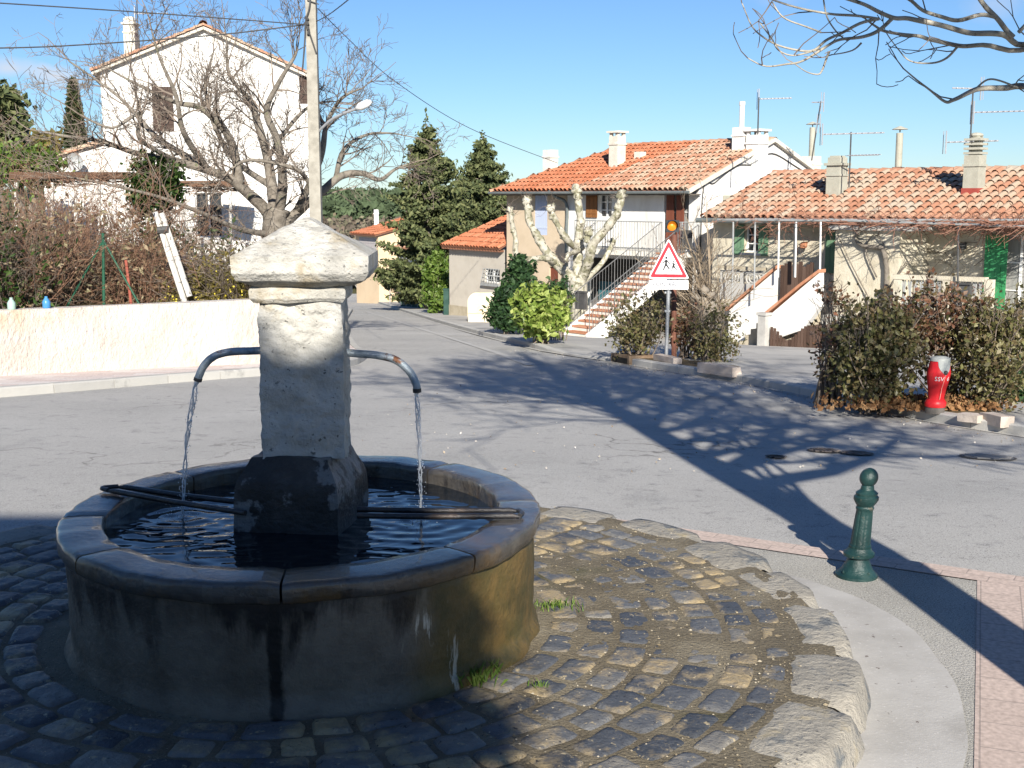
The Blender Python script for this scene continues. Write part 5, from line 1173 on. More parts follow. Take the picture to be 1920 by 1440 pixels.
m_hedge = leafmat('hedge_leaves', [(.07, .068, .03), (.14, .145, .05), (.19, .135, .075), (.23, .225, .09), (.46, .40, .27)], .4, .35)
m_redtip = leafmat('red_tipped_leaves', [(.07, .075, .03), (.16, .115, .055), (.31, .14, .085), (.46, .34, .25)], .4, .35)
m_grnbush = leafmat('bright_bush_leaves', [(.05, .10, .015), (.11, .18, .03), (.20, .27, .07)], .3, .45)
m_ivy = leafmat('ivy_leaves', [(.012, .03, .008), (.035, .07, .015), (.09, .14, .04)], .2, .35)
m_broom = leafmat('broom_stems', [(.07, .065, .015), (.16, .13, .035), (.26, .21, .06)], .25, .7)
m_brush = leafmat('dry_brush', [(.15, .085, .055), (.27, .18, .11), (.36, .30, .20), (.21, .21, .10)], .2, .9)
m_flower = M('yellow_petals', [(.6, .48, .04), (.7, .6, .1)], scale=3, bump=0)
m_dead = leafmat('dead_leaves', [(.16, .07, .03), (.30, .16, .07), (.42, .27, .14)], .2, .8)
m_oak = leafmat('oak_leaves', [(.02, .035, .012), (.04, .06, .02), (.08, .10, .035)], .15, .6)
def rv(r): return V((r.gauss(0, 1), r.gauss(0, 1), r.gauss(0, 1))).normalized()
def twig(mb, p, d, L, r0, lvl, r, up=.08, wig=.28, kids=(2, 4), ratio=.58, nseg=4, ang=.8, rmin=.0035):
    pts = [p]; rad = [r0]; ds = [d]
    for i in range(nseg):
        d = (d + rv(r) * wig + UP * up).normalized(); p = p + d * (L / nseg); pts.append(p); ds.append(d); rad.append(max(rmin, r0 * (1 - .62 * (i + 1) / nseg)))
    mb.tube(pts, rad, 6 if r0 > .05 else (4 if r0 > .015 else 3), False)
    if lvl > 0:
        for k in range(r.randint(*kids)):
            i = r.randint(1, nseg); b = (ds[i] * cos(ang) + (rv(r).cross(ds[i])).normalized() * sin(ang) * r.uniform(.6, 1.2)).normalized()
            twig(mb, pts[i], b, L * ratio * r.uniform(.7, 1.25), max(rmin, rad[i] * .62), lvl - 1, r, up, wig, kids, ratio, nseg, ang, rmin)
def limb(mb, tw, px, D, r, rpx=(8, 3), dens=1.6, tl=1.1, lvl=3, up=.06, jit=.12, rmin=.0035, n=5, nn_=8, start=.15, kids=(2, 4), wig=.28, ang=.8):
    """main limb along pixels (x, y[, extra depth]); twigs sprout from it"""
    pts = [P(q[0], q[1], D + (q[2] if len(q) > 2 else 0)) for q in px]; pp = spline(pts, n); m_ = len(pp); rad = []
    for i in range(m_):
        t = i / (m_ - 1); rad.append(.74 * (rpx[0] + (rpx[1] - rpx[0]) * t) * pp[i].y / F * (1 + jit * NZ.noise(pp[i] * 3)))
    mb.tube(pp, rad, nn_, True)
    L = sum((pp[i + 1] - pp[i]).length for i in range(m_ - 1))
    for k in range(int(L * dens)):
        i = int(m_ * (start + (1 - start) * r.random())) % (m_ - 1) + 0; d = (pp[i + 1] - pp[i]).normalized()
        b = (d * .55 + rv(r).cross(d).normalized() * .8 + UP * .25).normalized(); twig(tw, pp[i], b, tl * r.uniform(.6, 1.2), max(rmin, min(rad[i] * .5, .03)), lvl, r, up, wig, kids, .6, 4, ang, rmin)
    d = (pp[-1] - pp[-2]).normalized(); twig(tw, pp[-1], d, tl, max(rad[-1], rmin), lvl, r, up, wig, kids, .62, 4, ang, rmin)
    return pp
def clumps(c, rad, n, per, sig, rng, inner=.55, fn=None, flat=1.0):
    """points of leaf clumps spread through an uneven crown"""
    out = []
    d = rng.normal(size=(n, 3)); d /= np.linalg.norm(d, axis=1)[:, None]
    k = inner + (1 - inner) * rng.uniform(0, 1, n) ** .6
    for i in range(n):
        dd = d[i]; f = k[i] * (1 + .28 * NZ.noise(V(dd) * 2.1 + V((c[0], c[1], 3))))
        q = np.array(c) + dd * np.array(rad) * f
        m = rng.normal(size=(per, 3)) * sig; m[:, 2] *= flat; out.append(q + m)
    return np.concatenate(out)
# ---- the big bare tree in the walled garden
r = random.Random(77); bt = P(515, 470, 30.5); g0 = gz(bt.x, bt.y) - .3
ta = thing('bare_tree', (bt.x, bt.y, g0), 'big leafless tree with a twisted many-limbed crown in the walled garden', 'tree')
tk, tw = MB(), MB()
base = P(512, 520, 30.5); tk.tube(spline([V((bt.x, bt.y, g0 - .3)), V((bt.x, bt.y, g0 + .6)), P(515, 430, 30.5), P(520, 390, 30.5)]), [.42, .40, .34, .33, .32] + [.30] * 14, 10, jit=.08)
for px, rp_, de in [([(515, 420), (495, 390), (450, 350, -.4), (420, 330, -.6), (330, 302, -1), (255, 287, -1.4), (190, 265, -1.6), (120, 255, -2), (70, 245, -2)], (17, 2), 1.5),
                ([(518, 420), (510, 350, .3), (500, 290, .6), (480, 220, .8), (470, 190, .8), (430, 140, 1), (425, 75, 1)], (16, 2), 1.6),
                ([(520, 410), (530, 350, -.4), (522, 270, -.8), (500, 210, -1), (520, 160, -1.2), (550, 110, -1.2), (558, 90, -1.2)], (14, 2), 1.7),
                ([(525, 430), (560, 395, .3), (600, 362, .5), (640, 330, .8), (680, 325, 1), (712, 337, 1), (740, 318, 1.2), (765, 308, 1.2)], (15, 2), 1.2),
                ([(630, 333, .8), (645, 280, .9), (690, 252, 1.2), (740, 250, 1.4)], (7, 2), 1.8),
                ([(555, 400, .3), (600, 300, -.4), (612, 235, -.6), (640, 185, -.8), (680, 165, -1)], (10, 2), 1.7),
                ([(450, 350, -.4), (432, 262, -.6), (380, 205, -1), (330, 192, -1.2), (270, 165, -1.4), (205, 130, -1.6)], (12, 2), 1.5),
                ([(400, 322, -.6), (300, 262, .4), (255, 215, .8), (215, 175, 1), (130, 115, 1.2)], (9, 2), 1.5),
                ([(390, 318, -.7), (345, 250, -1.6), (330, 180, -2), (300, 110, -2.2), (285, 60, -2.4)], (9, 2), 1.5),
                ([(330, 302, -1), (262, 260, -2), (262, 212, -2.2), (210, 240, -2.4), (150, 215, -2.6)], (7, 2), 1.4),
                ([(510, 350, .3), (440, 300, 1.4), (400, 230, 1.8), (385, 160, 2), (400, 100, 2)], (9, 2), 1.5),
                ([(500, 300, .5), (540, 240, 1.2), (580, 200, 1.6), (620, 190, 1.8)], (7, 2), 1.6),
                ([(512, 440), (450, 430, -1), (380, 400, -1.8), (300, 370, -2.4), (200, 345, -2.8), (120, 330, -3)], (8, 2), 1.3),
                ([(560, 395, .3), (585, 370, -.8), (560, 320, -1.4), (470, 300, -1.8), (430, 320, -2)], (8, 3), 1.3)]:
    limb(tk, tw, px, 30.5, r, rp_, de * 2.3, 1.05, 3, .05, kids=(2, 4), rmin=.0052)
tk.build('trunk', m_bark, ta, smooth=True); tw.build('branches', m_twig, ta)
# ivy on it
rng = np.random.default_rng(5); mb = MB(); c_ = P(292, 345, 29.2); mb.leaves(clumps(c_, (.62, .5, .62), 60, 40, .12, rng), .10, rng, 1.3); c_ = P(300, 420, 29.4); mb.leaves(clumps(c_, (.4, .4, .9), 40, 30, .12, rng), .10, rng, 1.3)
iv = thing('ivy_bush', (c_.x, c_.y, gz(c_.x, c_.y) - .3), 'dark green ivy clump in front of the white house beneath the bare tree', 'bush'); mb.build('foliage', m_ivy, iv)
mb = MB(); mb.tube([V((c_.x, c_.y, gz(c_.x, c_.y) - .4)), c_, P(292, 345, 29.2)], [.09, .07, .04], 6); mb.build('stem', m_bark, iv)
# ---- brush and bushes behind the garden wall
def brush(px, D, hh, ww, mat, label, nst, nl, lsz, seed, pt=None):
    r = random.Random(seed); rng = np.random.default_rng(seed); c_ = P(px, 570, D); g_ = P(px, 578, D).z - .35
    t = thing('garden_shrub', (c_.x, c_.y, g_), label, 'shrub', 'shrubs behind the garden wall'); mb = MB(); lp_ = []
    for k in range(nst):
        o_ = V((c_.x + r.uniform(-ww, ww) * .6, c_.y + r.uniform(-.5, .7), g_)); d_ = V((r.uniform(-.5, .5), r.uniform(-.4, .4), 1)).normalized()
        L = hh * r.uniform(.5, 1.05); twig(mb, o_, d_, L, r.uniform(.006, .014), 2, r, -.02, .24, (2, 4), .5, 5, .7, .004)
        for _ in range(int(nl * .6)): 
            t_ = r.uniform(.15, 1); lp_.append(o_ + d_ * L * t_ + V((r.gauss(0, .16), r.gauss(0, .16), r.gauss(0, .12))))
    st_ = mb.build('stems', m_twig if pt is None else pt, t); mb = MB(); mb.leaves(np.array([tuple(x) for x in lp_]), lsz, rng, 2.4); mb.build('foliage', mat, t); return t
m_redtw = M('red_twigs', [(.22, .12, .08), (.34, .21, .14)], scale=5, rough=.9, bump=0, tint=.5)
for (px, D, hh, ww, mat, label, nst, nl, lsz, seed, pt) in [
    (-10, 23.6, 2.3, 1.0, m_ivy, 'dark green shrub at the far left above the white wall', 46, 40, .07, 1, None),
    (45, 24.4, 2.4, .9, m_brush, 'reddish brown bare shrub under the reed canopy', 60, 26, .06, 2, m_redtw),
    (115, 25.5, 1.7, .9, m_brush, 'tangled brown shrub left of the green tripod post', 56, 26, .06, 3, None),
    (170, 26.5, 2.2, .9, m_brush, 'red-twigged shrub just behind the green tripod post', 60, 26, .06, 4, m_redtw),
    (245, 26.0, 2.1, .9, m_brush, 'dense brown shrub between the tripod post and the leaning poles', 64, 28, .06, 5, m_redtw),
    (320, 27.2, 1.9, .9, m_brush, 'greenish brown shrub behind the two leaning poles', 56, 34, .06, 6, None),
    (385, 26.0, 1.15, .75, m_broom, 'olive yellow broom with a few yellow flowers on the wall top', 70, 60, .05, 7, None),
    (452, 26.0, 1.6, .8, m_broom, 'brown-green broom trailing over the wall beside the fountain cap', 70, 60, .05, 8, None),
    (60, 30.0, 2.6, 1.2, m_brush, 'tall brown thicket behind the reddish shrub under the reed canopy', 70, 30, .07, 10, m_redtw),
    (250, 30.5, 2.3, 1.2, m_brush, 'tall tan thicket standing behind the leaning poles', 70, 30, .07, 11, None),
    (420, 29.0, 2.2, 1.0, m_ivy, 'grey-green shrub below the fork of the bare tree', 50, 34, .07, 9, None)]:
    brush(px, D, hh * (1.28 if px < 300 else 1.05), ww, mat, label, nst, nl, lsz, seed, pt)
r = random.Random(8); mb = MB()
for k in range(60): mb.blob(P(r.gauss(365, 35), r.gauss(558, 9), 25.55), .022, 6, 4, 0)
for k in range(25): mb.blob(P(r.gauss(450, 25), r.gauss(535, 15), 25.5), .018, 6, 4, 0)
tag(mb.build('broom_flowers', m_flower), 'small yellow broom flowers above the garden wall', 'flowers', kind='stuff')
mb = MB(); r = random.Random(9)
for k in range(26):
    x_ = r.uniform(350, 482); p_ = P(x_, 568 - 6 * (x_ - 350) / 130, 25.15 + .0 * k); twig(mb, p_ + V((0, -.10, .05)), V((r.uniform(-.1, .5), -.25, -.6)).normalized(), r.uniform(.25, .75), .007, 1, r, -.12, .14, (1, 3), .5, 4, .5, .004)
tag(mb.build('trailing_twigs', m_twig), 'bare twigs hanging down the face of the white wall', 'twigs', kind='stuff')
# ---- tall trees further off
def conifer(name, px, ytop, ybot, D, wpx, label, seed, mat, group, lean=0, n_l=34, zb=None):
    r = random.Random(seed); rng = np.random.default_rng(seed); tp_ = P(px, ytop, D); g_ = gz(tp_.x, D) if zb is None else zb; zlow = P(px, ybot, D).z; H = tp_.z - g_
    t = thing(name, (tp_.x, D, g_), label, 'tree', group); mb = MB(); mb.tube([V((tp_.x, D, g_ - .2)), V((tp_.x, D, (g_ + tp_.z) / 2)), tp_], [.24, .16, .03], 8); pts = []; R = wpx * D / F / 2
    for k in range(n_l):
        f = (k + .5) / n_l; z_ = tp_.z - .2 - (tp_.z - zlow - .2) * f; rr = R * (.08 + 1.12 * f ** .85) * (1 if f < .75 else 1 - .4 * (f - .75) / .25)
        for j in range(7):
            a_ = r.uniform(0, 2 * pi); L = rr * r.uniform(.5, 1.25); d_ = V((cos(a_), sin(a_), r.uniform(.12, .42))); o_ = V((tp_.x, D, z_ - .25 * L))
            mb.tube([o_, o_ + d_ * L * .5, o_ + d_ * L], [.04, .025, .01], 4, False)
            m_ = int(12 + 78 * L)
            tt = rng.uniform(.25, 1.05, m_) ** .75; q_ = np.array(o_)[None] + np.array(d_)[None] * (tt * L)[:, None]; q_[:, 2] -= .10 * np.sin(tt * 3) * L * .3
            pts.append(q_ + rng.normal(size=(m_, 3)) * np.array([.15, .15, .08]) * (.5 + .5 * min(1, L)))
    pts.append(np.array([tuple(tp_)]) + rng.normal(size=(60, 3)) * np.array([.10, .10, .35]) - np.array([[0, 0, .3]]))
    mb.build('trunk', m_bark, t); m2 = MB(); m2.leaves(np.concatenate(pts), .125, rng, 2.0); m2.build('crown', mat, t); return t
conifer('conifer', 800, 232, 555, 62, 200, 'tall dark conifer nearest the street, left of its shorter twin', 4, m_con, 'conifers by the street')
conifer('conifer', 905, 256, 500, 70, 170, 'second conifer rising behind the grey annex roof', 6, m_con, 'conifers by the street')
conifer('conifer', 858, 330, 575, 66, 140, 'low bushy conifer filling the gap between the two taller ones', 9, m_con, 'conifers by the street', n_l=20)
def cypress(px, ytop, ybot, D, wpx, label, seed):
    rng = np.random.default_rng(seed); tp_ = P(px, ytop, D); g_ = gz(tp_.x, D) - .3; zl = P(px, ybot, D).z; R = wpx * D / F / 2; N = 2600
    f = rng.uniform(0, 1, N); a = rng.uniform(0, 2 * pi, N); k = R * np.minimum(1, f ** .65 * 1.15) * (.55 + .5 * rng.uniform(0, 1, N) ** .5); pts = np.stack([tp_.x + k * np.cos(a), D + k * np.sin(a), tp_.z - f * (tp_.z - zl)], 1)
    t = thing('cypress', (tp_.x, D, g_), label, 'tree'); mb = MB(); mb.leaves(pts, .22, rng, 1.8); mb.build('crown', m_cyp, t); mb = MB(); mb.tube([V((tp_.x, D, g_)), tp_ - UP * .5], [.2, .03], 6); mb.build('trunk', m_bark, t)
cypress(136, 150, 300, 62, 36, 'slim dark cypress left of the white gabled house', 3)
def broad(name, px, py, D, wpx, hpx, label, mat, seed, n=70, per=40, sig=.3, ls=.2, group=None, cat='tree'):
    rng = np.random.default_rng(seed); c_ = P(px, py, D); g_ = gz(c_.x, D) - .3; rx, rz_ = wpx * D / F / 2, hpx * D / F / 2
    t = thing(name, (c_.x, c_.y, g_), label, cat, group); mb = MB(); mb.leaves(clumps(c_, (rx, rx, rz_), n, per, sig, rng), ls, rng, 1.6); mb.build('crown', mat, t)
    mb = MB(); mb.tube([V((c_.x, c_.y, g_)), V((c_.x + .1, c_.y, c_.z - rz_ * .3)), c_], [.22, .16, .06], 7)
    r = random.Random(seed)
    for k in range(7): twig(mb, V((c_.x, c_.y, c_.z - rz_ * .6 + k * .08 * rz_)), V((r.uniform(-1, 1), r.uniform(-1, 1), .7)).normalized(), rx * .8, .07, 1, r)
    mb.build('trunk', m_bark, t)
broad('pine_tree', -14, 225, 52, 84, 125, 'dark pine at the left edge of the view', m_con, 12, 60, 60, .30, .22)
broad('leafy_tree', 28, 312, 40, 150, 70, 'bright green vine-like bush above the reed canopy at far left', m_grnbush, 13, 60, 40, .22, .12, cat='bush')
broad('leafy_tree', 60, 295, 64, 130, 60, 'dull brownish tree behind the far left bushes', m_broom, 14, 50, 50, .35, .25)
# ---- hedge plants on the street
def bush(name, lobes, label, mat, seed, ls, trunk=True, group=None, stems=16, base=None, inner=.35, el=1.7, cat='bush', tipmat=None):
    """lobes = [(centre, (rx, ry, rz), clumps, per, sigma)]"""
    rng = np.random.default_rng(seed); r = random.Random(seed); c0 = V(lobes[0][0]); b_ = base or V((c0.x, c0.y, gz(c0.x, c0.y) + .08)); t = thing(name, b_, label, cat, group); mb = MB(); pts = []
    for (c_, rad, n, per, sig) in lobes: pts.append(clumps(c_, rad, n, per, sig, rng, inner))
    pts = np.concatenate(pts); zl = pts[:, 2].min(); zh = pts[:, 2].max(); f = (pts[:, 2] - zl) / (zh - zl); pts = pts[(f > .26) | (rng.uniform(0, 1, len(pts)) < .35)]
    sp = MB(); ex = []
    for (c_, rad, n, per, sig) in lobes:                    # ragged shoots that stand out of the crown
        for k in range(int(n * .55)):
            a_ = r.uniform(0, 2 * pi); el_ = r.uniform(-.1, 1.4); d_ = V((cos(a_) * cos(el_), sin(a_) * cos(el_), sin(el_))); o_ = V(c_) + V((d_.x * rad[0], d_.y * rad[1], d_.z * rad[2])) * .85; d2 = (d_ + rv(r) * .5 + UP * .5).normalized(); L_ = r.uniform(.12, .42)
            if trunk: sp.tube([o_, o_ + d2 * L_ * .5, o_ + d2 * L_ + rv(r) * .03], [.005, .004, .003], 3, False)
            for q_ in range(int(5 + L_ * 26)): ex.append(tuple(o_ + d2 * L_ * r.uniform(.1, 1.05) + rv(r) * .035))
    mb.leaves(np.concatenate([pts, np.array(ex)]), ls, rng, el); mb.build('foliage', mat, t)
    if trunk:
        mb = MB()
        for k in range(stems):
            c_, rad = lobes[k % len(lobes)][0], lobes[k % len(lobes)][1]; e_ = V(c_) + V((r.uniform(-1, 1) * rad[0], r.uniform(-1, 1) * rad[1], r.uniform(-.2, 1.0) * rad[2])) * .9; o_ = b_ + V((r.uniform(-.2, .2), r.uniform(-.2, .2), -.05)); m_ = o_ + (e_ - o_) * .5 + rv(r) * .10
            mb.tube(spline([o_, m_, e_], 4), [.018] * 3 + [.012] * 3 + [.007] * 3, 4, False); twig(mb, e_, (e_ - m_).normalized(), .22, .006, 1, r, .05)
        mb.v, mb.f, mb.t = mb.v + sp.v, mb.f + [[i + len(mb.v) for i in f_] for f_ in sp.f], mb.t + sp.t
        mb.build('stems', m_twig, t)
    return t
def pxr(w_, h_, D): return w_ * D / F / 2, h_ * D / F / 2
# by the school sign
p1 = G(1199, 676, .1); Ds = p1.y + .55; rx, rz_ = pxr(104, 105, Ds)
bush('street_shrub', [(P(1196, 617, Ds), (rx, .5, rz_), 48, 38, .12)], 'brown-green shrub on the left of the school sign post', m_hedge, 21, .046, group='shrubs along the pavement', stems=30)
rx, rz_ = pxr(66, 66, Ds); bush('street_shrub', [(P(1283, 618, Ds + .85), (rx, .45, rz_), 28, 34, .12)], 'loose shrub close behind the school sign post', m_redtip, 22, .044, group='shrubs along the pavement', stems=26)
rx, rz_ = pxr(74, 96, Ds - .4); bush('street_shrub', [(P(1340, 636, Ds - .2), (rx, .45, rz_), 37, 34, .12)], 'green and brown shrub on the right of the old stump', m_hedge, 23, .044, group='shrubs along the pavement', stems=26)
# the old pollarded stump with long suckers between them
r = random.Random(15); c_ = P(1322, 690, Ds + .9); c_ = V((c_.x, c_.y, gz(c_.x, c_.y) + .05)); st_ = thing('sprouting_stump', c_, 'gnarled grey stump bristling with bare shoots, right of the school sign', 'tree'); mb = MB()
top_ = P(1318, 545, c_.y); mb.tube(spline([c_ - UP * .1, c_ + (top_ - c_) * .35, c_ + (top_ - c_) * .7 + V((.08, 0, 0)), top_]), [.24 + .04 * sin(k * 1.7) for k in range(13)] + [.20 - .02 * k for k in range(6)], 12, jit=.16)
for (x_, y_, s_) in [(1303, 560, .10), (1334, 555, .10), (1320, 545, .10), (1336, 590, .09)]: mb.blob(P(x_, y_, c_.y - .12), s_, 12, 9, .5, 2.5, seed=x_)
mb.build('trunk', m_stump, st_, smooth=True); mb = MB()
for k in range(150):
    o_ = top_ + V((r.uniform(-.26, .26), r.uniform(-.3, .1), r.uniform(-1.0, .1))); a_ = r.uniform(0, 2 * pi); d_ = V((cos(a_) * .7, abs(sin(a_)) * .5 - .12, r.uniform(.3, 1.2))).normalized(); twig(mb, o_, d_, r.uniform(.4, 1.2), .009, 1, r, .05, .2, (1, 3), .5, 5, .6, .0045)
for (ax, ay, bx, by) in [(1310, 540, 1292, 425), (1325, 535, 1345, 440), (1330, 540, 1322, 380), (1318, 540, 1300, 400)]:
    A_, B_ = P(ax, ay, c_.y), P(bx, by, c_.y - .2); twig(mb, A_, (B_ - A_).normalized(), (B_ - A_).length, .022, 3, r, .03, .12, (2, 4), .45, 6, .6, .005)
mb.build('shoots', M('tan_shoots', [(.20, .155, .11), (.31, .25, .18)], scale=6, rough=.9, bump=0, tint=.5), st_)
# the tall hedge round the hydrant
ph = G(1752, 772, .12); Dh = ph.y
mats = (m_hedge, m_redtip)
rx, rz_ = pxr(148, 175, Dh + .6); bush('street_shrub', [(P(1640, 680, Dh + .7), (rx, .6, rz_), 91, 40, .12), (P(1652, 628, Dh + .9), (rx * .8, .5, rz_ * .5), 36, 36, .12)], 'tall green hedge shrub left of the red hydrant', m_hedge, 24, .044, group='shrubs along the pavement', stems=44)
rx, rz_ = pxr(190, 84, Dh + .8); bush('street_shrub', [(P(1752, 600, Dh + 1.0), (rx, .5, rz_), 54, 38, .12), (P(1772, 670, Dh + 1.1), (rx * .45, .3, rz_ * .9), 16, 26, .07)], 'red-tipped hedge shrub arching over the hydrant', m_redtip, 25, .042, group='shrubs along the pavement', stems=40, base=V((P(1780, 700, Dh + 1.1).x, Dh + 1.1, gz(7, Dh + 1.1) + .1)))
rx, rz_ = pxr(130, 200, Dh + .5); bush('street_shrub', [(P(1850, 690, Dh + .55), (rx * .85, .5, rz_), 79, 40, .12), (P(1872, 625, Dh + .7), (rx, .5, rz_ * .45), 36, 36, .12)], 'dark green and brown hedge shrub right of the red hydrant', m_hedge, 26, .042, group='shrubs along the pavement', stems=40)
rx, rz_ = pxr(44, 220, Dh + 1.1); bush('street_shrub', [(P(1562, 650, Dh + 1.3), (rx, .3, rz_), 30, 20, .08)], 'thin straggly shrub at the left end of the tall hedge', m_redtip, 27, .04, group='shrubs along the pavement', stems=34)
rx, rz_ = pxr(90, 44, Dh + 1.9); bush('shade_bush', [(P(1915, 728, Dh + 2.2), (rx, .5, rz_), 60, 50, .07)], 'added low dark bush standing in for shaded ground at the right edge', m_dkbush, 28, .05, stems=6)  # dark bush added in place of shaded asphalt and a grass mound
# by the annex and the outside stair
pj_ = G(955, 628, .12); Dj = pj_.y + .8
def spiky(px, ytop, ybot, w_, D, label, seed):
    r = random.Random(seed); rng = np.random.default_rng(seed); tp_ = P(px, ytop, D); bt_ = P(px, ybot, D); R = w_ * D / F / 2; t = thing('evergreen_bush', (tp_.x, D, gz(tp_.x, D) + .1), label, 'bush', 'dark evergreen bushes by the annex'); mb = MB(); pts = []
    for k in range(150):
        f = r.random() ** .8; o_ = tp_ + (bt_ - tp_) * f; a_ = r.uniform(0, 2 * pi); L = R * (.25 + .75 * f ** .6) * r.uniform(.6, 1.15); d_ = V((cos(a_), sin(a_), r.uniform(.15, .8))); mb.tube([o_, o_ + d_ * L], [.02, .006], 4, False); tt = rng.uniform(.3, 1.1, 26); pts.append(np.array(o_)[None] + np.array(d_)[None] * (tt * L)[:, None] + rng.normal(size=(26, 3)) * .06)
    mb.tube([V((tp_.x, D, gz(tp_.x, D))), tp_], [.08, .02], 6); mb.build('stems', m_bark, t); mb = MB(); mb.leaves(np.concatenate(pts), .085, rng, 2.2); mb.build('foliage', m_dkbush, t)
spiky(975, 488, 600, 84, Dj + 1.0, 'upright dark evergreen behind the yellow-green laurel', 31)
spiky(948, 548, 618, 70, Dj, 'low dark evergreen left of the yellow-green laurel', 32)
pl_ = G(1012, 645, .12); Dl = pl_.y + .5; rx, rz_ = pxr(88, 80, Dl)
bush('laurel_bush', [(P(1014, 592, Dl), (rx, .6, rz_), 130, 30, .085)], 'round yellow-green laurel bush at the foot of the outside stair', m_laur, 33, .105, inner=.5, el=1.8)
rx, rz_ = pxr(44, 56, Dl + 2); bush('evergreen_bush', [(P(1046, 560, Dl + 2.4), (rx, .4, rz_), 26, 26, .09)], 'dark rounded bush right behind the laurel', m_dkbush, 35, .08)
rx, rz_ = pxr(44, 120, 54); bush('leafy_bush', [(P(822, 532, 54), (rx, .6, rz_), 70, 40, .16), (P(816, 575, 53.5), (rx * .6, .4, rz_ * .35), 20, 30, .14)], 'bright green tall bush in front of the conifers by the annex wall', m_grnbush, 36, .12)
# ---- pollarded plane tree in front of the balcony
DP = 40.2; r = random.Random(19); pb_ = P(1087, 628, DP); pp_ = thing('pollarded_plane', (pb_.x, DP, gz(pb_.x, DP)), 'pollarded plane tree with mottled white limbs in front of the balcony', 'tree'); mb = MB(); tw = MB()
mb.tube(spline([V((pb_.x, DP, gz(pb_.x, DP) - .1)), P(1086, 600, DP), P(1085, 550, DP), P(1082, 515, DP)]), [23 * DP / F] + [(18 - .1 * k) * DP / F for k in range(12)] + [17 * DP / F] * 6, 14, jit=.04)
for px, rp_ in [([(1078, 528), (1058, 508), (1040, 492), (1020, 465, .3), (1003, 435, .5), (992, 412, .6), (988, 376, .6)], (17, 9)),
                ([(1045, 495), (1020, 484, -.6), (985, 486, -1), (967, 474, -1.2), (967, 450, -1.2), (960, 418, -1.2), (957, 394, -1.2)], (9, 6)),
                ([(1082, 525), (1084, 475, .4), (1086, 437, .5), (1088, 412, .5), (1081, 358, .5)], (15, 10)),
                ([(1085, 470, .3), (1062, 448, -.4), (1042, 415, -.6), (1033, 390, -.6)], (9, 8)),
                ([(1090, 525), (1104, 488, -.4), (1112, 458, -.6), (1140, 425, -.8), (1160, 393, -1), (1165, 366, -1)], (15, 9)),
                ([(1095, 528), (1128, 494, .6), (1144, 466, .8), (1149, 452, .8)], (9, 5)),
                ([(1084, 470, .3), (1066, 478, -.8), (1062, 488, -1)], (8, 4)), ([(1100, 455, -.4), (1103, 435, -.4)], (9, 8))]:
    pts = [P(a_[0], a_[1], DP + (a_[2] if len(a_) > 2 else 0)) for a_ in px]; s_ = spline(pts, 6); m_ = len(s_)
    mb.tube(s_, [(rp_[0] + (rp_[1] - rp_[0]) * i / (m_ - 1)) * DP / F * (1 + .34 * NZ.noise(s_[i] * 6)) * .66 for i in range(m_)], 12, jit=.05)
    mb.blob(s_[-1], rp_[1] * DP / F * 1.0, 12, 8, .8, 3.6, seed=px[0][0]); 
    for k in range(4): mb.blob(s_[r.randint(m_ // 3, m_ - 1)] + rv(r) * rp_[1] * DP / F * .5, rp_[1] * DP / F * .8, 10, 7, .6, 3, seed=k + px[0][0])
    tw = MB()
    for k in range(16): twig(tw, s_[-1] + rv(r) * .1, (rv(r) + UP * .5).normalized(), r.uniform(.12, .45), .008, 1, r, .1, .3, (1, 2), .5, 3)
    tw.build('shoots', m_twig, pp_)
mb.build('trunk', m_plane, pp_, smooth=True)
# ---- the plane tree at the right: trunk outside the frame, boughs hang into it, its shadow lies across the road
r = random.Random(23); T0 = V((2.48, 3.0, -.12)); pt = thing('plane_tree', T0, 'plane tree whose bare boughs hang into the top right of the view', 'tree'); mb, tw = MB(), MB()
lead = spline([T0 - UP * .2, V((2.42, 3.0, 1.4)), V((2.28, 3.0, 3.2)), V((2.17, 3.05, 5.6)), V((2.08, 3.05, 8.2)), V((2.0, 3.05, 10.6))]); m_ = len(lead); mb.tube(lead, [.23, .20, .19] + [.182 - .04 * (i / m_) for i in range(m_ - 8)] + [.13, .11, .09, .07, .045], 12, jit=.03)
def bough(px, D, rp_, lvl=1, tl=.34, dens=3.2, ext=None, de=0.0):
    pts = [P(x, y, D + (de * i)) for i, (x, y) in enumerate(px)]
    if ext is not None: pts = [V(e) for e in ext] + pts
    s_ = spline(pts, 5); n_ = len(s_); k0 = (len(ext) * 5 if ext is not None else 0)
    rad = [max(.003, (rp_[0] + (rp_[1] - rp_[0]) * max(0, (i - k0)) / max(1, n_ - 1 - k0)) * 5.4 / F * (1 + .12 * NZ.noise(s_[i] * 6)) * (1 + 1.4 * max(0, (k0 - i)) / max(1, k0))) for i in range(n_)]
    s_ = [s_[i] + V((NZ.noise(s_[i] * 4), 0, NZ.noise(s_[i] * 4 + V((9, 0, 0))))) * .018 for i in range(n_)]
    mb.tube(s_, rad, 8); L = sum((s_[i + 1] - s_[i]).length for i in range(k0, n_ - 1))
    for k in range(int(L * dens)):
        i = r.randint(k0, n_ - 2); d_ = (s_[i + 1] - s_[i]).normalized(); b = (d_ * .5 + rv(r).cross(d_).normalized() * .7 + UP * .45).normalized(); twig(tw, s_[i], b, tl * r.uniform(.35, 1.1), .0048, lvl, r, .06, .32, (1, 2), .5, 4, .8, .0028)
    twig(tw, s_[-1], (s_[-1] - s_[-2]).normalized(), .16, .004, 1, r, .1, .3, (1, 2), .5, 3, .7, .0028)
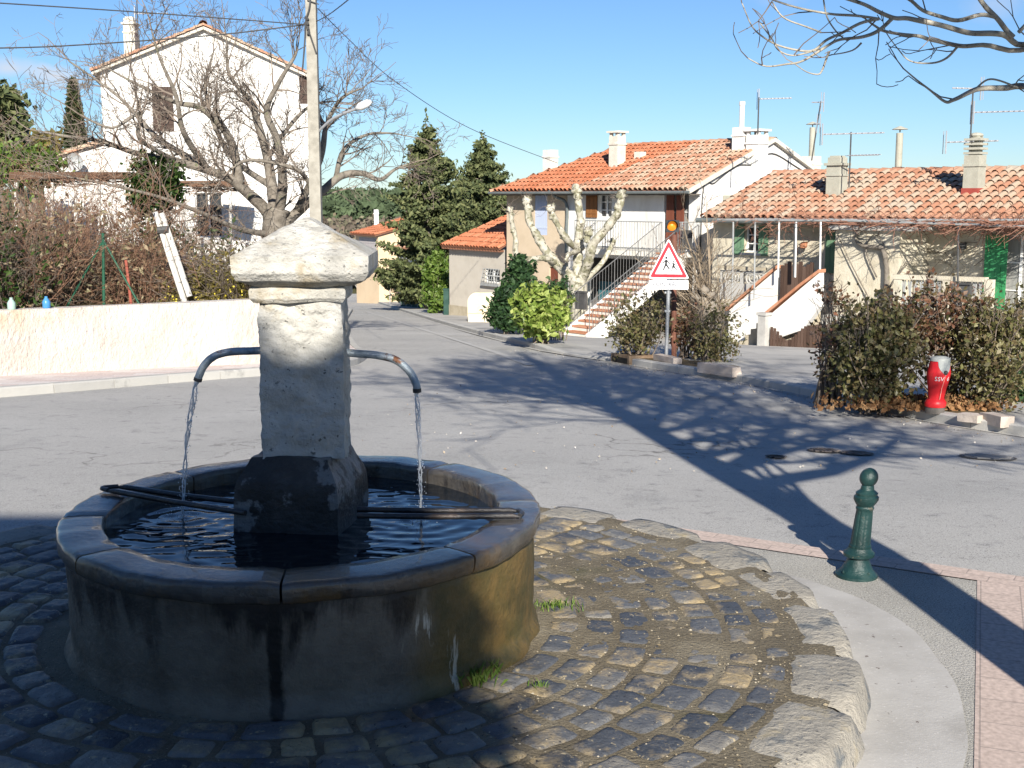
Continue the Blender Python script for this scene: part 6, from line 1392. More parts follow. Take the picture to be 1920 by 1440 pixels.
E1 = [(2.36, 3.05, 2.0), (2.45, 4.2, 2.6), (2.75, 5.6, 2.82)]; E2 = [(2.37, 3.05, 1.8), (2.5, 4.3, 2.4), (2.8, 5.7, 2.70)]; E3 = [(2.40, 3.05, 1.5), (2.45, 4.2, 2.0), (2.65, 5.0, 2.3)]
bough([(1935, 78), (1881, 66), (1830, 62), (1788, 53), (1746, 42), (1703, 31), (1675, 31), (1647, 22), (1619, 8), (1575, -8)], 7, (7.5, 4.5), ext=E1)
bough([(1935, 89), (1844, 87), (1796, 87), (1745, 76), (1720, 66), (1661, 58), (1641, 48), (1622, 34)], 7, (6.5, 2), ext=E2)
bough([(1900, 70), (1888, 58), (1869, 31), (1841, 0), (1825, -25)], 7, (7, 5)); bough([(1869, 31), (1841, 25), (1796, 36), (1768, 31), (1731, 17), (1700, -5), (1660, -20)], 7, (5, 4))
bough([(1672, 31), (1647, 56), (1619, 67), (1577, 73), (1549, 87), (1506, 118), (1478, 124), (1436, 124), (1402, 107)], 7, (5, 1.4)); bough([(1647, 34), (1613, 42), (1577, 62), (1549, 76), (1526, 96), (1501, 98), (1464, 87), (1431, 67), (1408, 45), (1391, 5)], 7, (4, 1.4))
bough([(1644, 34), (1605, 28), (1560, 25), (1520, 20), (1487, 11), (1445, -4)], 7, (3.4, 2)); bough([(1554, 96), (1549, 107), (1540, 132), (1532, 141), (1512, 138), (1492, 124)], 7, (3, 1)); bough([(1793, 90), (1774, 110), (1746, 118), (1703, 112), (1684, 93), (1670, 73)], 7, (3, 1))
bough([(1616, 79), (1599, 93), (1560, 101)], 7, (2.6, 1.2)); bough([(1935, 165), (1886, 166), (1830, 168), (1788, 188), (1771, 193), (1740, 169), (1692, 131)], 6.2, (7, 1.2), ext=E3); bough([(1830, 166), (1855, 150), (1880, 152), (1912, 166)], 6.2, (2, 2)); bough([(1910, 60), (1930, 40), (1950, 20)], 7, (5, 4))
bough([(1425, 40), (1445, 68), (1460, 95), (1490, 108), (1530, 96)], 7, (1.5, 2)); bough([(1448, 0), (1470, 30), (1510, 50), (1540, 62)], 7, (1.6, 2.2)); bough([(1590, 75), (1570, 60), (1550, 30), (1540, -10)], 7, (1.6, 2))
# the rest of its crown, above the picture
for k in range(40):
    z_ = r.uniform(3.4, 8.0); i = min(range(m_), key=lambda j: abs(lead[j].z - z_)); a_ = r.uniform(.35, pi + .3) if z_ > 4.5 else r.uniform(-.3, 1.2); el = r.uniform(.35, .9)
    d_ = V((cos(a_), sin(a_), tan(el) * .9)).normalized(); twig(mb, lead[i], d_, r.uniform(1.7, 3.2) * (1.3 - z_ / 9.5), .034, 3, r, .08, .20, (3, 5), .62, 6, .75, .009)
for (a_, z_, L, rr_) in [(.5, 4.8, 4.0, .07), (.9, 5.2, 2.6, .05), (.9, 4.4, 3.4, .06), (.15, 3.2, 2.8, .085), (-.15, 3.4, 2.6, .08), (1.5, 5.2, 3.2, .055), (2.0, 4.6, 3.0, .055), (2.6, 5.4, 2.8, .05), (.10, 4.2, 2.8, .085), (.6, 5.5, 3.4, .08), (-.2, 3.9, 2.4, .075), (2.3, 5.0, 2.4, .05), (1.2, 5.6, 2.0, .05), (.25, 3.3, 3.6, .08), (.0, 3.0, 3.4, .10)]:
    i = min(range(m_), key=lambda j: abs(lead[j].z - z_)); twig(mb, lead[i], V((cos(a_), sin(a_), .55)).normalized(), L, rr_, 3, r, .04, .16, (4, 6), .58, 7, .7, .012)
mb.build('trunk', m_plane2, pt, smooth=True); tw.build('twigs', m_twig, pt)
# ---- added, unseen evergreen oak behind the viewpoint, shaped to dapple the pillar
rng = np.random.default_rng(8); oc = V((-.05, -5.2, 5.08)); ok = thing('dapple_oak', (oc.x - .6, oc.y, -.12), 'added unseen evergreen oak behind the viewpoint that dapples the pillar', 'tree')
mb = MB(); mb.leaves(np.concatenate([clumps((-.25, -5.2, 5.22), (.62, .8, 1.2), 90, 22, .14, rng, .2), clumps((-.30, -5.3, 6.12), (.42, .6, .42), 13, 22, .09, rng, .2), clumps((.36, -5.2, 4.4), (.38, .8, 1.3), 70, 24, .14, rng, .2), clumps((.34, -5.2, 2.9), (.34, .7, 1.0), 50, 24, .14, rng, .2)]), .13, rng, 1.6); mb.build('crown', m_oak, ok)
mb = MB(); r = random.Random(3); mb.tube(spline([(oc.x, oc.y, -.3), (oc.x + .1, oc.y, 2.2), (oc.x - .1, oc.y, 4.4), (oc.x, oc.y, 5.8)]), [.2] * 6 + [.15] * 7 + [.08] * 6, 9)
for k in range(16): twig(mb, V((oc.x, oc.y, 3.0 + k * .22)), V((r.uniform(-1, 1), r.uniform(-.6, .6), .6)).normalized(), .9, .05, 2, r)
mb.build('trunk', m_bark, ok)
# ---- woods on the far side of the valley
rng = np.random.default_rng(17)
def woods(name, n, D0, D1, x0, x1, hgt, size, mat, label, per, sg):
    pts = []; tint = []
    for i in range(n):
        D = D0 + (D1 - D0) * rng.uniform() ; x_ = D * rng.uniform(x0, x1); g_ = tz(x_, D); h_ = hgt * rng.uniform(.6, 1.15); a = rng.normal(size=(per, 3)); a /= np.linalg.norm(a, axis=1)[:, None]
        pts.append(np.array([x_, D, g_ + h_ * .55]) + a * np.array([h_ * .42, h_ * .42, h_ * .5]) * rng.uniform(.5, 1, per)[:, None]); tint.append(np.clip(rng.uniform() * .75 + rng.normal(size=per) * .12, 0, 1))
    mb = MB(); mb.leaves(np.concatenate(pts), size, rng, 1.5, tint=np.concatenate(tint)); tag(mb.build(name, mat), label, 'woodland', kind='stuff')
m_far = leafmat('far_forest', [(.05, .07, .035), (.085, .12, .06), (.12, .16, .08)], .1, .9); m_farb = leafmat('far_bare_wood', [(.10, .085, .065), (.17, .13, .10), (.20, .19, .12), (.25, .17, .12)], .1, .95)
woods('hill_forest', 1500, 330, 620, -.42, .05, 7.5, 1.5, m_far, 'green pine forest covering the far hillside', 46, 1)
woods('bare_woodland', 420, 105, 250, -.30, .0, 5.5, .55, m_farb, 'brown leafless woodland in the valley below the pine hill', 90, 1)
# ---- vines on the long house and its pergola
u, n, O, OP = UC, NC, OC, OPC
r = random.Random(61); mb = MB()
for k in range(950):
    x_ = 1340 + 620 * r.random() ** .42; t_ = (x_ - 1340) / 620; p_ = gp(x_, 411 + 11 * t_ + r.uniform(-3, 5), -r.uniform(-.1, 2.0)); d_ = V((r.uniform(-1, 1), r.uniform(-.3, .3), r.uniform(-.22, .16))).normalized(); twig(mb, p_, d_, r.uniform(.3, .8), .013, 1 if k % 3 == 0 else 0, r, 0, .2, (1, 2), .6, 4, .6, .005)
for k in range(40): p_ = gp(r.uniform(1335, 1480), 405 + r.uniform(-5, 25), -r.uniform(0, 1.5)); twig(mb, p_, V((r.uniform(-1, 1), -.2, r.uniform(-.5, .6))).normalized(), r.uniform(.4, 1.0), .008, 2, r, 0, .3, (1, 3), .6, 4, .7, .005)
gv = tag(mb.build('grape_vine', M('vine_shoots', [(.16, .075, .05), (.26, .14, .10)], scale=4, rough=.9, tint=.6, bump=0)), 'reddish leafless vine shoots lying along the pergola roof', 'vine')
O_w = OP + n * .06; ow = lambda px, py: O_w + u * ONP(px, py, O_w, u)[0] + UP * ONP(px, py, O_w, u)[1]
mb = MB(); trunk_ = [(1642, 592), (1648, 575), (1661, 545), (1664, 520), (1662, 492), (1655, 466), (1630, 463), (1614, 458), (1606, 446), (1612, 432), (1618, 418)]; s_ = spline([ow(*a_) + n * .03 for a_ in trunk_], 5); mb.tube(s_, [.085 - .05 * i / len(s_) for i in range(len(s_))], 8, jit=.1)
for px_ in [[(1635, 590), (1630, 560), (1610, 520), (1590, 480), (1572, 440)], [(1655, 560), (1690, 510), (1715, 480)], [(1650, 575), (1675, 530), (1700, 490)], [(1645, 520), (1625, 470), (1640, 440), (1660, 460)]]: s_ = spline([ow(*a_) + n * .03 for a_ in px_], 5); mb.tube(s_, [.022 - .012 * i / len(s_) for i in range(len(s_))], 6); twig(mb, s_[-1], (s_[-1] - s_[-2]).normalized(), .4, .01, 1, r)
tag(mb.build('old_vine', m_bark, smooth=True), 'thick crooked vine stem climbing the flat-topped porch wall', 'vine')
# wall-trained twigs on the facade right of the porch
mb = MB(); O_w = O + n * .05
for k in range(16): p_ = ow(r.uniform(1690, 1850), r.uniform(450, 540)); a_ = r.uniform(0, 2 * pi); d_ = (u * cos(a_) + UP * sin(a_)).normalized(); twig(mb, p_, d_, r.uniform(.6, 1.4), .010, 2, r, 0, .22, (1, 3), .6, 5, .6, .005)
tag(mb.build('climbing_plant', m_twig), 'bare climbing twigs spread over the pale facade near the green door', 'climber')
# ---- small ground plants
def tuft(px, py, label, n, h_, z=.01, spread=.05, seed=1):
    r = random.Random(seed); p = Z0(px, py, z); mb = MB()
    for k in range(n):
        o_ = p + V((r.gauss(0, spread), r.gauss(0, spread * .5), 0)); d_ = V((r.uniform(-.5, .5), r.uniform(-.5, .5), 1)).normalized(); w_ = V((d_.y, -d_.x, 0)).normalized() * .003; e_ = o_ + d_ * h_ * r.uniform(.5, 1.1) + V((d_.x, d_.y, 0)) * h_ * .4
        mid = o_ + d_ * h_ * .55; mb.add([o_ - w_, o_ + w_, mid + w_ * .8, e_, mid - w_ * .8], [(0, 1, 2, 3, 4)], r.random())
    tag(mb.build('grass_tuft', m_grnbush, loc=p), label, 'grass', 'grass tufts at the basin foot')
tuft(878, 1282, 'grass tuft against the basin in the shadow edge', 110, .085, .02, .055, 1); tuft(908, 1262, 'grass tuft beside the algae stain of the basin', 90, .07, .02, .03, 2); tuft(1040, 1138, 'thin grass tuft among wet cobbles right of the basin', 70, .04, .02, .06, 3)
tuft(1010, 1290, 'tiny grass sprig right of the lower tufts', 16, .04, .02, .02, 4)
r = random.Random(71); rng = np.random.default_rng(71); pts = []
for k in range(900): x_ = r.uniform(1690, 1830); y_ = r.uniform(752, 785); p_ = G(x_, y_, .13); 
for k in range(1400): pts.append((ph.x + r.gauss(0, .5), ph.y + .25 + r.uniform(-.2, .6), gz(ph.x, ph.y) + .13 + abs(r.gauss(0, .04))))
mb = MB(); mb.leaves(np.array(pts), .05, rng, 1.6); tag(mb.build('leaf_litter', m_dead), 'dry brown leaves heaped round the foot of the hydrant', 'dead leaves', kind='stuff')
# ================================================================== STREET FURNITURE
random.seed(81)
XR = V((1, 0, 0)); FW = V((0, -1, 0))
# bollard
m_boll = M('bollard_paint', [(.006, .022, .022), (.010, .036, .035), (.018, .055, .053)], scale=7, rough=.42, bump=.35, bscale=40, spec=.5, second=[((.10, .09, .065), 15, .64, .04), ((.03, .06, .055), 5, .56, .1)])
pb_ = Z0(1605, 1080, -.11); s_ = (pb_.y * cos(PITCH) + 2.0 * sin(PITCH)) / F; bo = thing('bollard', (pb_.x, pb_.y, -.112), 'dark green cast iron bollard with a ball top on the near pavement', 'bollard')
hb_ = (1084 - 880) * s_ / cos(radians(17)) ; k = hb_ / 2.05
tilt = V((.085, 0, 0))
def bl(name, prof, n_=32, flutes=0):
    mb = MB(); mb.lathe(pb_, [(r_ * k * (.93 if z_ > .5 else 1), z_ * k) for r_, z_ in prof], n_, fn=(lambda a, z: 1 - .06 * max(0, cos(8 * a)) ** 3) if flutes else None)
    mb.v = [tuple(V(v) + tilt * (v[2] - pb_.z)) for v in mb.v]; return smooth_by_angle(mb.build(name, m_boll, bo), 35)
bl('base', [(.375, 0), (.375, .05), (.33, .08), (.27, .15), (.21, .27), (.185, .34), (.185, .36), (.27, .385), (.275, .44), (.22, .49), (.215, .54)])
bl('shaft', [(.205, .54), (.21, .58), (.19, .60), (.165, 1.10), (.155, 1.22), (.165, 1.24)], 64, 1)
bl('collar', [(.165, 1.24), (.175, 1.27), (.155, 1.30), (.20, 1.36), (.235, 1.42), (.235, 1.47), (.20, 1.50), (.21, 1.54), (.13, 1.60), (.12, 1.66)])
bl('ball', [(.12, 1.66)] + [(.175 * sin(pi * i / 14), 1.815 - .175 * cos(pi * i / 14)) for i in range(3, 14)] + [(.02, 1.99)])
mb = MB()
for i in range(4): a_ = i * pi / 2 + .5; c_ = pb_ + V((cos(a_) * .31 * k, sin(a_) * .31 * k, .10 * k)); mb.lathe(c_, [(.022 * k, 0), (.022 * k, .03 * k), (.012 * k, .045 * k)], 8)
mb.build('bolts', m_boll, bo)
# school warning sign
m_signw = M('sign_white', [(.74, .74, .74), (.80, .80, .80)], scale=2, rough=.4, bump=0); m_signr = M('sign_red', [(.50, .025, .04), (.56, .04, .055)], scale=2, rough=.4, bump=0); m_black = M('sign_black', [(.012, .012, .012), (.02, .02, .02)], scale=2, rough=.5, bump=0); m_galv = M('galvanised_steel', [(.33, .34, .35), (.45, .46, .47)], scale=9, rough=.45, metal=.4, bump=.1)
m_ink = M('sign_ink', [(.03, .03, .05), (.06, .06, .09)], scale=2, rough=.5, bump=0); m_signback = M('sign_back', [(.35, .36, .37), (.42, .43, .44)], scale=3, rough=.5, metal=.4, bump=0)
DS = Ds - .4; ps = P(1249, 670, DS); ps.z = gz(ps.x, ps.y) + .1; t = thing('school_sign', ps, 'triangular school crossing sign with a text panel on a grey post', 'road sign'); wz = lambda x, y, d=0: P(x, y, DS - .05 - d)
mb = MB(); mb.tube([ps - UP * .1, P(1256, 462, DS)], .034, 12); mb.build('post', m_galv, t)
def rtri(pts, rr, d, dep, name, mat, parent, th):
    """rounded polygon plate, sign side towards the street"""
    out = []; n_ = len(pts); pts = [V(p) for p in pts]
    for i in range(n_):
        p0, p1, p2 = pts[i - 1], pts[i], pts[(i + 1) % n_]; a_, b_ = (p0 - p1).normalized() * rr, (p2 - p1).normalized() * rr
        for j in range(6): tt = j / 5; out.append((p1 + a_) * (1 - tt) ** 2 + p1 * 2 * tt * (1 - tt) + (p1 + b_) * tt * tt)
    mb = MB(); mb.prism([o + FW * d for o in out], FW * th); return mb.build(name, mat, parent)
T = [wz(1253.5, 446.5), wz(1214.5, 522), wz(1292.5, 523)]; cen = sum((V(x) for x in T), V((0, 0, 0))) / 3; inn = lambda f: [cen + (V(x) - cen) * f for x in T]
pl = rtri(T, .055, .0, 0, 'triangle_plate', m_signw, t, .02); rtri(inn(.90), .045, .021, 0, 'red_border', m_signr, pl, .003); rtri(inn(.665), .012, .025, 0, 'white_field', m_signw, pl, .003)
mb = MB(); o_ = lambda x, y: wz(1190 + x / 8.47, 390 + y / 8.47) + FW * .0285
def seg(a, b, w0, w1):
    A_, B_ = o_(*a), o_(*b); d_ = (B_ - A_).normalized(); s2 = V((-d_.z, 0, d_.x)); k_ = DS / F / 8.47; mb.prism([A_ - s2 * w0 * k_, B_ - s2 * w1 * k_, B_ + s2 * w1 * k_, A_ + s2 * w0 * k_], FW * .003)
def disc(c, r_): mb.prism([o_(c[0] + r_ * cos(i * pi / 8), c[1] + r_ * sin(i * pi / 8)) for i in range(16)], FW * .003)
disc((500, 790), 18)
seg((500, 822), (493, 905), 16, 14); seg((495, 832), (460, 862), 8, 6); seg((460, 862), (420, 878), 6, 5); seg((508, 832), (545, 870), 8, 6); seg((545, 870), (560, 888), 6, 5); seg((490, 900), (470, 940), 12, 9); seg((470, 940), (452, 985), 9, 8); seg((500, 900), (528, 940), 12, 9); seg((528, 940), (550, 972), 9, 7)
disc((618, 852), 13); seg((616, 872), (614, 905), 11, 12); seg((614, 900), (612, 945), 12, 27); seg((610, 880), (565, 890), 6, 5); seg((622, 882), (650, 912), 6, 4); seg((604, 944), (582, 998), 6, 5); seg((622, 944), (672, 980), 6, 5)
mb.build('pictogram', m_black, pl)
pa_ = [wz(1216.5, 525), wz(1216.5, 542.5), wz(1290.5, 543), wz(1290.5, 525)]; pn = rtri(pa_, .02, 0, 0, 'text_panel', m_signw, t, .02)
vs_, fs_ = letters('RALENTIR ÉCOLE', .1, None, None, None); wd_ = max(a_ for a_, _ in vs_) - min(a_ for a_, _ in vs_); ht_ = max(b_ for _, b_ in vs_) - min(b_ for _, b_ in vs_); cc = wz(1253.5, 533.5) + FW * .0215; sx_ = (wz(1283, 530) - wz(1224, 530)).length / wd_; sy_ = (wz(1253, 528) - wz(1253, 536.5)).length / ht_ * 1.05
mb = MB(); mb.add([cc + XR * a_ * sx_ + UP * b_ * sy_ for a_, b_ in vs_], fs_); mb.build('lettering', m_ink, pn)
mb = MB(); mb.box(wz(1252, 548, -.1), (.12, .06, .04)); mb.box(wz(1251, 583, -.05), (.10, .08, .04)); mb.build('clamp', m_galv, t)
# amber flashing light on its own rusty mast
DB_ = DS + .9; pm = P(1264, 660, DB_); t = thing('traffic_light', (pm.x, pm.y, gz(pm.x, pm.y) + .1), 'amber flashing light on a brown mast behind the school sign', 'traffic light')
mb = MB(); mb.tube([V((pm.x, pm.y, gz(pm.x, pm.y))), P(1264, 440, DB_)], .05, 10); mb.build('mast', M('rusty_mast', [(.13, .055, .04), (.20, .09, .06)], scale=6, rough=.7), t)
s8 = lambda x, y, d=0: P(1190 + x / 8.47, 390 + y / 8.47, DB_ - .06 - d)
mb = MB(); a_, b_ = s8(503, 385), s8(712, 195); mb.obox(V((a_.x, a_.y, a_.z)), XR * (b_.x - a_.x), FW * -.14, UP * (b_.z - a_.z)); c_ = s8(590, 285, 0); rr_ = (s8(675, 285) - s8(590, 285)).length
vs_ = []; nd = 18
for (dd, k_) in ((0, 1.08), (.16, 1.0)):
    for i in range(nd + 1): a_ = -.35 + (pi + .7) * i / nd; vs_.append(c_ + FW * dd * (1 if 0 < i < nd else .6) + XR * rr_ * k_ * cos(a_) + UP * rr_ * k_ * sin(a_))
mb.add(vs_, [(i, i + 1, nd + 1 + i + 1, nd + 1 + i) for i in range(nd)]); hs_ = mb.build('housing', M('dark_housing', [(.02, .025, .028), (.04, .045, .05)], scale=5, rough=.5), t)
mb = MB(); vs_ = [c_ + FW * .05]; 
for k_ in (1, 2, 3): vs_ += [c_ + FW * (.05 - .045 * (k_ / 3) ** 2) + XR * rr_ * .9 * k_ / 3 * cos(2 * pi * i / 20) + UP * rr_ * .9 * k_ / 3 * sin(2 * pi * i / 20) for i in range(20)]
mb.add(vs_, [(0, 1 + i, 1 + (i + 1) % 20) for i in range(20)] + [(1 + k_ * 20 + i, 1 + (k_ + 1) * 20 + i, 1 + (k_ + 1) * 20 + (i + 1) % 20, 1 + k_ * 20 + (i + 1) % 20) for k_ in range(2) for i in range(20)])
mb.build('lens', M('amber_lens', [(.55, .14, .012), (.75, .26, .03)], scale=9, rough=.25, bump=.1, emit=((1, .30, .02), .35)), hs_, smooth=True)
# fire hydrant
m_red = M('hydrant_red', [(.50, .012, .018), (.62, .02, .026), (.66, .05, .05)], scale=5, rough=.42, bump=.12, spec=.45, second=[((.30, .05, .04), 9, .64, .05), ((.62, .22, .18), 22, .67, .03)]); m_hood = M('hydrant_grey', [(.36, .38, .36), (.44, .46, .43)], scale=4, rough=.5, bump=.1)
pH = V((ph.x, ph.y, gz(ph.x, ph.y) + .11)); sH = ph.y / F * 1.01; t = thing('fire_hydrant', pH, 'red fire hydrant with a grey hood standing in front of the hedge', 'fire hydrant'); lean = V((.06, 0, 0))
def hy(name, prof, mat, fn=None, n_=36, par=None):
    mb = MB(); mb.lathe(pH, [(r_ * sH, z_ * sH) for r_, z_ in prof], n_, fn=fn); mb.v = [tuple(V(v) + lean * (v[2] - pH.z)) for v in mb.v]; return smooth_by_angle(mb.build(name, mat, par or t), 35)
hy('foot', [(17.5, 0), (18, 3), (18, 8), (17, 13)], m_lidrim)
hy('body', [(18.5, 12), (19.5, 15), (19.5, 21), (17.5, 24), (15, 27), (14.8, 31), (16, 40), (17.3, 50), (18.6, 53), (19.8, 62), (21, 70), (21.6, 76), (21, 80), (19.5, 88), (18, 98), (17, 100)], m_red)
mb = MB(); n1, n2 = 48, 8; a0 = -pi / 2 + .25; vs_ = []
def rad_at(z): 
    pr = [(21.0, 70), (21.6, 76), (21, 80), (19.5, 88), (18, 98), (17.6, 104)]
    for (r0_, z0_), (r1_, z1_) in zip(pr[:-1], pr[1:]):
        if z <= z1_: return r0_ + (r1_ - r0_) * (z - z0_) / (z1_ - z0_)
    return pr[-1][0]
for i in range(n1 + 1):
    a_ = -pi + 2 * pi * i / n1; da = (a_ - a0 + pi) % (2 * pi) - pi; zl_ = 99 - (26 - 14 * abs(da) / .62 if abs(da) < .62 else (12 * (1 - (abs(da) - .62) / .12) if abs(da) < .74 else 0))
    for j in range(n2 + 1): z_ = zl_ + (104 - zl_) * j / n2; r_ = rad_at(z_) + .7; vs_.append(pH + V((r_ * sH * cos(a_), r_ * sH * sin(a_), z_ * sH)))
k0 = len(vs_); vs_ += [pH + V((17.6 * .6 * sH * cos(-pi + 2 * pi * i / n1), 17.6 * .6 * sH * sin(-pi + 2 * pi * i / n1), 107 * sH)) for i in range(n1 + 1)]
fs = [(i * (n2 + 1) + j, (i + 1) * (n2 + 1) + j, (i + 1) * (n2 + 1) + j + 1, i * (n2 + 1) + j + 1) for i in range(n1) for j in range(n2)] + [(i * (n2 + 1) + n2, (i + 1) * (n2 + 1) + n2, k0 + i + 1, k0 + i) for i in range(n1)] + [tuple(k0 + i for i in range(n1))]
mb.add(vs_, fs); mb.v = [tuple(V(v) + lean * (v[2] - pH.z)) for v in mb.v]; ho = smooth_by_angle(mb.build('hood', m_hood, t), 35)
mb = MB(); c_ = pH + V((22 * sH * cos(a0), 22 * sH * sin(a0), 79 * sH)) + lean * 79 * sH; mb.blob(c_, 4.2 * sH, 12, 8, 0); mb.build('lock', m_blackiron, ho)
def onbody(a_, z_, off=.6): r_ = (rad_at(z_) if z_ > 70 else 21 - (70 - z_) * .135 if z_ > 50 else 17.6) + off; return pH + V((r_ * sH * cos(a_), r_ * sH * sin(a_), z_ * sH)) + lean * z_ * sH
mb = MB(); 
for k_ in range(12):
    z0_, z1_ = 72 - 44 * k_ / 12, 72 - 44 * (k_ + 1) / 12; f0_, f1_ = a0 - .22 * k_ / 12, a0 - .22 * (k_ + 1) / 12; 
    mb.quad(onbody(f0_ - .035, z0_), onbody(f1_ - .035, z1_), onbody(f1_ + .035, z1_), onbody(f0_ + .035, z0_))
mb.build('pale_strip', M('strip_pink', [(.75, .25, .20), (.8, .33, .27)], scale=3, rough=.5, bump=0), t)
mb = MB()
for txt, ac in (('SSV', a0 - .48), ('6', a0 + .36)):
    vs_, fs_ = letters(txt, 11.5 * sH, None, None, None); mb.add([onbody(ac + x_ / (21.5 * sH), 66.5 + y_ / sH, .9) for x_, y_ in vs_], fs_)
mb.build('lettering', m_signw, t)
# low blocks that edge the planting strip
m_block = M('pinkish_block', [(.40, .33, .275), (.48, .41, .35), (.54, .48, .43)], scale=3, rough=.9, bump=.4)
for (x0, y0, x1, y1, h_, lb) in [(1308, 693, 1373, 703, .12, 'white edging block right of the sign shrubs'), (1795, 783, 1832, 788, .05, 'pale edging block under the right hedge'), (1836, 786, 1876, 795, .08, 'pinkish edging block at the right end of the hedge'), (1225, 676, 1262, 684, .12, 'small stone block at the foot of the school sign')]:
    a_, b_ = G(x0, y0, .11), G(x1, y1, .11); d_ = b_ - a_; nn_ = V((d_.y, -d_.x, 0)).normalized(); nn_ = nn_ if nn_.y > 0 else -nn_; mb = MB(); mb.obox(a_ - UP * .04, d_, nn_ * .16, UP * (h_ + .04)); o_ = mb.build('edging_block', m_block); roughen(o_, .012, 6, 3, 2); tag(o_, lb, 'edging block', 'edging blocks of the planting strip')
# earth in the planting strip
mb = MB()
for (xa, xb, off0) in ((1195, 1372, .2), (1530, 1885, .2)):
    k_ = 14; vs_ = []
    for i in range(k_ + 1):
        x_ = xa + (xb - xa) * i / k_
        for (px_, py_) in zip([q_[0] for q_ in [(1192, 686), (1280, 700), (1374, 714), (1513, 743), (1620, 764), (1713, 785), (1820, 803), (1920, 818)]], [686, 700, 714, 743, 764, 785, 803, 818]): pass
        xs_ = [1192, 1280, 1374, 1513, 1620, 1713, 1820, 1920]; y_ = float(np.interp(x_, xs_, [686, 700, 714, 743, 764, 785, 803, 818])); p_ = G(x_, y_)
        for d_ in (.3, .9, 1.7): q_ = p_ + V((.25, .95, 0)) * d_; vs_.append((q_.x, q_.y, gz(q_.x, q_.y) + .13 + .02 * NZ.noise(q_ * 3)))
    mb.add(vs_, [(i * 3 + j, (i + 1) * 3 + j, (i + 1) * 3 + j + 1, i * 3 + j + 1) for i in range(k_) for j in range(2)])
tag(mb.build('planting_bed', m_earth, smooth=True), kind='structure')
# stone seat with a rounded back by the annex wall
pq = G(876, 604, .1); DQ = pq.y + .1; m_seat = M('seat_stone', [(.56, .48, .34), (.64, .56, .42), (.68, .61, .48)], scale=4, rough=.9, bump=.4, bscale=30); t = thing('stone_bench', (pq.x, DQ, gz(pq.x, DQ)), 'cream stone bench with a tall rounded back against the annex', 'bench')
z_ = gz(pq.x, DQ) + .1; W_ = 56 * DQ / F; hh = 54 * DQ / F; mb = MB(); pro = [V((pq.x, DQ + .35, z_ - .1)), V((pq.x + W_, DQ + .35, z_ - .1)), V((pq.x + W_, DQ + .35, z_ + hh))] + [V((pq.x + W_ * .30 - W_ * .30 * sin(a_), DQ + .35, z_ + hh - W_ * .32 * (1 - cos(a_)))) for a_ in [pi / 2 * i / 8 for i in range(9)]]
mb.prism(pro, V((0, .16, 0))); mb.build('backrest', m_seat, t); mb = MB(); mb.obox(V((pq.x + .03, DQ - .1, z_ - .1)), XR * (W_ - .06), V((0, .449, 0)), UP * (hh * .40)); mb.build('seat', m_seat, t)
# concrete utility pole with its lamp and cables
DU = 27.4; pu = P(586, 600, DU); m_pole2 = M('pole_concrete', [(.24, .225, .19), (.32, .30, .255), (.38, .36, .31)], scale=6, rough=.9, bump=.4, bscale=40); zt = P(588, -70, DU).z; t = thing('utility_pole', (pu.x, DU, gz(pu.x, DU)), 'tall square concrete utility pole rising behind the fountain pillar', 'utility pole')
mb = MB(); vs_ = []
for (z_, w_) in ((gz(pu.x, DU) - .3, .135), (zt, .105)):
    x_ = P(588, 200, DU).x
    for sx_, sy_ in ((-1, -1), (1, -1), (1, 1), (-1, 1)): vs_.append((x_ + sx_ * w_, DU + sy_ * w_, z_))
mb.add(vs_, [(0, 1, 5, 4), (1, 2, 6, 5), (2, 3, 7, 6), (3, 0, 4, 7), (4, 5, 6, 7)]); mb.build('shaft', m_pole2, t)
mb = MB(); a_ = P(575, 42, DU - .15)
for k_ in range(4): mb.tube([a_ + V((.02 * k_ - .02, 0, .12 - .1 * k_)), a_ + V((.03, 0, .05 - .1 * k_))], .035, 6)
mb.tube(spline([P(582, -10, DU - .15), P(580, 15, DU - .15), P(573, 40, DU - .15), P(572, 70, DU - .15), P(569, 110, DU - .15), P(567, 132, DU - .14)]), .02, 6); mb.tube(spline([P(575, 48, DU - .16), P(583, 70, DU - .15), P(593, 100, DU - .14)]), .018, 6); mb.tube([P(576, 0, DU - .14), P(598, 8, DU - .14)], .012, 5); mb.build('cable_clamp', m_blackiron, t)
mb = MB(); la = P(594, 250, DU); lb_ = P(670, 203, DU - .4); mb.tube(spline([la, P(625, 222, DU - .2), lb_]), .03, 8); ar = mb.build('lamp_arm', m_galv, t)
mb = MB(); e_ = P(696, 190, DU - .5); mb.tube([lb_ - (e_ - lb_) * .1, lb_ + (e_ - lb_) * .25, lb_ + (e_ - lb_) * .75, e_], [.04, .09, .085, .03], 10); mb.build('lamp_head', m_frame, ar, smooth=True)
def cable(pts, r_, label, n_=10): mb = MB(); mb.tube(spline([V(p) for p in pts], n_), r_, 5); tag(mb.build('overhead_cable', m_blackiron), label, 'cable', 'overhead cables from the concrete pole')
c0_ = P(573, 46, DU - .15)
cable([P(-60, 2, 22), P(250, 22, 24.5), c0_], .012, 'upper overhead cable from the pole to the left edge'); cable([P(-60, 91, 24), P(120, 86, 25), P(400, 66, 26.5), c0_], .014, 'lower overhead cable from the pole to the left edge')
cable([P(596, 16, DU), P(650, 70, 30), P(740, 152, 34), P(880, 240, 39), P(1046, 306, 44.5)], .010, 'long sagging cable from the pole to the beige house roof'); cable([P(594, 40, DU), P(620, 25, 24), P(665, -10, 19)], .010, 'short cable rising from the pole towards the top edge')
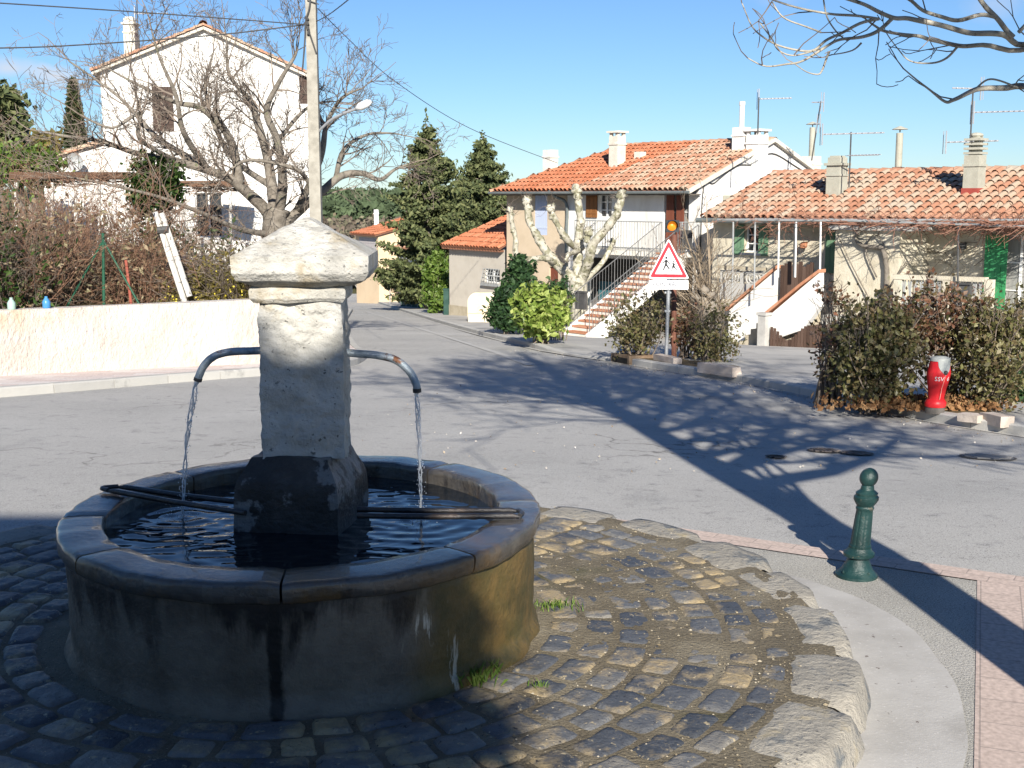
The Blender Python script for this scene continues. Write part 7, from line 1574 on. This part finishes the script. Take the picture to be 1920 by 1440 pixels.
pq_ = P(50, 300, 55); mb = MB(); mb.tube([V((pq_.x, 55, gz(pq_.x, 55) - .2)), P(49, 216, 55)], [.13, .09], 8); mb.tube([P(47, 213, 55), P(53, 213, 55)], .05, 6); tag(mb.build('far_pole', m_pole2), 'distant grey pole left of the cypress', 'pole')
# antennas on the roofs
antenna(P(1421, 246, 38.0), 1.0, 'small aerial pointing right on the white gable chimney', [(.95, .05, 1.0, .0, 9, .16)]); antenna(P(1522, 295, 40), 1.75, 'tall leaning bare mast beside the thin gable flue', [(.98, 2.5, .3, .1, 3, .12), (.6, 2.4, .12, .1, 2, .1)], .13)
antenna(P(1592, 345, 35.6), 1.45, 'aerial with two booms beside the squat grey chimney', [(.97, .05, .95, .82, 10, .20), (.55, .12, .85, .05, 9, .30)]); antenna(P(1818, 290, 33.5), 1.72, 'tallest aerial with two long booms by the louvred chimney', [(.64, .04, 1.5, -.05, 10, .16), (.20, .02, .75, .65, 9, .18), (1.0, 3.1, .55, .2, 5, .10)])
# green tripod fence post, leaning poles, red stake and bottles behind the wall
m_gpost = M('green_post_paint', [(.015, .075, .045), (.03, .11, .065)], scale=8, rough=.5, bump=.1); DT = 24.6; t = thing('fence_post', P(195, 580, DT), 'green metal corner post braced like a tripod above the white wall', 'fence post')
zlow = UP * .35
for a_, b_, nm in (((193, 437), (195, 578), 'post'), ((191, 455), (124, 578), 'brace'), ((196, 455), (263, 574), 'brace')): mb = MB(); A_, B_ = P(a_[0], a_[1], DT), P(b_[0], b_[1], DT); mb.tube([A_, B_ + (B_ - A_) * .22], .030 if nm == 'post' else .021, 8); mb.build(nm, m_gpost, t)
t = thing('leaning_poles', P(340, 545, 25.3), 'two pale leaning poles tied together above the garden wall', 'poles')
for a_, b_ in (((291, 398), (340, 548)), ((303, 400), (347, 530))): mb = MB(); A_, B_ = P(a_[0], a_[1], 25.3), P(b_[0], b_[1], 25.1); mb.tube([A_, (A_ + B_) / 2, B_ + (B_ - A_) * .2], [.055, .06, .06], 8, jit=.08); mb.build('pole', m_pole, t)
mb = MB(); mb.tube([P(296, 432, 25.2), P(316, 430, 25.2)], .075, 8); mb.build('binding', m_blackiron, t)
mb = MB(); mb.tube([P(236, 488, 24.9), P(243, 545, 24.8), P(248, 590, 24.8)], .03, 7); tag(mb.build('red_stake', M('red_stake', [(.26, .065, .045), (.34, .10, .07)], scale=5, rough=.7)), 'dull red stake right of the green tripod post', 'stake')
for (x_, nm_, mt_) in ((83, 'blue plastic bottle standing on the garden wall at left', M('blue_plastic', [(.04, .18, .42), (.08, .26, .5)], scale=4, rough=.25, bump=0)), (20, 'pale green bottle standing on the garden wall at far left', M('green_plastic', [(.28, .42, .36), (.38, .5, .44)], scale=4, rough=.25, bump=0))):
    p_ = P(x_, 580, 22.3); 
    mb = MB(); zz = WTz[1] - .02 ; p_ = WBp[1] + (WBp[2] - WBp[1]) * (x_ / 240) + V((0, .16, 0)); p_.z = WTz[1] + (WTz[2] - WTz[1]) * (x_ / 240) - .01; mb.lathe(p_, [(.055, 0), (.06, .02), (.06, .11), (.035, .15), (.022, .165), (.022, .19)], 14); tag(mb.build('bottle', mt_, smooth=True), nm_, 'bottle', 'bottles on the garden wall')
# street things down the hill: fence, green post, round sign
m_grnmesh = M('green_fence_paint', [(.03, .10, .07), (.05, .14, .10)], scale=4, rough=.6)
t = thing('garden_fence', P(760, 590, 66), 'green mesh fence along the pavement far down the street', 'fence'); A_, B_ = P(752, 583, 68), P(795, 590, 64); A_.z = gz(A_.x, A_.y); B_.z = gz(B_.x, B_.y) + .1
for k_ in range(5): p_ = A_ + (B_ - A_) * k_ / 4; mb = MB(); mb.tube([p_, p_ + UP * 1.2], .04, 6); mb.build('post', m_galv, t)
mb = MB()
for k_ in range(60): p_ = A_ + (B_ - A_) * k_ / 59; mb.tube([p_, p_ + UP * 1.1], .012, 4)
for z_ in (.1, .35, .6, .85, 1.1): mb.tube([A_ + UP * z_, B_ + UP * z_], .012, 4)
mb.build('mesh_panel', m_grnmesh, t)
pz = P(837, 590, 51); mb = MB(); mb.box(V((pz.x, 51, gz(pz.x, 51) + .5)), (.22, .2, 1.3)); mb.box(V((pz.x, 51, gz(pz.x, 51) + 1.17)), (.26, .24, .05)); tag(mb.build('gate_post', M('dark_green_paint', [(.015, .05, .04), (.03, .075, .06)], scale=4, rough=.6)), 'dark green post at the left corner of the grey annex', 'post')
pz = P(731, 560, 74); t = thing('round_sign', (pz.x, 74, gz(pz.x, 74)), 'small round white road sign far down the street', 'road sign'); mb = MB(); mb.tube([V((pz.x, 74, gz(pz.x, 74))), P(731, 517, 74)], .04, 6); mb.build('post', m_galv, t); mb = MB(); c_ = P(731, 523, 73.9); mb.prism([c_ + V((.3 * cos(2 * pi * i / 20), 0, .3 * sin(2 * pi * i / 20))) for i in range(20)], V((0, -.03, 0))); mb.build('disc', m_signw, t)
